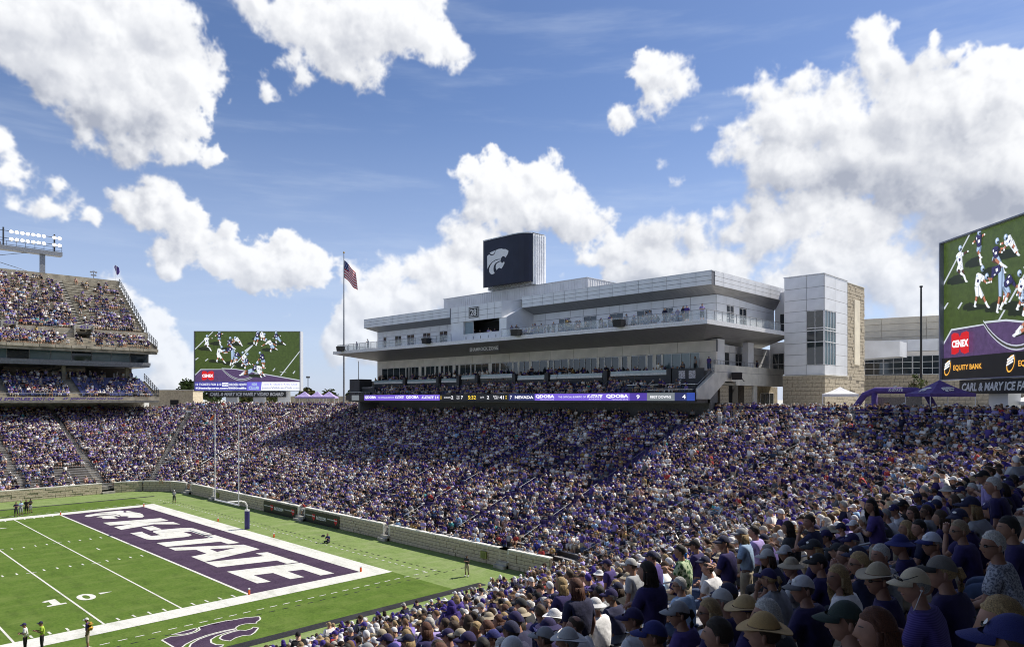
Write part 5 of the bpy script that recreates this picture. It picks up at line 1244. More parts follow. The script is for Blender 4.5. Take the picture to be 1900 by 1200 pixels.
def video_board(o, r, w, z0, z1, zb, thick, label, ad, sign_x, side):
    """o: left end of the screen on the ground plan, r: direction to the right, w: width"""
    t = empty('video_board', (o[0], o[1], 11.5), label, 'video board'); fr = frame((o[0], o[1], 0), (r[0], r[1], 0)); n_ = fr[3]
    b = MB(); b.obox(fr, (-.16, zb-.12, -thick), (w+.16, z1+.14, -.35)); b.build('housing', mat('board_housing', (.52,.54,.57), .5, .2, .05), t)
    b = MB()
    for a, c, d_, e in ((-.16,-.02,zb-.12,z1+.14),(w+.02,w+.16,zb-.12,z1+.14),(-.02,w+.02,z1+.02,z1+.14),(-.02,w+.02,zb-.12,zb-.02)): b.obox(fr, (a, d_, -.35), (c, e, .06))
    b.build('bezel', mat('board_bezel', (.30,.32,.40), .5, .2, .05), t)
    s = MB(); SX = w/1583.0; SY = (z1-zb)/905.0; k_ = [0]
    def pts(L_): return [(x*SX, z1-y*SY) for x, y in L_]
    def add(L_, c): k_[0] += 1; q = [(min(max(x, 0), 1583), min(max(y, 0), 905)) for x, y in L_]; put_poly(s, pts(q), fr, -.33+.0003*k_[0], CI[c])
    def addf(L_, c): k_[0] += 1; q = [(min(max(x, 0), 1583), min(max(y, 0), 905)) for x, y in L_]; flat(s, pts(q)[::-1], fr, -.33+.0003*k_[0], CI[c])
    addf([(0,0),(1583,0),(1583,905),(0,905)], 's_green')
    for L_ in ([(0,255),(255,0),(272,0),(0,275)],[(525,572),(880,180),(892,190),(542,572)],[(740,290),(880,185),(890,195),(755,310)],[(1280,678),(1583,285),(1583,305),(1300,678)],[(0,425),(40,395),(52,400),(8,440)],[(145,445),(185,412),(198,418),(158,455)],[(1165,600),(1200,558),(1212,564),(1180,605)],[(1470,640),(1500,602),(1514,608),(1484,650)],[(1275,610),(1375,625),(1375,630),(1275,617)]): add(L_, 's_white')
    # purple end zone with arc
    add([(0,662),(85,585),(390,575),(600,580),(1583,752),(1583,905),(0,905)], 's_purple')
    add([(0,655),(80,575),(400,575),(402,583),(86,587),(0,672)], 's_white'); add([(400,560),(600,568),(1583,742),(1583,756),(600,580),(404,572)], 's_white')
    arc = [(400+i*41, 575+175*math.sin(math.pi*min(1, (i/15.0)*1.02))**.85) for i in range(16)]
    for off in (0, 12, 24):
        for i in range(15):
            (x0,y0),(x1,y1) = arc[i], arc[i+1]; add([(x0,y0-off),(x1,y1-off),(x1,y1-off+7),(x0,y0-off+7)], 's_white' if off != 12 else 's_green')
    DK = {'s_bright': 's_white', 's_navy': 's_black', 's_pale': 's_dpale', 's_skin': 's_darkskin', 's_darkskin': 's_black'}
    def two(L_, c, w=.62):
        cx_ = sum(p[0] for p in L_)/len(L_); cy_ = sum(p[1] for p in L_)/len(L_)
        add(L_, DK[c]); add([(cx_+(x-cx_)*w-2.5, cy_+(y-cy_)*.94-2) for x, y in L_], c)
    C_ = {'w': 's_bright', 'n': 's_navy', 'p': 's_pale', 's': 's_skin', 'd': 's_darkskin'}
    for (hx,hy),(sx,sy),(px_,py_),((h1x,h1y),(h2x,h2y)),((k1x,k1y),(f1x,f1y)),((k2x,k2y),(f2x,f2y)),j,tr,sk in PLAYERS:
        ym = max(f1y,f2y); add(limb((f1x,f1y),(px_-95,ym-22),10,26), 's_shadow'); add(limb((f2x,f2y),(px_-80,ym-30),10,24), 's_shadow'); add(disc(px_-105, ym-26, 42, 20, -.2, 10), 's_shadow')
    for (hx,hy),(sx,sy),(px_,py_),((h1x,h1y),(h2x,h2y)),((k1x,k1y),(f1x,f1y)),((k2x,k2y),(f2x,f2y)),j,tr,sk in PLAYERS:
        for kx,ky,fx,fy in ((k1x,k1y,f1x,f1y),(k2x,k2y,f2x,f2y)):
            two(limb((px_,py_),(kx,ky),23,15), C_[tr]); two(limb((kx,ky),(fx,fy),12,8), C_[sk]); mx_, my_ = (kx+fx)/2, (ky+fy)/2; two(limb((mx_,my_),(fx,fy),10,8), 's_bright'); two(disc(fx+4,fy+3,15,7,.3,8), 's_bright')
        for hx_,hy_ in ((h1x,h1y),(h2x,h2y)):
            two(limb((sx,sy),((sx+hx_)/2,(sy+hy_)/2+6),14,11), C_[j]); two(limb(((sx+hx_)/2,(sy+hy_)/2+6),(hx_,hy_),8,6), C_[sk]); add(disc(hx_,hy_,7,7,0,8), 's_bright')
        d = Vector((px_-sx, py_-sy)); 
        if d.length < 30: d = d.normalized()*30 if d.length > 0 else Vector((0,30))
        nn = Vector((-d.y, d.x)).normalized()
        a_, c_ = Vector((sx,sy)), Vector((sx,sy))+d
        two([tuple(a_+nn*32), tuple(a_-nn*32), tuple(c_-nn*21), tuple(c_+d*.12), tuple(c_+nn*21)], C_[j], .75); two(disc(sx,sy,34,16,math.atan2(nn.y,nn.x),10), C_[j], .8); add(disc(a_.x+d.x*.1+nn.x*20, a_.y+d.y*.1+nn.y*20, 9, 5, math.atan2(d.y,d.x), 8), 's_bright' if j == 'n' else 's_pale')
        add(disc(hx,hy,19,21,0,12), 's_dpale'); add(disc(hx-2,hy-3,15,16,0,12), 's_pale'); add(disc(hx-4,hy-8,4,9,.4,8), 's_bright'); add(disc(hx+7,hy+8,9,7,0,8), 's_black')
        add([tuple(a_+d*.35+nn*10), tuple(a_+d*.35-nn*10), tuple(a_+d*.65-nn*9), tuple(a_+d*.65+nn*9)], 's_navy' if j == 'w' else 's_bright')
    # red cenex mark
    add([(105,615),(130,605),(175,612),(192,640),(210,612),(260,605),(283,615),(283,740),(240,750),(205,735),(192,705),(178,735),(140,748),(105,742)], 's_red')
    k_[0] += 1; put_text(s, 'CENEX', fr, 110*SX, 278*SX, z1-703*SY, z1-655*SY, -.33+.0003*k_[0]+.01, .05, 0, CI['s_bright'])
    kz = -.10+.0012*(k_[0]+4)
    if ad == 'raffle':
        addf([(0,775),(810,775),(810,905),(0,905)], 's_bar'); addf([(790,775),(1010,775),(990,905),(790,905)], 's_violet'); addf([(1010,775),(1583,775),(1583,905),(995,905)], 's_bright')
        q = lambda tx, x0, x1, y0, y1, c, bo=.02: put_text(s, tx, fr, x0*SX, x1*SX, z1-y1*SY, z1-y0*SY, -.05, bo, 0, CI[c])
        q('10 TICKETS FOR $10', 15, 400, 795, 835, 's_bright'); addf([(410,785),(505,785),(505,842),(410,842)], 's_bright'); q('50/50', 418, 498, 797, 830, 's_bar'); q('ORDER NOW!', 515, 780, 795, 835, 's_bright')
        q('KStateSports.com/5050raffle', 15, 780, 855, 892, 's_bright', .05); q('KIDS', 860, 940, 790, 830, 's_pale', .05); q('CLUB', 810, 970, 840, 890, 's_pale', .06)
        q("Join K-State's Kids Club", 1035, 1550, 795, 832, 's_violet', 0); q('JuniorWildcatsClub.com', 1015, 1575, 850, 890, 's_bar', 0)
    else:
        addf([(0,765),(1583,765),(1583,905),(0,905)], 's_black')
        for x0 in (25, 620, 1210):
            for i in range(3): k_[0] += 1; put_poly(s, pts([(x0+6+i*4,835-i*16),(x0+62+i*4,812-i*16),(x0+64+i*4,822-i*16),(x0+8+i*4,845-i*16)]), fr, -.08, CI['s_bright'])
            n = 24; cxx, cyy = x0+42, 832; ring = [(cxx+32*math.cos(t)*1+14*math.sin(t), cyy-50*math.sin(t)) for t in [2*math.pi*k/n for k in range(n)]]; rin = [(cxx+(x-cxx)*.82, cyy+(y-cyy)*.82) for x, y in ring]
            o_, rr, uu, nn_ = fr; P2 = pts(ring+rin); s.add([o_+rr*x+uu*y+nn_*-.082 for x, y in P2], [(k, (k+1) % n, n+(k+1) % n, n+k) for k in range(n)], CI['s_gold'])
            put_text(s, 'EQUITY BANK', fr, (x0+105)*SX, (x0+385)*SX, z1-856*SY, z1-816*SY, -.078, .02, 0, CI['s_gold'])
    s.build('screen', screen_mats(), t)
    b = MB(); b.obox(fr, (sign_x[0], zb-1.42, -.5), (sign_x[1], zb-.16, .12)); b.build('name_board', black_p, t)
    b = MB(); put_text(b, 'CARL & MARY ICE FAMILY VIDEO BOARD', fr, sign_x[0]+.35, sign_x[1]-.35, zb-1.18, zb-.42, .13, .04, .25); b.build('name_lettering', M_white, t)
    for x in side:
        b = MB(); b.obox(fr, (x-1.2, 11.4, -1.6), (x+1.2, zb-.1 if not (sign_x[0] < x < sign_x[1]) else zb-.16, -.52)); b.build('column', corr_m, t)
    return t
rr = (.7071, -.7071)
# far board: screen centre 150 m away, facing the field diagonally
video_board((45.2-11.1*.7071+.5, 97.4+11.1*.7071), rr, 22.2, 17.66, 28.07, 15.62, 2.2, 'video board beyond the far corner showing football players, green lawn and blue raffle bar', 'raffle', (2.9, 19.2), (7.6, 18.6, 13.4))
video_board((54.8, -29.9), (-.7071, -.7071), 22.2, 17.66, 28.6, 15.6, 2.2, 'large video board cut by the right edge, with gold bank advert along its bottom', 'bank', (3.0, 19.2), (7.2, 14.0))
# ------------------------------------------------------------------ upper decks on the far sideline
fs = empty('far_upper_stand', (10, 90, 13.5), 'tan concrete upper deck with suites, club seats and a railing along its stepped right end', 'grandstand')
XE = 25.4; XW = -16
def steps(b, y0, z0, n_, tr, ri, x1=XE, m=0):
    for k in range(n_): b.box((XW, y0+tr*k, z0+ri*k-1.0), (x1, y0+tr*(k+1)-.002, z0+ri*k), m)
b = MB(); b.box((XW,89.9,13.45),(XE,90.2,14.15)); b.build('club_fascia', tan_conc, fs)
b = MB(); ft = frame((XE, 89.9, 0), (-1, 0, 0)); ft = frame((0, 89.9, 0), (1, 0, 0))
pm_ = mat('purple_paint', (.10,.05,.30), .6)
put_text(b, '3  DARREN SPROLES 2001-04', ft, -3.2, 8.7, 13.56, 14.0, .012, .03, .2); put_text(b, '47  JORDY NELSON 2004-07', ft, 9.9, 19.3, 13.56, 14.0, .012, .03, .2); b.build('honour_lettering', pm_, fs)
b = MB(); steps(b, 90.2, 14.15-.1, 9, .82, .36); b.build('club_steps', tan_conc, fs)
b = MB()
for k in range(9):
    y = 90.2+.82*k; z = 14.05+.36*k
    for i in range(70):
        x = XW+.3+i*.58
        if x > XE-1: break
        if abs(x-12.2) < .8 or abs(x-2) < .8: continue
        b.box((x-.24,y+.35,z+.36),(x+.24,y+.78,z+.42)); b.box((x-.24,y+.72,z+.42),(x+.24,y+.80,z+.80))
b.build('club_seats', mat('club_seat_blue', (.10,.12,.30), .4, 0, .1, 8), fs, kind='stuff')
b = MB(); b.box((XW,97.7,17.0),(XE,112,17.2)); b.box((XW,97.75,11.3),(XE,98.0,17.0)); b.box((XW,89.95,13.2),(XE,97.7,13.449)); b.build('club_floor', concrete, fs)
b = MB(); b.box((XW,94.3,19.7),(XE-.2,110,20.55)); b.build('suite_slab', grey_steel, fs)
b = MB(); b.box((XW,94.1,20.0),(XE-.1,94.3,20.55)); b.build('suite_ledge', grey_steel, fs)
b = MB(); b.box((XW,97,20.6),(XE-.5,104,22.3)); b.build('suite_interior', dark_in, fs)
fr = frame((0, 94.5, 0), (1, 0, 0))
for i in range(13): x = XE-.4-3.15*(i+1); window(fs, fr, x, x+3.1, 20.56, 22.35, 1, 0, blind_m if i % 3 else glass_m, grey_steel)
window(fs, frame((XE-.35, 94.5, 0), (0, 1, 0)), .05, 3.2, 20.56, 22.35, 2, 0, blind_m, grey_steel)
b = MB(); b.box((XW,90.7,22.4),(XE+.1,98,22.95)); b.build('deck_lip', tan_conc, fs)
for i in range(18): b = MB(); x = XE-.3-2.3*i; b.box((x-2.2,90.55,22.5),(x,90.697,22.98)); b.build('lip_panel', tan_conc, fs)
b = MB(); steps(b, 90.9, 23.0, 6, .82, .33); b.build('lower_steps', tan_conc, fs)
for x0, x1 in ((XW,2.6),(4.4,13.3),(16.0,XE)): b = MB(); b.box((x0,96.0,24.0),(x1,96.4,26.35)); b.build('portal_wall', tan_conc, fs)
for x0, x1 in ((2.6,4.4),(13.3,16.0)):
    b = MB(); b.box((x0-.1,95.95,26.35),(x1+.1,96.6,27.1)); b.build('portal_lintel', concrete, fs); b = MB(); put_text(b, '421', frame((0,95.94,0),(1,0,0)), (x0+x1)/2-.7, (x0+x1)/2+.7, 26.5, 26.95, .01, .03); b.build('portal_number', pm_, fs)
    b = MB(); b.box((x0-.25,95.6,24.0),(x0-.02,99,26.9)); b.box((x1+.02,95.6,24.0),(x1+.25,99,26.9)); b.build('portal_cheek', concrete, fs)
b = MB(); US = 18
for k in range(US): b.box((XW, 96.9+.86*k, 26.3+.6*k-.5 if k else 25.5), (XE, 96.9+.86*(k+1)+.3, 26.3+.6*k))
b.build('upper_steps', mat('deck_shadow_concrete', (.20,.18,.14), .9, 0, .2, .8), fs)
b = MB()
for k in range(US):
    for x0, x1 in ((XW,2.0),(2.9,14.2),(15.1,XE-.6)): b.box((x0, 96.9+.86*k+.28, 26.3+.6*k+.34), (x1, 96.9+.86*k+.62, 26.3+.6*k+.43)); b.box((x0, 96.9+.86*k+.0, 26.3+.6*k), (x1, 96.9+.86*k+.14, 26.3+.6*k+.12))
b.build('upper_benches', mat('bench_tan', (.50,.46,.36), .8, 0, .15, 2), fs, kind='stuff')
for x in (2.45, 14.65):
    b = MB()
    for k in range(US*2): b.box((x-.42, 96.9+.43*k, 26.0+.3*k), (x+.42, 96.9+.43*(k+1), 26.36+.3*k))
    b.build('aisle_steps', concrete, fs)
b = MB(); b.box((XW,112.4,36.0),(XE,112.8,38.15)); b.build('top_wall', tan_conc, fs)
b = MB()
for k in range(US): b.add([(XE,96.9+.86*k,22.95),(XE,96.9+.86*(k+1),22.95),(XE,96.9+.86*(k+1),26.6+.6*k),(XE,96.9+.86*k,26.6+.6*k)], [(0,1,2,3)]);
b.add([(XE,90.9,22.95),(XE,96.9,22.95),(XE,96.9,25.4),(XE,90.9,23.4)], [(0,1,2,3)]); b.add([(XE+.01,90,13.5),(XE+.01,98,13.5),(XE+.01,98,17.4),(XE+.01,90,14.3)], [(0,1,2,3)]); b.build('end_wall', tan_conc, fs)
def slope_rail(pts, n_, h=1.1, nm='end_railing'):
    b = MB(); a_, c_ = Vector(pts[0]), Vector(pts[1])
    for i in range(n_+1): p = a_.lerp(c_, i/n_); b.tube([p, p+Vector((0,0,h))], .06, 4)
    for q in (.3, .6, .85, h): b.tube([a_+Vector((0,0,q)), c_+Vector((0,0,q))], .045, 4)
    b.build(nm, dark_steel, fs)
slope_rail([(XE,96.5,26.2),(XE,112.4,37.3)], 14, 1.25); slope_rail([(XE,91,23.2),(XE,95.8,25.3)], 5, 1.25); slope_rail([(XE,90.2,14.3),(XE,97.8,17.5)], 7, 1.2)
for x in (22.5, 12, 1.5, -9): b = MB(); b.box((x-.3,98,17.2),(x+.3,98.6,20.0)); b.build('column', tan_conc, fs)
b = MB(); b.tube([(5.5,99,17.2),(15.5,99,20.5)], .12, 4); b.tube([(5.5,99,18.2),(15.5,99,21)], .06, 4)
for k in range(10): b.tube([(5.5+k,99,17.2+.33*k),(5.5+k,99,18.2+.3*k)], .05, 4)
b.build('back_stair', dark_steel, fs)
b = MB(); b.box((16.8,103,17.2),(XE-.6,103.3,20)); b.build('back_wall', mat('dark_brick', (.08,.07,.065), .9), fs); b = MB(); b.box((XW,103,17.2),(4,103.3,20)); b.build('back_wall', black_p, fs)
b = MB(); b.box((XW,97.2,21.6),(XE-.4,104,22.4)); b.box((XW,112.81,13),(XE,113,38)); b.build('rear_structure', tan_conc, fs)
b = MB()
for k in range(20): x = XE-.5-2*k; b.tube([(x,90.1,14.15),(x,90.1,14.75)], .03, 4)
b.tube([(XW,90.1,14.75),(XE,90.1,14.75)], .03, 4)
for x0, x1, y, z in ((4.4,13.3,95.9,24.6),(16,XE,95.7,24.6)):
    b.tube([(x0,y,z+1.0),(x1,y,z+1.0)], .03, 4)
    for k in range(int((x1-x0)/1.5)+1): b.tube([(x0+1.5*k,y,z),(x0+1.5*k,y,z+1)], .025, 4)
b.build('front_railing', grey_steel, fs)
# flood light bank
lb = empty('floodlight_bank', (12.2, 114, 37), 'long bank of lit floodlights on a steel gantry above the far upper deck', 'floodlights')
b = MB(); b.box((11.75,113.7,37.5),(12.6,114.3,41.9)); b.box((-7.4,113.7,37.5),(-6.6,114.3,41.9)); b.build('column', grey_steel, lb)
b = MB(); b.box((-20,113.2,41.9),(15.4,114.8,42.15)); b.box((-20,113.2,42.15),(15.4,113.3,42.7)); b.build('gantry_deck', grey_steel, lb)
b = MB()
for k in range(24): x = 15.3-1.5*k; b.tube([(x,113.3,42.1),(x,113.3,43.6)], .04, 4)
b.tube([(-20,113.3,43.6),(15.3,113.3,43.6)], .04, 4); b.tube([(-20,113.3,42.9),(15.3,113.3,42.9)], .04, 4)
for x in (14.2, 5.9, 4.0, -4): b.box((x-.12,113.9,42.1),(x+.12,114.15,46.2))
b.tube([(-20,114,45.6),(15.2,114,45.6)], .05, 4); b.tube([(-20,114,44.2),(15.2,114,44.2)], .05, 4); b.build('rails', dark_steel, lb)
b = MB(); b.tube([(10,114,42),(-6.5,114,37.8)], .05, 4); b.tube([(-4.5,114,42),(12,114,37.8)], .05, 4); b.build('cross_brace', grey_steel, lb)
lampm = emis('lamp_lit', (1.0,.92,.76), 3); hous = mat('lamp_housing', (.5,.5,.5), .3, .8)
gl = MB(); me_l = None
for i in range(36):
    x = 15.0-.88*i
    if i in (2, 10, 11, 20, 28): continue
    for z in (45.45, 44.05):
        if me_l is None:
            q = MB(); n = 12
            q.add([(0,0,0)]+[(.34*math.cos(2*math.pi*k/n),0,.32*math.sin(2*math.pi*k/n)) for k in range(n)], [(0,1+k,1+(k+1) % n) for k in range(n)]); me_l = q.mesh('lamp_glow', lampm)
            q = MB(); q.tube([(0,.02,0),(0,.16,0),(0,.42,0)], [.37,.34,.12], 12); me_h = q.mesh('lamp', hous)
        o_ = link('lamp', me_h, lb, Vector((x,113.6,z))-lb.location, (R(-14),0,R(-6))); g_ = link('lamp_glow', me_l, o_)
for i, x in enumerate((5.2, 3.2, -1)): b = MB(); b.box((x-.35,113.9,42.3),(x+.35,114.3,43.4)); b.build('control_box', grey_steel, lb)
t = empty('light_mast', (20.7, 112.6, 37.5), 'small cluster of lamps on a short mast on the far deck wall', 'light'); b = MB(); b.tube([(20.7,112.6,37.5),(20.7,112.6,39.6)], .06, 5); b.build('mast', grey_steel, t)
b = MB()
for dx, dz in ((-.3,1.3),(.3,1.3),(-.45,1.9),(0,2.0),(.45,1.9)): b.box((20.7+dx-.17,112.45,37.5+dz-.14),(20.7+dx+.17,112.75,37.5+dz+.14))
b.build('lamps', grey_steel, t)
t = empty('purple_flag', (24.8, 112.5, 37.9), 'small purple flag on the far corner of the upper deck', 'flag'); b = MB(); b.tube([(24.8,112.5,37.9),(24.8,112.5,41.4)], .05, 5); b.build('pole', white_m, t)
b = MB(); b.add([(24.8,112.5,41.3),(25.3,112.3,40.9),(25.55,112.6,40.1),(25.3,112.4,39.6),(25.0,112.6,39.3),(24.85,112.5,39.7),(24.45,112.5,40.9),(24.6,112.5,41.4)], [(0,1,2,3,4,5),(0,5,6,7)]); b.build('cloth', purple_c, t)
# ------------------------------------------------------------------ national flag
t = empty('flagpole', (50, 66.8, 11.45), 'tall silver flagpole with the stars and stripes left of the club building', 'flagpole')
b = MB(); b.tube([(50,66.8,11.45),(50,66.8,25),(50,66.8,40.9)], [.17,.14,.07], 10); b.build('pole', grey_steel, t)
b = MB(); b.tube([(50,66.8,40.9),(50,66.8,41.0),(50,66.8,41.15),(50,66.8,41.3)], [.05,.17,.17,.03], 8); b.build('finial', mat('gilt', (.5,.33,.08), .3, .8), t)
red_c = mat('flag_red', (.62,.03,.04), .8); blue_c = mat('flag_blue', (.02,.03,.16), .8)
b = MB(); NU, NVV = 26, 26; G = []
for j in range(NVV+1):
    v = j/NVV; row = []
    for i in range(NU+1):
        u = i/NU; wv = .22*math.sin(u*8+v*2)*u + .08*math.sin(u*15+v*4)*u
        x = 2.5*u*(.35+.65*(1-(1-v)*.2)); row.append((50+.10+x*.70+wv*.5, 66.8-x*.72+wv, 39.7-3.3*v-2.6*u**1.15+.25*math.sin(u*8)*u))
    G.append(row)
vs = [p for r_ in G for p in r_]; fs_l = []; ms = []
for j in range(NVV):
    for i in range(NU):
        a = j*(NU+1)+i; fs_l.append((a, a+1, a+NU+2, a+NU+1)); st = (j*13)//NVV
        canton = st < 6 and i < NU*.34
        ms.append(2 if canton and (i*3+j*5) % 7 else (1 if canton else (0 if st % 2 == 0 else 1)))
b.v = vs; b.f = fs_l; b.m = ms; b.build('flag', [red_c, white_c, blue_c], t, smooth=True)
for px_, p_, h_, lab in ((0, (61.33,-26.58), 25.56, 'thin black pole between the stair tower and the right video board'),):
    t = empty('pole', (*p_, 11.45), lab, 'pole'); b = MB(); b.tube([(*p_,11.45),(*p_,h_)], [.13,.09], 8); b.build('shaft', black_p, t); b = MB(); b.tube([(*p_,h_),(*p_,h_+.15)], .16, 8); b.build('cap', black_p, t)
t = empty('pole', (47.6, 61.5, 11.45), 'slim grey pole under the left end of the balcony', 'pole'); b = MB(); b.tube([(49.5,61.2,11.45),(49.5,61.2,20.6)], .07, 6); b.build('shaft', grey_steel, t)
t = empty('street_lamp', (57.5, 93, 11.45), 'dark lamp post between the far video board and the purple tents', 'street lamp'); b = MB(); b.tube([(57.5,93,11.45),(57.5,93,18.4)], .09, 6); b.build('post', dark_steel, t); b = MB(); b.box((57.2,92.7,18.4),(57.8,93.3,18.8)); b.build('lantern', dark_steel, t)
# ------------------------------------------------------------------ loudspeakers
def loudspeaker(p, rz, lab):
    t = empty('loudspeaker', p, lab, 'loudspeaker', 'loudspeakers along the balcony edge', rz)
    b = MB(); b.add([(-.55,-.5,-.35),(.55,-.5,-.35),(.45,.45,-.35),(-.45,.45,-.35),(-.6,-.62,.45),(.6,-.62,.45),(.45,.5,.45),(-.45,.5,.45)], [(0,3,2,1),(4,5,6,7),(0,1,5,4),(1,2,6,5),(2,3,7,6),(3,0,4,7)])
    link('cabinet', b.mesh('cabinet', black_p), t)
    b = MB(); b.box((-.5,-.2,.46),(.5,.45,.50)); link('lid', b.mesh('lid', grey_steel), t); b = MB(); b.tube([(.5,.4,0),(.8,.7,-.45),(.9,1.0,-.5)], .05, 5); link('bracket', b.mesh('bracket', dark_steel), t)
for y, lab in ((57.2,'leftmost black loudspeaker on the balcony edge, near the flagpole'),(34.0,'black loudspeaker below the upper doors left of the broadcast bay'),(15.6,'black loudspeaker just right of the broadcast bay'),(-.6,'black loudspeaker below the standing balcony guests')):
    loudspeaker((43.35,y,22.25), R(-90), lab)
loudspeaker((53.6,-9.6,16.3), R(-60), 'black loudspeaker hung on the pale stair wing')
# ------------------------------------------------------------------ tents and inflatable arch
def tent(c, w, zt, ze, rz, m, label, logo=False, legs=True):
    t = empty('tent', (c[0], c[1], 11.45), label, 'tent', 'pop-up tents on the concourse')
    q = [Vector((math.cos(rz+R(45+90*k)), math.sin(rz+R(45+90*k)), 0))*w*.7071+Vector((c[0], c[1], 0)) for k in range(4)]; b = MB(); ap = Vector((c[0], c[1], zt))
    for k in range(4):
        a_, c_ = q[k], q[(k+1) % 4]; N_ = 6; prev = [a_+Vector((0,0,ze)), c_+Vector((0,0,ze))]
        for i in range(1, N_+1):
            f_ = i/N_; zz = ze+(zt-ze)*(f_**1.35); cur = [Vector((a_.x+(c[0]-a_.x)*f_, a_.y+(c[1]-a_.y)*f_, zz)), Vector((c_.x+(c[0]-c_.x)*f_, c_.y+(c[1]-c_.y)*f_, zz))]
            b.add([prev[0], prev[1], cur[1], cur[0]], [(0,1,2,3)]); prev = cur
    b.build('canopy', m, t); b = MB()
    for k in range(4): a_, c_ = q[k], q[(k+1) % 4]; b.quad(a_+Vector((0,0,ze-.28)), c_+Vector((0,0,ze-.28)), c_+Vector((0,0,ze-.002)), a_+Vector((0,0,ze-.002)))
    b.build('valance', m, t)
    for k in range(4): b = MB(); p = q[k]*.98+Vector((c[0],c[1],0))*.02; b.tube([(p.x,p.y,11.45),(p.x,p.y,ze)], .04, 4); b.build('leg', white_m, t)
    if logo:
        for k in range(4):
            a_, c_ = q[k], q[(k+1) % 4]; mid = (a_+c_)/2; r_ = (c_-a_).normalized(); N_ = 6
            p0 = mid.lerp(Vector((c[0],c[1],0)), .16); z0_ = ze+(zt-ze)*(.16**1.35); p1 = mid.lerp(Vector((c[0],c[1],0)), .55); z1_ = ze+(zt-ze)*(.55**1.35)
            P0 = Vector((p0.x,p0.y,z0_)); P1 = Vector((p1.x,p1.y,z1_)); u_ = (P1-P0); L_ = u_.length; u_.normalize(); f_ = (P0, r_, u_, r_.cross(u_).normalized()); b = MB()
            for p in CAT: put_poly(b, p, f_, .05, sx=L_*1.15, sy=L_*.95, ox=-L_*.6)
            b.build('emblem', white_c, t)
tent((54.0,-20.9), 3.4, 15.0, 14.25, R(20), white_c, 'white pop-up tent at the foot of the stair tower')
tent((48.0,-31.4), 3.9, 15.4, 14.2, R(44), purple_c, 'purple pop-up tent with white wildcat heads in front of the right video board', True)
tent((51.2,-37.9), 3.0, 14.4, 13.5, R(30), white_c, 'white pop-up tent at the right edge under the video board')
for i, (x, y, w_) in enumerate(((48.9,79.2,'leftmost'),(50.6,77.3,'middle'),(52.2,75.6,'rightmost'))): tent((x,y), 3.0, 15.3, 14.2, R(45), mat('lilac_cloth', (.40,.32,.62), .75, 0, .1, 3), f'{w_} of three small lilac tents between the far video board and the flagpole')
t = empty('inflatable_arch', (50, -27, 11.45), 'purple inflatable arch tunnel with white lettering between the white and purple tents', 'inflatable arch')
a_ = Vector((50.2,-24.2,0)); c_ = Vector((49.4,-30.4,0)); b = MB()
b.tube([(a_.x,a_.y+.6,11.45),(a_.x,a_.y+.4,13.1),(a_.x,a_.y-.3,14.1),(a_.x,a_.y-1.3,14.55),(c_.x,c_.y+1.2,14.5),(c_.x,c_.y+.3,14.1),(c_.x,c_.y-.2,13.1),(c_.x,c_.y-.3,11.45)], .30, 12); b.build('arch_tube', purple_c, t, smooth=True)
b = MB(); b.tube([(a_.x,a_.y-1.2,11.45),(a_.x,a_.y-1.2,14.3)], .26, 10); b.build('arch_post', purple_c, t, smooth=True)
b = MB(); r_ = (Vector((c_.x,c_.y+1.2,0))-Vector((a_.x,a_.y-1.3,0))).normalized(); f7 = frame((a_.x-.31,a_.y-1.3,14.38), r_); put_text(b, 'K-STATE', f7, 1.35, 2.7, .05, .32, .0, .04, .2)
for p in CAT: put_poly(b, p, f7, .0, sx=.32, sy=.26, ox=1.8, oy=.33)
b.build('lettering', white_c, t)
b = MB(); b.box((50.9,-29.3,11.5),(51.0,-25.2,13.9)); b.build('net', mat('tan_net', (.34,.30,.24), .9, 0, .15, 9), t)
# ------------------------------------------------------------------ buildings and trees far off
t = empty('stone_building', (34, 110, 11.45), 'small tan stone building between the far stand and the far video board', 'building')
f8 = frame((32.2, 115.5, 0), (.7,-.714,0)); b = MB(); b.obox(f8, (0, 11.4, -5), (9.5, 15.6, 0)); b.build('wall', stone_m, t); b = MB(); b.obox(f8, (-.2, 15.603, -5.2), (9.7, 15.8, .15)); b.build('coping', pale_conc, t); b = MB(); b.obox(f8, (4.6, 11.5, .0), (6.4, 13.6, .05)); b.build('door', dark_in, t)
f9 = frame((60, 92, 0), (.7,-.714,0)); t = empty('perimeter_wall', (60, 92, 11.45), 'low pale concourse wall behind the purple tents', 'wall'); b = MB(); b.obox(f9, (-9, 11.4, -.3), (14, 14.3, 0)); b.build('wall', tan_conc, t); b = MB(); b.obox(f9, (-9, 14.303, -.35), (14, 14.45, .05)); b.build('coping', pale_conc, t)
leaf_ms = [mat('leaf_a', (.045,.085,.018), .7, 0, .3, 2), mat('leaf_b', (.075,.115,.025), .7, 0, .3, 2), mat('leaf_c', (.13,.13,.035), .7, 0, .3, 2)]
bark_m = mat('bark', (.10,.07,.05), .9, 0, .2, 6)
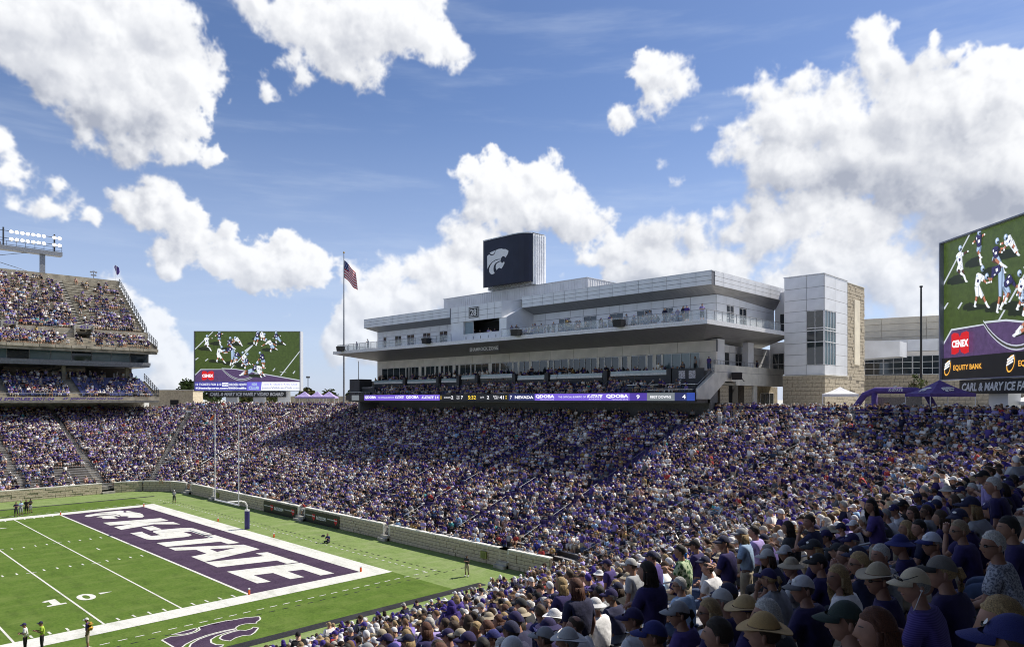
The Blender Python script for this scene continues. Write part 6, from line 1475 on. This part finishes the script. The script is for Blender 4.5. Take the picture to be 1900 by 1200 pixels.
def tree(x, y, h, w, label, mi, seed, n_=520, z0=11.45, ls=.22, trunk=.25, group='trees beyond the stadium'):
    rg = random.Random(seed); t = empty('tree', (x, y, z0), label, 'tree', group)
    b = MB(); b.tube([(0,0,0),(.1,0,h*.35),(0,.1,h*.75)], [.035*h, .025*h, .008*h], 7)
    for k in range(6): a = rg.uniform(0, 6.28); zz = h*rg.uniform(.3,.55); b.tube([(0,0,zz),(w*.3*math.cos(a),w*.3*math.sin(a),zz+h*.22)], [.014*h,.005*h], 4)
    link('trunk', b.mesh('trunk', bark_m), t)
    b = MB(); cl = []
    for k in range(11): a = rg.uniform(0, 6.28); q = rg.uniform(0, .33)*w; cl.append((q*math.cos(a), q*math.sin(a), h*rg.uniform(.42,.84), w*rg.uniform(.16,.27)))
    for k in range(n_):
        cx_, cy_, cz_, cr = rg.choice(cl); d = Vector((rg.gauss(0,1), rg.gauss(0,1), rg.gauss(0,1))).normalized()*cr*rg.uniform(.55, 1.12)
        p = Vector((cx_, cy_, cz_))+Vector((d.x, d.y, d.z*.85)); s = ls*rg.uniform(.6, 1.4)*w/4; e1 = Vector((rg.gauss(0,1), rg.gauss(0,1), rg.gauss(0,1))).normalized(); e2 = e1.cross(Vector((rg.random(), rg.random(), 1))).normalized()
        b.add([p-e1*s-e2*s*.4, p+e1*s*.2-e2*s, p+e1*s+e2*s*.3, p-e1*s*.3+e2*s], [(0,1,2,3)], rg.choice((0,0,1)) )
    link('crown', b.mesh('crown', [leaf_ms[mi], leaf_ms[min(2, mi+1)]]), t)
def dep(px, D): r_ = (px-950)/F; c, s = math.cos(HEAD), math.sin(HEAD); return (CAM[0]+(c+s*r_)*D, CAM[1]+(s-c*r_)*D)
TR = [((43.3,123.6),6.9,6.5,0,'dark green tree left behind the far video board'),((49.8,124.8),5.6,6,0,'second dark tree showing under the left part of the far video board'),((54,117),4.6,7,1,'broad bush-like tree under the middle of the far video board'),((59,113),4.8,6.5,1,'tree showing under the right part of the far video board'),
 ((66,108.5),5.2,6,2,'yellowish green tree right of the far video board'),((70,106),4.6,6,1,'mid green tree behind the leftmost lilac tent'),((74.5,101.5),4.8,6,1,'mid green tree behind the middle lilac tent'),((75.8,98.2),4.2,5,0,'low dark tree behind the rightmost lilac tent'),
 ((73.8,88.5),6.6,4.6,1,'round green tree alone left of the flagpole'),((70.8,80.0),6.6,5,2,'tree with yellow leaves right behind the flagpole foot'),((66.5,74.8),5.6,4,0,'dark tree between the flagpole and the club terrace')]
for i, (p, h, w, mi, lab) in enumerate(TR): tree(p[0], p[1], h, w, lab, mi, 40+i, 650)
tree(60.2,-26.3,5.6,2.3,'slender young tree with sparse leaves before the stone wall of the hall',1,77,420,ls=.20)
# tall press box behind the camera: it shades the seats around the camera
pb = empty('press_box', (-30, -56, 11.5), 'tall press box over the near stand that shades the seats around the camera', 'building')
b = MB(); b.box((-110,-62,24),(40,-50,41.2)); b.build('suites', tan_conc, pb)
b = MB(); b.box((-70,-52,19.0),(-14,-44.7,20.5)); b.build('overhang', concrete, pb); b = MB(); b.box((-70,-49.6,11.45),(40,-49.3,24)); b.build('added_rear_wall', mat('dark_concrete', (.16,.15,.14), .9), pb)  # unseen overhang and dark rear wall, placed to cut skylight on the near seats
for x in range(-105, 41, 24): b = MB(); b.box((x-.6,-58,11.45),(x+.6,-56.8,24)); b.build('column', concrete, pb)

HEROES = [
 (-17.09,-46.46,0,45,'stripe','cap','cream','short','grey',0,'older man in cream cap with sunglasses on the brim, purple striped polo and white earphones'),
 (-16.42,-46.02,0,45,'purple','wide','khaki','short','greybrown',1,'man in khaki wide brimmed hat and dark sunglasses with short grey beard'),
 (-16.62,-46.51,0,40,'purple','cap','greymesh','pony','blond',0,'woman with ponytail through a black and grey mesh cap, purple tank top'),
 (-15.39,-46.62,0,50,'greypat','none','','short','silver',1,'woman with short silver hair and sunglasses in grey patterned shirt'),
 (-18.7,-47.24,0,40,'white','none','','long','blond',1,'blond woman in large sunglasses at the bottom right corner'),
 (-19.19,-47.36,0,20,'purple','cap','royal','short','brown',0,'person in royal blue cap with white emblem, cut by the bottom right corner'),
 (-18.52,-46.65,0,30,'black','none','','long','auburn',0,'woman with loose reddish brown hair in front of the striped polo'),
 (-18.17,-46.36,0,45,'charcoal','cap','darkgreen','short','brown',0,'person in dark green cap with small purple flag patch at the bottom edge'),
 (-18.24,-45.88,0,30,'purple','wide','straw','short','brown',0,'person in curled straw cowboy hat at the bottom edge'),
 (-16.28,-45.34,0,60,'purple','cap','silvermesh','short','brown',0,'man in grey cap with white mesh back and dark purple polo'),
 (-15.83,-45.49,0,60,'white','none','','long','blond',0,'girl with long straight blond hair in white t-shirt'),
 (-17.47,-45.55,0,40,'charcoal','none','','long','silver',0,'woman with shoulder length grey hair and a dark headband'),
 (-14.12,-44.66,0,50,'purple','cap','blackmesh','short','black',0,'man with dark goatee in black cap with white mesh back'),
 (-13.9,-44.25,0,55,'white','bucket','khaki','short','grey',0,'person in tan bucket hat and white shirt'),
 (-13.67,-44.81,0,45,'charcoal','none','','short','brown',0,'dark haired man holding a hand to his chin'),
 (-14.95,-45.38,0,50,'navy','none','','pony','blond',1,'woman with blond hair pulled back, behind the man with hand on chin'),
 (-14.47,-45.45,0,50,'grey','none','','short','silver',0,'grey haired person holding a white paper'),
 (-14.15,-45.12,0,40,'purple','cap','navy','short','black',0,'person in navy cap behind the girl with long blond hair'),
 (-13.68,-45.42,0,45,'purple','bucket','royal','short','brown',0,'person in royal blue bucket hat and purple shirt'),
 (-14.24,-45.88,0,50,'purple','cap','whiteblue','short','grey',1,'older man in white and blue cap with thin glasses'),
 (-13.28,-45.92,0,50,'purple','none','','short','streak',1,'person with streaked blond hair and dark wraparound sunglasses'),
 (-14.09,-46.52,0,30,'purple','none','','short','black',0,'dark haired person behind the woman with silver hair'),
 (-9.83,-43.99,0,40,'purple','bucket','purple','short','brown',0,'person in small purple bucket hat below the standing woman'),
 (-11.59,-45.08,0,45,'navy','none','','short','black',0,'young man with thick dark hair in navy shirt'),
 (-11.2,-44.81,0,45,'purple','none','','long','blond',0,'blond woman beside the young man with thick dark hair'),
 (-15.71,-44.34,0,45,'purple','cap','navy','short','brown',1,'man in navy cap, sunglasses and dark purple polo'),
 (-16.78,-44.71,0,40,'purple','none','','long','blond',1,'woman with wavy blond hair and sunglasses'),
 (-16.59,-44.28,0,45,'violet','cap','grey','pony','black',1,'woman in grey cap, sunglasses and violet t-shirt'),
 (-17.72,-44.73,0,30,'navy','cap','royal','short','brown',0,'person in royal blue cap wearing white headphones round the neck'),
 (-18.03,-45.46,0,20,'charcoal','none','','short','darkbrown',0,'man with short dark brown hair at the bottom edge'),
 (-17.14,-45.23,0,35,'purple','wide','strawp','short','brown',0,'person in straw hat with a purple band'),
 (-16.19,-44.51,0,35,'purple','cap','lightgrey','short','grey',0,'person in light grey cap behind the dark haired man at the bottom edge'),
 (-13.51,-42.42,0,50,'lightblue','none','','short','silver',1,'grey haired man with glasses in light blue shirt'),
 (-16.52,-43.69,0,45,'white','cap','purple','short','brown',0,'man in purple cap and white shirt in the shade edge'),
 (-16.23,-42.7,0,30,'white','none','','bald','brown',0,'balding man in white shirt'),
 (-17.37,-43.53,0,30,'white','wide','lightgrey','short','grey',0,'person in pale grey floppy hat at the bottom edge'),
 (-15.0,-41.29,0,30,'white','wide','white','short','grey',0,'person in white cowboy hat'),
 (-15.98,-42.04,0,40,'purple','bucket','purple','short','brown',0,'person in purple bucket hat and purple shirt beside the white cowboy hat'),
 (-16.85,-42.78,0,20,'charcoal','cap','grey','short','brown',0,'man in grey cap raising a camera'),
 (-14.26,-41.45,0,30,'white','bucket','white','short','grey',0,'person in white bucket hat with grey band'),
 (-11.29,-43.52,1,60,'navy','none','','short','brown',0,'standing man in navy polo with hand on his chin'),
 (-10.31,-44.13,1,60,'violet','none','','long','black',0,'standing woman with long black hair in violet sleeveless dress'),
 (-12.72,-41.11,1,30,'grey','cap','lightgrey','short','brown',0,'standing man in grey t-shirt and pale cap'),
 (-15.76,-43.43,1,30,'purple','none','','long','darkbrown',0,'standing woman with long dark curls in purple top'),
 (-11.42,-41.27,1,30,'floral','none','','short','black',0,'standing man in green floral shirt looking down at a phone'),
 (-9.91,-40.7,1,20,'purple','cap','black','short','brown',0,'standing man in purple t-shirt and black cap holding a blue cup'),
 (-11.95,-42.39,1,50,'purple','cap','navy','short','brown',0,'standing man in navy cap with arms crossed'),
 (-9.69,-41.84,1,20,'lavender','none','','short','darkbrown',0,'standing person in sleeveless lavender top seen from behind'),
 (-10.44,-37.87,1,20,'white','none','','short','brown',0,'standing person in bright white shirt'),
 (-8.53,-37.51,1,20,'violet','cap','purple','short','brown',0,'standing person in violet shirt and purple cap in the sun'),
 (-10.8,-40.27,1,20,'violet','cap','navy','short','brown',0,'standing person in violet shirt and navy cap in the sun'),
]

# ------------------------------------------------------------------ crowd
SH = [(17,(.050,.032,.16)),(9,(.095,.062,.26)),(12,(.028,.018,.095)),(12,(.016,.016,.045)),(6,(.010,.010,.014)),(16,(.82,.80,.77)),(7,(.34,.35,.38)),(7,(.12,.13,.15)),(6,(.22,.17,.46)),(3,(.38,.32,.62)),(2,(.25,.40,.62)),(1.2,(.40,.05,.05)),(1,(.4,.28,.1)),(.6,(.06,.28,.3)),(1,(.45,.30,.30)),(1.5,(.05,.06,.30))]
HR = [(14,(.72,.72,.73)),(15,(.055,.035,.22)),(7,(.30,.30,.30)),(7,(.015,.015,.018)),(16,(.07,.045,.03)),(12,(.03,.02,.015)),(9,(.34,.25,.14)),(6,(.42,.40,.37)),(5,(.20,.12,.07)),(3,(.50,.40,.25))]
TRS = [(20,(.06,.09,.17)),(16,(.42,.36,.27)),(14,(.03,.03,.035)),(12,(.55,.55,.55)),(10,(.45,.28,.2)),(8,(.12,.12,.14))]
SK = [(30,(.50,.29,.19)),(30,(.56,.35,.25)),(20,(.40,.23,.14)),(8,(.18,.09,.055)),(12,(.60,.40,.30))]
crowd_mats = [rand_mat('crowd_skin', SK, 37.0, .6), rand_mat('crowd_shirt', SH, 1.0), rand_mat('crowd_trousers', TRS, 91.0), rand_mat('crowd_head', HR, 173.0)]
vc = bpy.data.collections.new('crowd_figures')
def variant(i, seated, yaw, arms, lean, top):
    p = make_pose(('c', i), seated, yaw, arms, lean, sub=0, hn=(10, 8)); v = []; f = []; m = []
    def app(g, mi, T=None):
        b0 = len(v); v.extend([tuple((T @ Vector(q)) if T else q) for q in g[0]]); f.extend([tuple(b0+k for k in t) for t in g[1]]); m.extend([mi]*len(g[1]))
    app(p['body'], 0); app(p['shirt'], 1); app(p['trousers'], 2)
    if top == 'cap': app(dome(1.17, .030, 10, 4, .03), 3, p['head']); app(cap_geo('brim'), 3, p['head']); app(emblem_geo(), 4, p['head'])
    elif top == 'hat': app(hat_geo('bucket', 'crown'), 3, p['head']); app(hat_geo('bucket', 'brim'), 3, p['head'])
    else: app(hair_geo(top, 12, 7, i), 3, p['head'])
    if i in (0, 1, 4, 5, 8, 9, 11):                       # pale print across the chest
        sv = [q for q, mm in zip(p['shirt'][0], p['shirt'][0])]; zc_ = (.90 if seated else 1.27)
        fy = max(q[1] for q in sv if abs(q[2]-zc_) < .16 and abs(q[0]) < .2)+.008; b0 = len(v)
        v.extend([(-.075, fy, zc_-.03), (.075, fy, zc_-.03), (.075, fy-.01, zc_+.04), (-.075, fy-.01, zc_+.04)]); f.append((b0, b0+1, b0+2, b0+3)); m.append(4)
    me = bpy.data.meshes.new('figure'); me.from_pydata(v, [], f)
    for q in crowd_mats + [M_white]: me.materials.append(q)
    me.polygons.foreach_set('material_index', m); me.polygons.foreach_set('use_smooth', [True]*len(f)); me.update()
    vc.objects.link(bpy.data.objects.new(f'figure_{i:02d}', me))
VAR = [(1,30,'lap',.05,'cap'),(1,10,'cross',.03,'short'),(1,40,'lap',.12,'cap'),(1,20,'lap',.0,'long'),(1,-10,'chin',.08,'short'),(1,35,'cross',.05,'cap'),(1,0,'lap',.16,'pony'),(1,25,'phone',.05,'hat'),
       (0,20,'side',.02,'cap'),(0,0,'cross',.0,'short'),(0,30,'side',.0,'long'),(0,-20,'phone',.03,'cap')]
for i, v_ in enumerate(VAR): variant(i, bool(v_[0]), *v_[1:])
crg = random.Random(21)
PTS = []      # x y z heading(of facing, rad, +Y=0) scale variant
def add_c(x, y, z, face, stand=None):
    if stand is None: stand = crg.random() < .03
    v_ = crg.randrange(8, 12) if stand else crg.randrange(8)
    PTS.append((x, y, z, R(face)+crg.gauss(0, .22), crg.gauss(1, .06), v_))
def near_aisle(sec, al, d, w=.62):
    for s, a in AISLES:
        if s != sec: continue
        dist = abs(al-a)*(1 if sec in ('near', 'end', 'far') else R(1)*((4 if sec == 'cn' else 6)+d))
        if dist < w: return True
    return False
MN = mnoise.noise
def holes(x, y, base):
    """fill level: seats are taken in clumps"""
    return base + .32*MN(Vector((x*.16, y*.16, 3.1))) + .12*MN(Vector((x*.6, y*.6, 7.7)))
near_pts = []
for k in range(NR):
    d = rowd(k)+.12; z = rowz(k)
    x = -26.0
    while x < 14.2:                                   # near stand
        x += .50*crg.uniform(.9, 1.22); xx, yy = x, -15.8-d
        if near_aisle('near', xx, d): continue
        if crg.random() < .965: near_pts.append((xx, yy, z, 0, k))
    R_ = 4+d; a = -90; 
    while a < 0:
        a += math.degrees(.50/R_)*crg.uniform(.95, 1.25)
        if a >= 0: break
        if near_aisle('cn', a, d): continue
        x_, y_ = CN.x+R_*math.cos(R(a)), CN.y+R_*math.sin(R(a))
        if y_ > -14.2 and x_ < 20.5: continue
        if crg.random() < holes(x_, y_, .97): add_c(x_, y_, z, a+90)
    y = -11.8
    while y < 60.4:
        y += .50*crg.uniform(.95, 1.25)
        if near_aisle('end', y, d): continue
        if k > 34 and crg.random() < .3: continue
        if crg.random() < holes(18.2+d, y, .95 if k > 6 else .80): add_c(18.2+d, y, z, 90)
    R_ = 6+d; a = 0
    while a < 90:
        a += math.degrees(.50/R_)*crg.uniform(.95, 1.25)
        if near_aisle('cf', a, d): continue
        x_, y_ = CF.x+R_*math.cos(R(a)), CF.y+R_*math.sin(R(a))
        if crg.random() < holes(x_, y_, .93): add_c(x_, y_, z, a+90)
    x = 12.2
    while x > -14:
        x -= .50*crg.uniform(.95, 1.25)
        if near_aisle('far', x, d): continue
        base = .93 if k > 9 else (.25 if 1.5 < x < 9 else (.75 if k > 2 else .6))
        if crg.random() < holes(x, 66.4+d, base): add_c(x, 66.4+d, z, 180)
# people along the rim and on the concourse
for i in range(420):
    a = crg.uniform(-60, 0); R_ = 4+rowd(NR-1)+crg.uniform(1.1, 3.2); add_c(CN.x+R_*math.cos(R(a)), CN.y+R_*math.sin(R(a)), 11.45, a+90+crg.uniform(-40, 40), True)
for i in range(90): add_c(18.2+rowd(NR-1)+crg.uniform(1.1,3), crg.uniform(-11.8,-8.8), 11.45, 90, True)
for i in range(330):
    a = crg.uniform(0, 62); R_ = 6+rowd(NR-1)+crg.uniform(1.1, 4); add_c(CF.x+R_*math.cos(R(a)), CF.y+R_*math.sin(R(a)), 11.45, a+90+crg.uniform(-40, 40), True)
for i in range(60): add_c(crg.uniform(50.5,53), crg.uniform(61,74), 11.45, 90, True)
# club terrace, balcony, broadcast bay
for i in range(430):
    x, z = SR_[crg.randrange(4)]; y = crg.uniform(1.5, 52); 
    if y > 30 and crg.random() < .45: continue
    add_c(x+.55, y, z, 90, False)
for i in range(170): add_c(crg.uniform(49.2,50.6), crg.uniform(-5, 55.5), 16.2 if crg.random() < .6 else 16.4, 90+crg.gauss(0,30), crg.random() < .3)
for i in range(22): add_c(crg.choice((47.2,46.6)), crg.uniform(-8, 0), crg.choice((14.6,14.1)), 90, False)
for i in range(74):
    y = crg.uniform(-8, 19); add_c(44.9+crg.random()*1.6, y, 21.75 if crg.random() < .75 else 22.0, 90+crg.gauss(0,35), crg.random() < .35)
for x, y in ((44.7,-10.2),(44.9,-8.3),(45.0,-7.8),(46.5,57.2),(45.5,52.3)): add_c(x, y, 22.0, 90+crg.gauss(0,20), True)
for y in (28,26.8,25.1,24.6,23.8,22.6): add_c(47.4, y, 22.15, 90, True)
for x, y in ((50.0,-8.1),(52.6,-8.0),(62.3,-8.0),(50.3,-6.2)): add_c(x, y, 16.9, 60, True)
# far upper stand
for k in range(9):
    x = 24.3
    while x > -14:
        x -= .58*crg.uniform(.9, 1.2)
        if abs(x-12.2) < .8 or abs(x-2) < .8: continue
        if crg.random() < holes(x*1.5, k*2.0, (.45 if x > 13 else .72)-.02*k): add_c(x, 90.2+.82*k+.5, 14.05+.36*k, 180)
for i in range(75): add_c(crg.uniform(-10, 24), crg.uniform(98.2, 99.2), 17.2, 180+crg.gauss(0,50), True)
for i in range(80): add_c(crg.uniform(-12, 24.5), 95.4, 20.2, 180, False)
for k in range(6):
    x = 24.6
    while x > -14:
        x -= .52*crg.uniform(.95, 1.3)
        if crg.random() < (.8 if x < 10 or x > 15.5 else .25): 
            if 10 < x < 15.5 and k > 3: continue
            if x > 15.5 and k in (2, 3): continue
            add_c(x, 90.9+.82*k+.4, 23.0+.33*k, 180)
for k in range(US):
    x = 24.6
    while x > -14:
        x -= .52*crg.uniform(.95, 1.3)
        if abs(x-2.45) < .7 or abs(x-14.65) < .7: continue
        t_ = k/US; base = .88-.80*t_ if x > 15 else .92-.50*t_*(1 if x > 6 else .35)
        if crg.random() < base + .45*MN(Vector((x*.33, k*.35, 1.7))): add_c(x, 96.9+.86*k+.42, 26.3+.6*k-.02, 180)
# ---- individuals: the figures that show largest, nearest the camera
def view(x, y):
    dx, dy = x-CAM[0], y-CAM[1]; c, s = math.cos(HEAD), math.sin(HEAD); return dx*c+dy*s, dx*s-dy*c
prg = random.Random(5); placed = []
GRP_S = 'spectators in the near stand'
for (x, y, st, yaw, shirt, gear, gc, hair, hc, gl, lab) in HEROES:
    d = -15.8-y; z = .45+.35*d
    if not st: y -= .12
    arms = 'lap'
    if 'chin' in lab: arms = 'chin'
    elif 'crossed' in lab: arms = 'cross'
    elif 'phone' in lab or 'cup' in lab or 'camera' in lab or 'paper' in lab: arms = 'phone'
    elif st: arms = prg.choice(('side', 'phone', 'cross'))
    elif prg.random() < .4: arms = 'cross'
    t = person((x, y, z+(0 if not st else 0)), R(prg.uniform(-8, 10)), lab, GRP_S, not st, yaw, arms, .05, shirt, gear, gc, hair, hc, gl, prg.choice((0,1,1,3,3)), prg.choice(('denim','khaki','charcoal')), 1.0, prg, True)
    placed.append((x, y, t))
cands = []
for (x, y, z, f, k) in near_pts:
    zc, rc = view(x, y)
    if math.hypot(x-CAM[0], y-CAM[1]) < 1.7 or zc < .6: continue
    if any((x-a)**2+(y-b_)**2 < (.50)**2 for a, b_, _ in placed): continue
    inv = zc > 1.2 and abs(rc/zc) < .76
    # not right in front of the lens
    if inv and zc < 3.4 and k >= 36: continue
    hid = False
    for a, b_, _ in placed:
        z2, r2 = view(a, b_)
        if zc < z2 < 15 and abs(rc/zc-r2/z2) < .13/zc+.06/z2:
            e1 = (z+1.2-CAM[2])/zc; e2 = (.45+.35*(-15.8-b_)+1.2-CAM[2])/z2
            if abs(e1-e2) < .26/zc+.05: hid = True
    if hid: continue
    cands.append((zc if inv else 999, x, y, z, k))
cands.sort()
n_ind = 300-len(HEROES); SHC = ['purple']*9+['violet']*3+['navy']*4+['white']*3+['grey']*2+['charcoal']*2+['black','lavender','lightblue','royal']
GR = [('cap','white'),('cap','purple'),('cap','purple'),('cap','navy'),('cap','grey'),('cap','black'),('cap','khaki'),('cap','royal'),('cap','lightgrey'),('cap','purple'),('cap','navy'),('cap','charcoal'),('cap','black'),('cap','navy'),('cap','purple'),('bucket','khaki')]
GN_ = {'cap':'cap','bucket':'bucket hat','wide':'wide brimmed hat'}
CNM = {'lightblue':'light blue','lightgrey':'pale grey','royal':'royal blue','charcoal':'dark grey','khaki':'tan','violet':'violet','straw':'straw'}
nm = lambda c: CNM.get(c, c)
used = {}; ordn = ['first','second','third','fourth','fifth','sixth','seventh','eighth','ninth','tenth','eleventh','twelfth','thirteenth','fourteenth','fifteenth','sixteenth','seventeenth','eighteenth','nineteenth','twentieth']
recs = []
for (zc, x, y, z, k) in cands[:n_ind]:
    shirt = prg.choice(SHC); gear, gc = prg.choice(GR) if prg.random() < .52 else ('none', 'none')
    hair, hc = prg.choice((('short','brown'),('short','darkbrown'),('short','black'),('short','grey'),('short','silver'),('long','blond'),('long','brown'),('long','darkbrown'),('pony','blond'),('pony','brown'),('bald','brown'),('long','auburn')))
    gl = int(prg.random() < .3); st = prg.random() < .035 and zc > 9
    recs.append((zc, x, y, z, k, shirt, gear, gc, hair, hc, gl, st))
hn_ = {'short':'short','long':'long','pony':'tied back','bald':'thinning'}
near_l = sorted(set(r[4] for r in recs), reverse=True)
for (zc, x, y, z, k, shirt, gear, gc, hair, hc, gl, st) in recs:
    ht = f'{nm(gc)} {GN_[gear]}' if gear != 'none' else f'{hn_[hair]} {hc.replace("darkbrown","dark brown")} hair'
    lab = f'{"standing" if st else "seated"} person in {nm(shirt)} shirt, {ht}' + (', sunglasses' if gl else '')
    # nearest hand-placed spectator and the side on which this one sits
    bx = min(placed, key=lambda q: (q[0]-x)**2+(q[1]-y)**2); 
    row = f'{NR-k}{"th" if NR-k not in (1,2,3) else {1:"st",2:"nd",3:"rd"}[NR-k]} row from the top'
    lab2 = f'{lab}, {row}'
    while lab2 in used:
        used[lab2] += 1; n2 = used[lab2]; lab2 = f'{lab.replace(" person", " fan")}, {row}, {ordn[min(19, n2-1)]}'
    used[lab2] = 1
    arms = prg.choice(('side','phone','cross')) if st else prg.choice(('lap','lap','cross','chin' if prg.random() < .3 else 'lap'))
    person((x, y, z), R(prg.gauss(0, 8)), lab2, GRP_S, not st, prg.choice((10, 30, 45, 45, 60)) if not st else 30, arms, .05 if st else prg.choice((.05, .12)), shirt, gear, gc if gc != 'none' else 'grey', hair, hc, gl, prg.choice((0,1,1,3,3,2,4,5)), prg.choice(('denim','khaki','charcoal')), prg.gauss(1, .035), prg, zc < 10)
for (zc, x, y, z, k) in cands[n_ind:]: add_c(x, y, z, 0, crg.random() < .04)
# front row and tunnel crowd standing at the near wall
for i in range(46): add_c(crg.uniform(-4, 14), -15.8-crg.uniform(.5, 1.0), .62, crg.gauss(0, 15), True)
for i in range(150): add_c(crg.uniform(9.5, 17.0), crg.uniform(-21, -14.0), .25, crg.gauss(0, 40), True)
# ---- the rest of the crowd as one object of instanced figures
me = bpy.data.meshes.new('crowd'); P = np.array(PTS, np.float32); me.vertices.add(len(P)); me.vertices.foreach_set('co', np.ascontiguousarray(P[:, :3]).ravel())
for nme, col_, ty in (('turn', 3, 'FLOAT'), ('size', 4, 'FLOAT'), ('pick', 5, 'INT')):
    at = me.attributes.new(nme, ty, 'POINT'); at.data.foreach_set('value', P[:, col_].astype(np.int32 if ty == 'INT' else np.float32))
me.update()
cro = link('crowd', me); tag(cro, 'dense crowd of spectators in purple, white and black filling the stands', 'crowd', None, 'stuff')
ng = bpy.data.node_groups.new('crowd_figures', 'GeometryNodeTree'); ng.interface.new_socket('Geometry', in_out='INPUT', socket_type='NodeSocketGeometry'); ng.interface.new_socket('Geometry', in_out='OUTPUT', socket_type='NodeSocketGeometry')
N = ng.nodes; L = ng.links; gi = N.new('NodeGroupInput'); go = N.new('NodeGroupOutput'); m2p = N.new('GeometryNodeMeshToPoints'); iop = N.new('GeometryNodeInstanceOnPoints'); ci = N.new('GeometryNodeCollectionInfo')
ci.inputs['Collection'].default_value = vc; ci.inputs['Separate Children'].default_value = True; ci.inputs['Reset Children'].default_value = True
def na(n, t): q = N.new('GeometryNodeInputNamedAttribute'); q.data_type = t; q.inputs['Name'].default_value = n; return q.outputs['Attribute']
L.new(gi.outputs[0], m2p.inputs[0]); L.new(m2p.outputs[0], iop.inputs['Points']); L.new(ci.outputs[0], iop.inputs['Instance']); iop.inputs['Pick Instance'].default_value = True; L.new(na('pick', 'INT'), iop.inputs['Instance Index'])
cx3 = N.new('ShaderNodeCombineXYZ'); L.new(na('turn', 'FLOAT'), cx3.inputs[2]); L.new(cx3.outputs[0], iop.inputs['Rotation'])
cs = N.new('ShaderNodeCombineXYZ'); sz = na('size', 'FLOAT')
for i in range(3): L.new(sz, cs.inputs[i])
L.new(cs.outputs[0], iop.inputs['Scale']); L.new(iop.outputs[0], go.inputs[0])
cro.modifiers.new('figures', 'NODES').node_group = ng
# ---- people on the field
GF = 'people on the turf'
def fp(x, y, rz, lab, **k): person((x, y, .02), R(rz), lab, GF, k.pop('seated', False), k.pop('yaw', 0), k.pop('arms', 'side'), .02, rg=prg, **k)
fp(-3.9,51.4,160,'person in dark purple top, leftmost of the four by the far sideline',shirt='purple',hair='short',haircol='black',trousers='charcoal',arms='cross')
fp(-3.3,52.1,200,'person in pale grey shirt, second from left of four by the far sideline',shirt='lightblue',hair='short',haircol='grey',trousers='grey',arms='cross')
fp(-2.6,52.9,150,'person all in black, third from left of four by the far sideline',shirt='black',hair='short',haircol='brown',trousers='black')
fp(-2.1,53.4,210,'person in black shirt and grey shorts, rightmost of four by the far sideline',shirt='black',hair='short',haircol='black',trousers='grey',arms='phone')
fp(13.1,49.3,-20,'cameraman in grey shirt and white cap walking behind the far end zone corner',shirt='grey',gear='cap',gearcol='white',trousers='charcoal',arms='phone')
fp(14.1,-7.2,110,'man in black vest and tan trousers standing on the turf near the stone wall',shirt='charcoal',gear='cap',gearcol='black',trousers='khaki',skin=4,arms='phone')
fp(-11.1,-4.1,70,'person in white cap and purple shirt with a yellow backpack by the near sideline',shirt='violet',gear='cap',gearcol='white',hair='short',haircol='darkbrown',trousers='khaki')
fp(-13.7,-2.7,80,'official in white striped shirt and dark purple cap at the bottom left',shirt='white',gear='cap',gearcol='purple',trousers='black',arms='cross')
fp(-13.0,-3.0,80,'official in lime green vest, white sleeves and dark cap at the bottom left',shirt='lime',gear='cap',gearcol='navy',trousers='black',arms='phone')
person((13.6,12.0,-.40), R(120), 'photographer in blue shirt sitting on the turf behind the end line', GF, True, 20, 'phone', .1, 'royal', 'none', 'x', 'short', 'brown', 0, 1, 'charcoal', 1.0, prg)
person((16.4,63.4,1.10), R(160), 'person in khaki shorts sitting on the corner stone wall', GF, True, 0, 'lap', .05, 'grey', 'none', 'x', 'short', 'brown', 0, 1, 'khaki', 1.0, prg)
person((-14.6,-4.6,-.25), R(60), 'dark haired person in black bending low at the bottom left', GF, False, 0, 'phone', .1, 'black', 'none', 'x', 'short', 'black', 0, 1, 'black', .8, prg)
def prop(name, lab, cat, p, fn, m):
    t = empty(name, p, lab, cat); b = MB(); fn(b); link(fn.__name__, b.mesh(fn.__name__, m), t); return t
def bag(b): b.tube([(0,0,0),(0,.02,.15),(0,.02,.35),(0,0,.45)], [.09,.15,.14,.06], 8)
prop('backpack', 'yellow and black backpack worn by the person at the near sideline', 'backpack', (-11.02,-4.32,1.05), bag, mat('yellow_bag', (.55,.33,.02), .7, 0, .6, 14))
def camera_body(b): b.box((-.1,-.12,-.1),(.1,.15,.1)); b.tube([(0,.15,0),(0,.38,0)], .055, 8)
t = prop('camera', 'black camera with long lens held by the sitting photographer', 'camera', (13.3,12.45,.62), camera_body, black_p); t.rotation_euler = (0,0,R(120))
t = prop('camera', 'black video camera carried by the man in the white cap', 'camera', (13.2,49.75,1.35), camera_body, black_p)
def cup(b): b.tube([(0,0,0),(0,0,.13)], [.035,.048], 10)
prop('cup', 'blue plastic cup held by the standing man in the black cap', 'cup', (-9.88,-40.36,10.42), cup, mat('blue_plastic', (.02,.16,.55), .3))
def sheet(b): b.add([(0,0,0),(.21,.03,.02),(.20,.26,.12),(-.01,.24,.10)], [(0,1,2,3)])
prop('paper', 'folded white programme held in the lap of the silver haired woman', 'paper', (-15.75,-46.15,11.95), sheet, white_c)
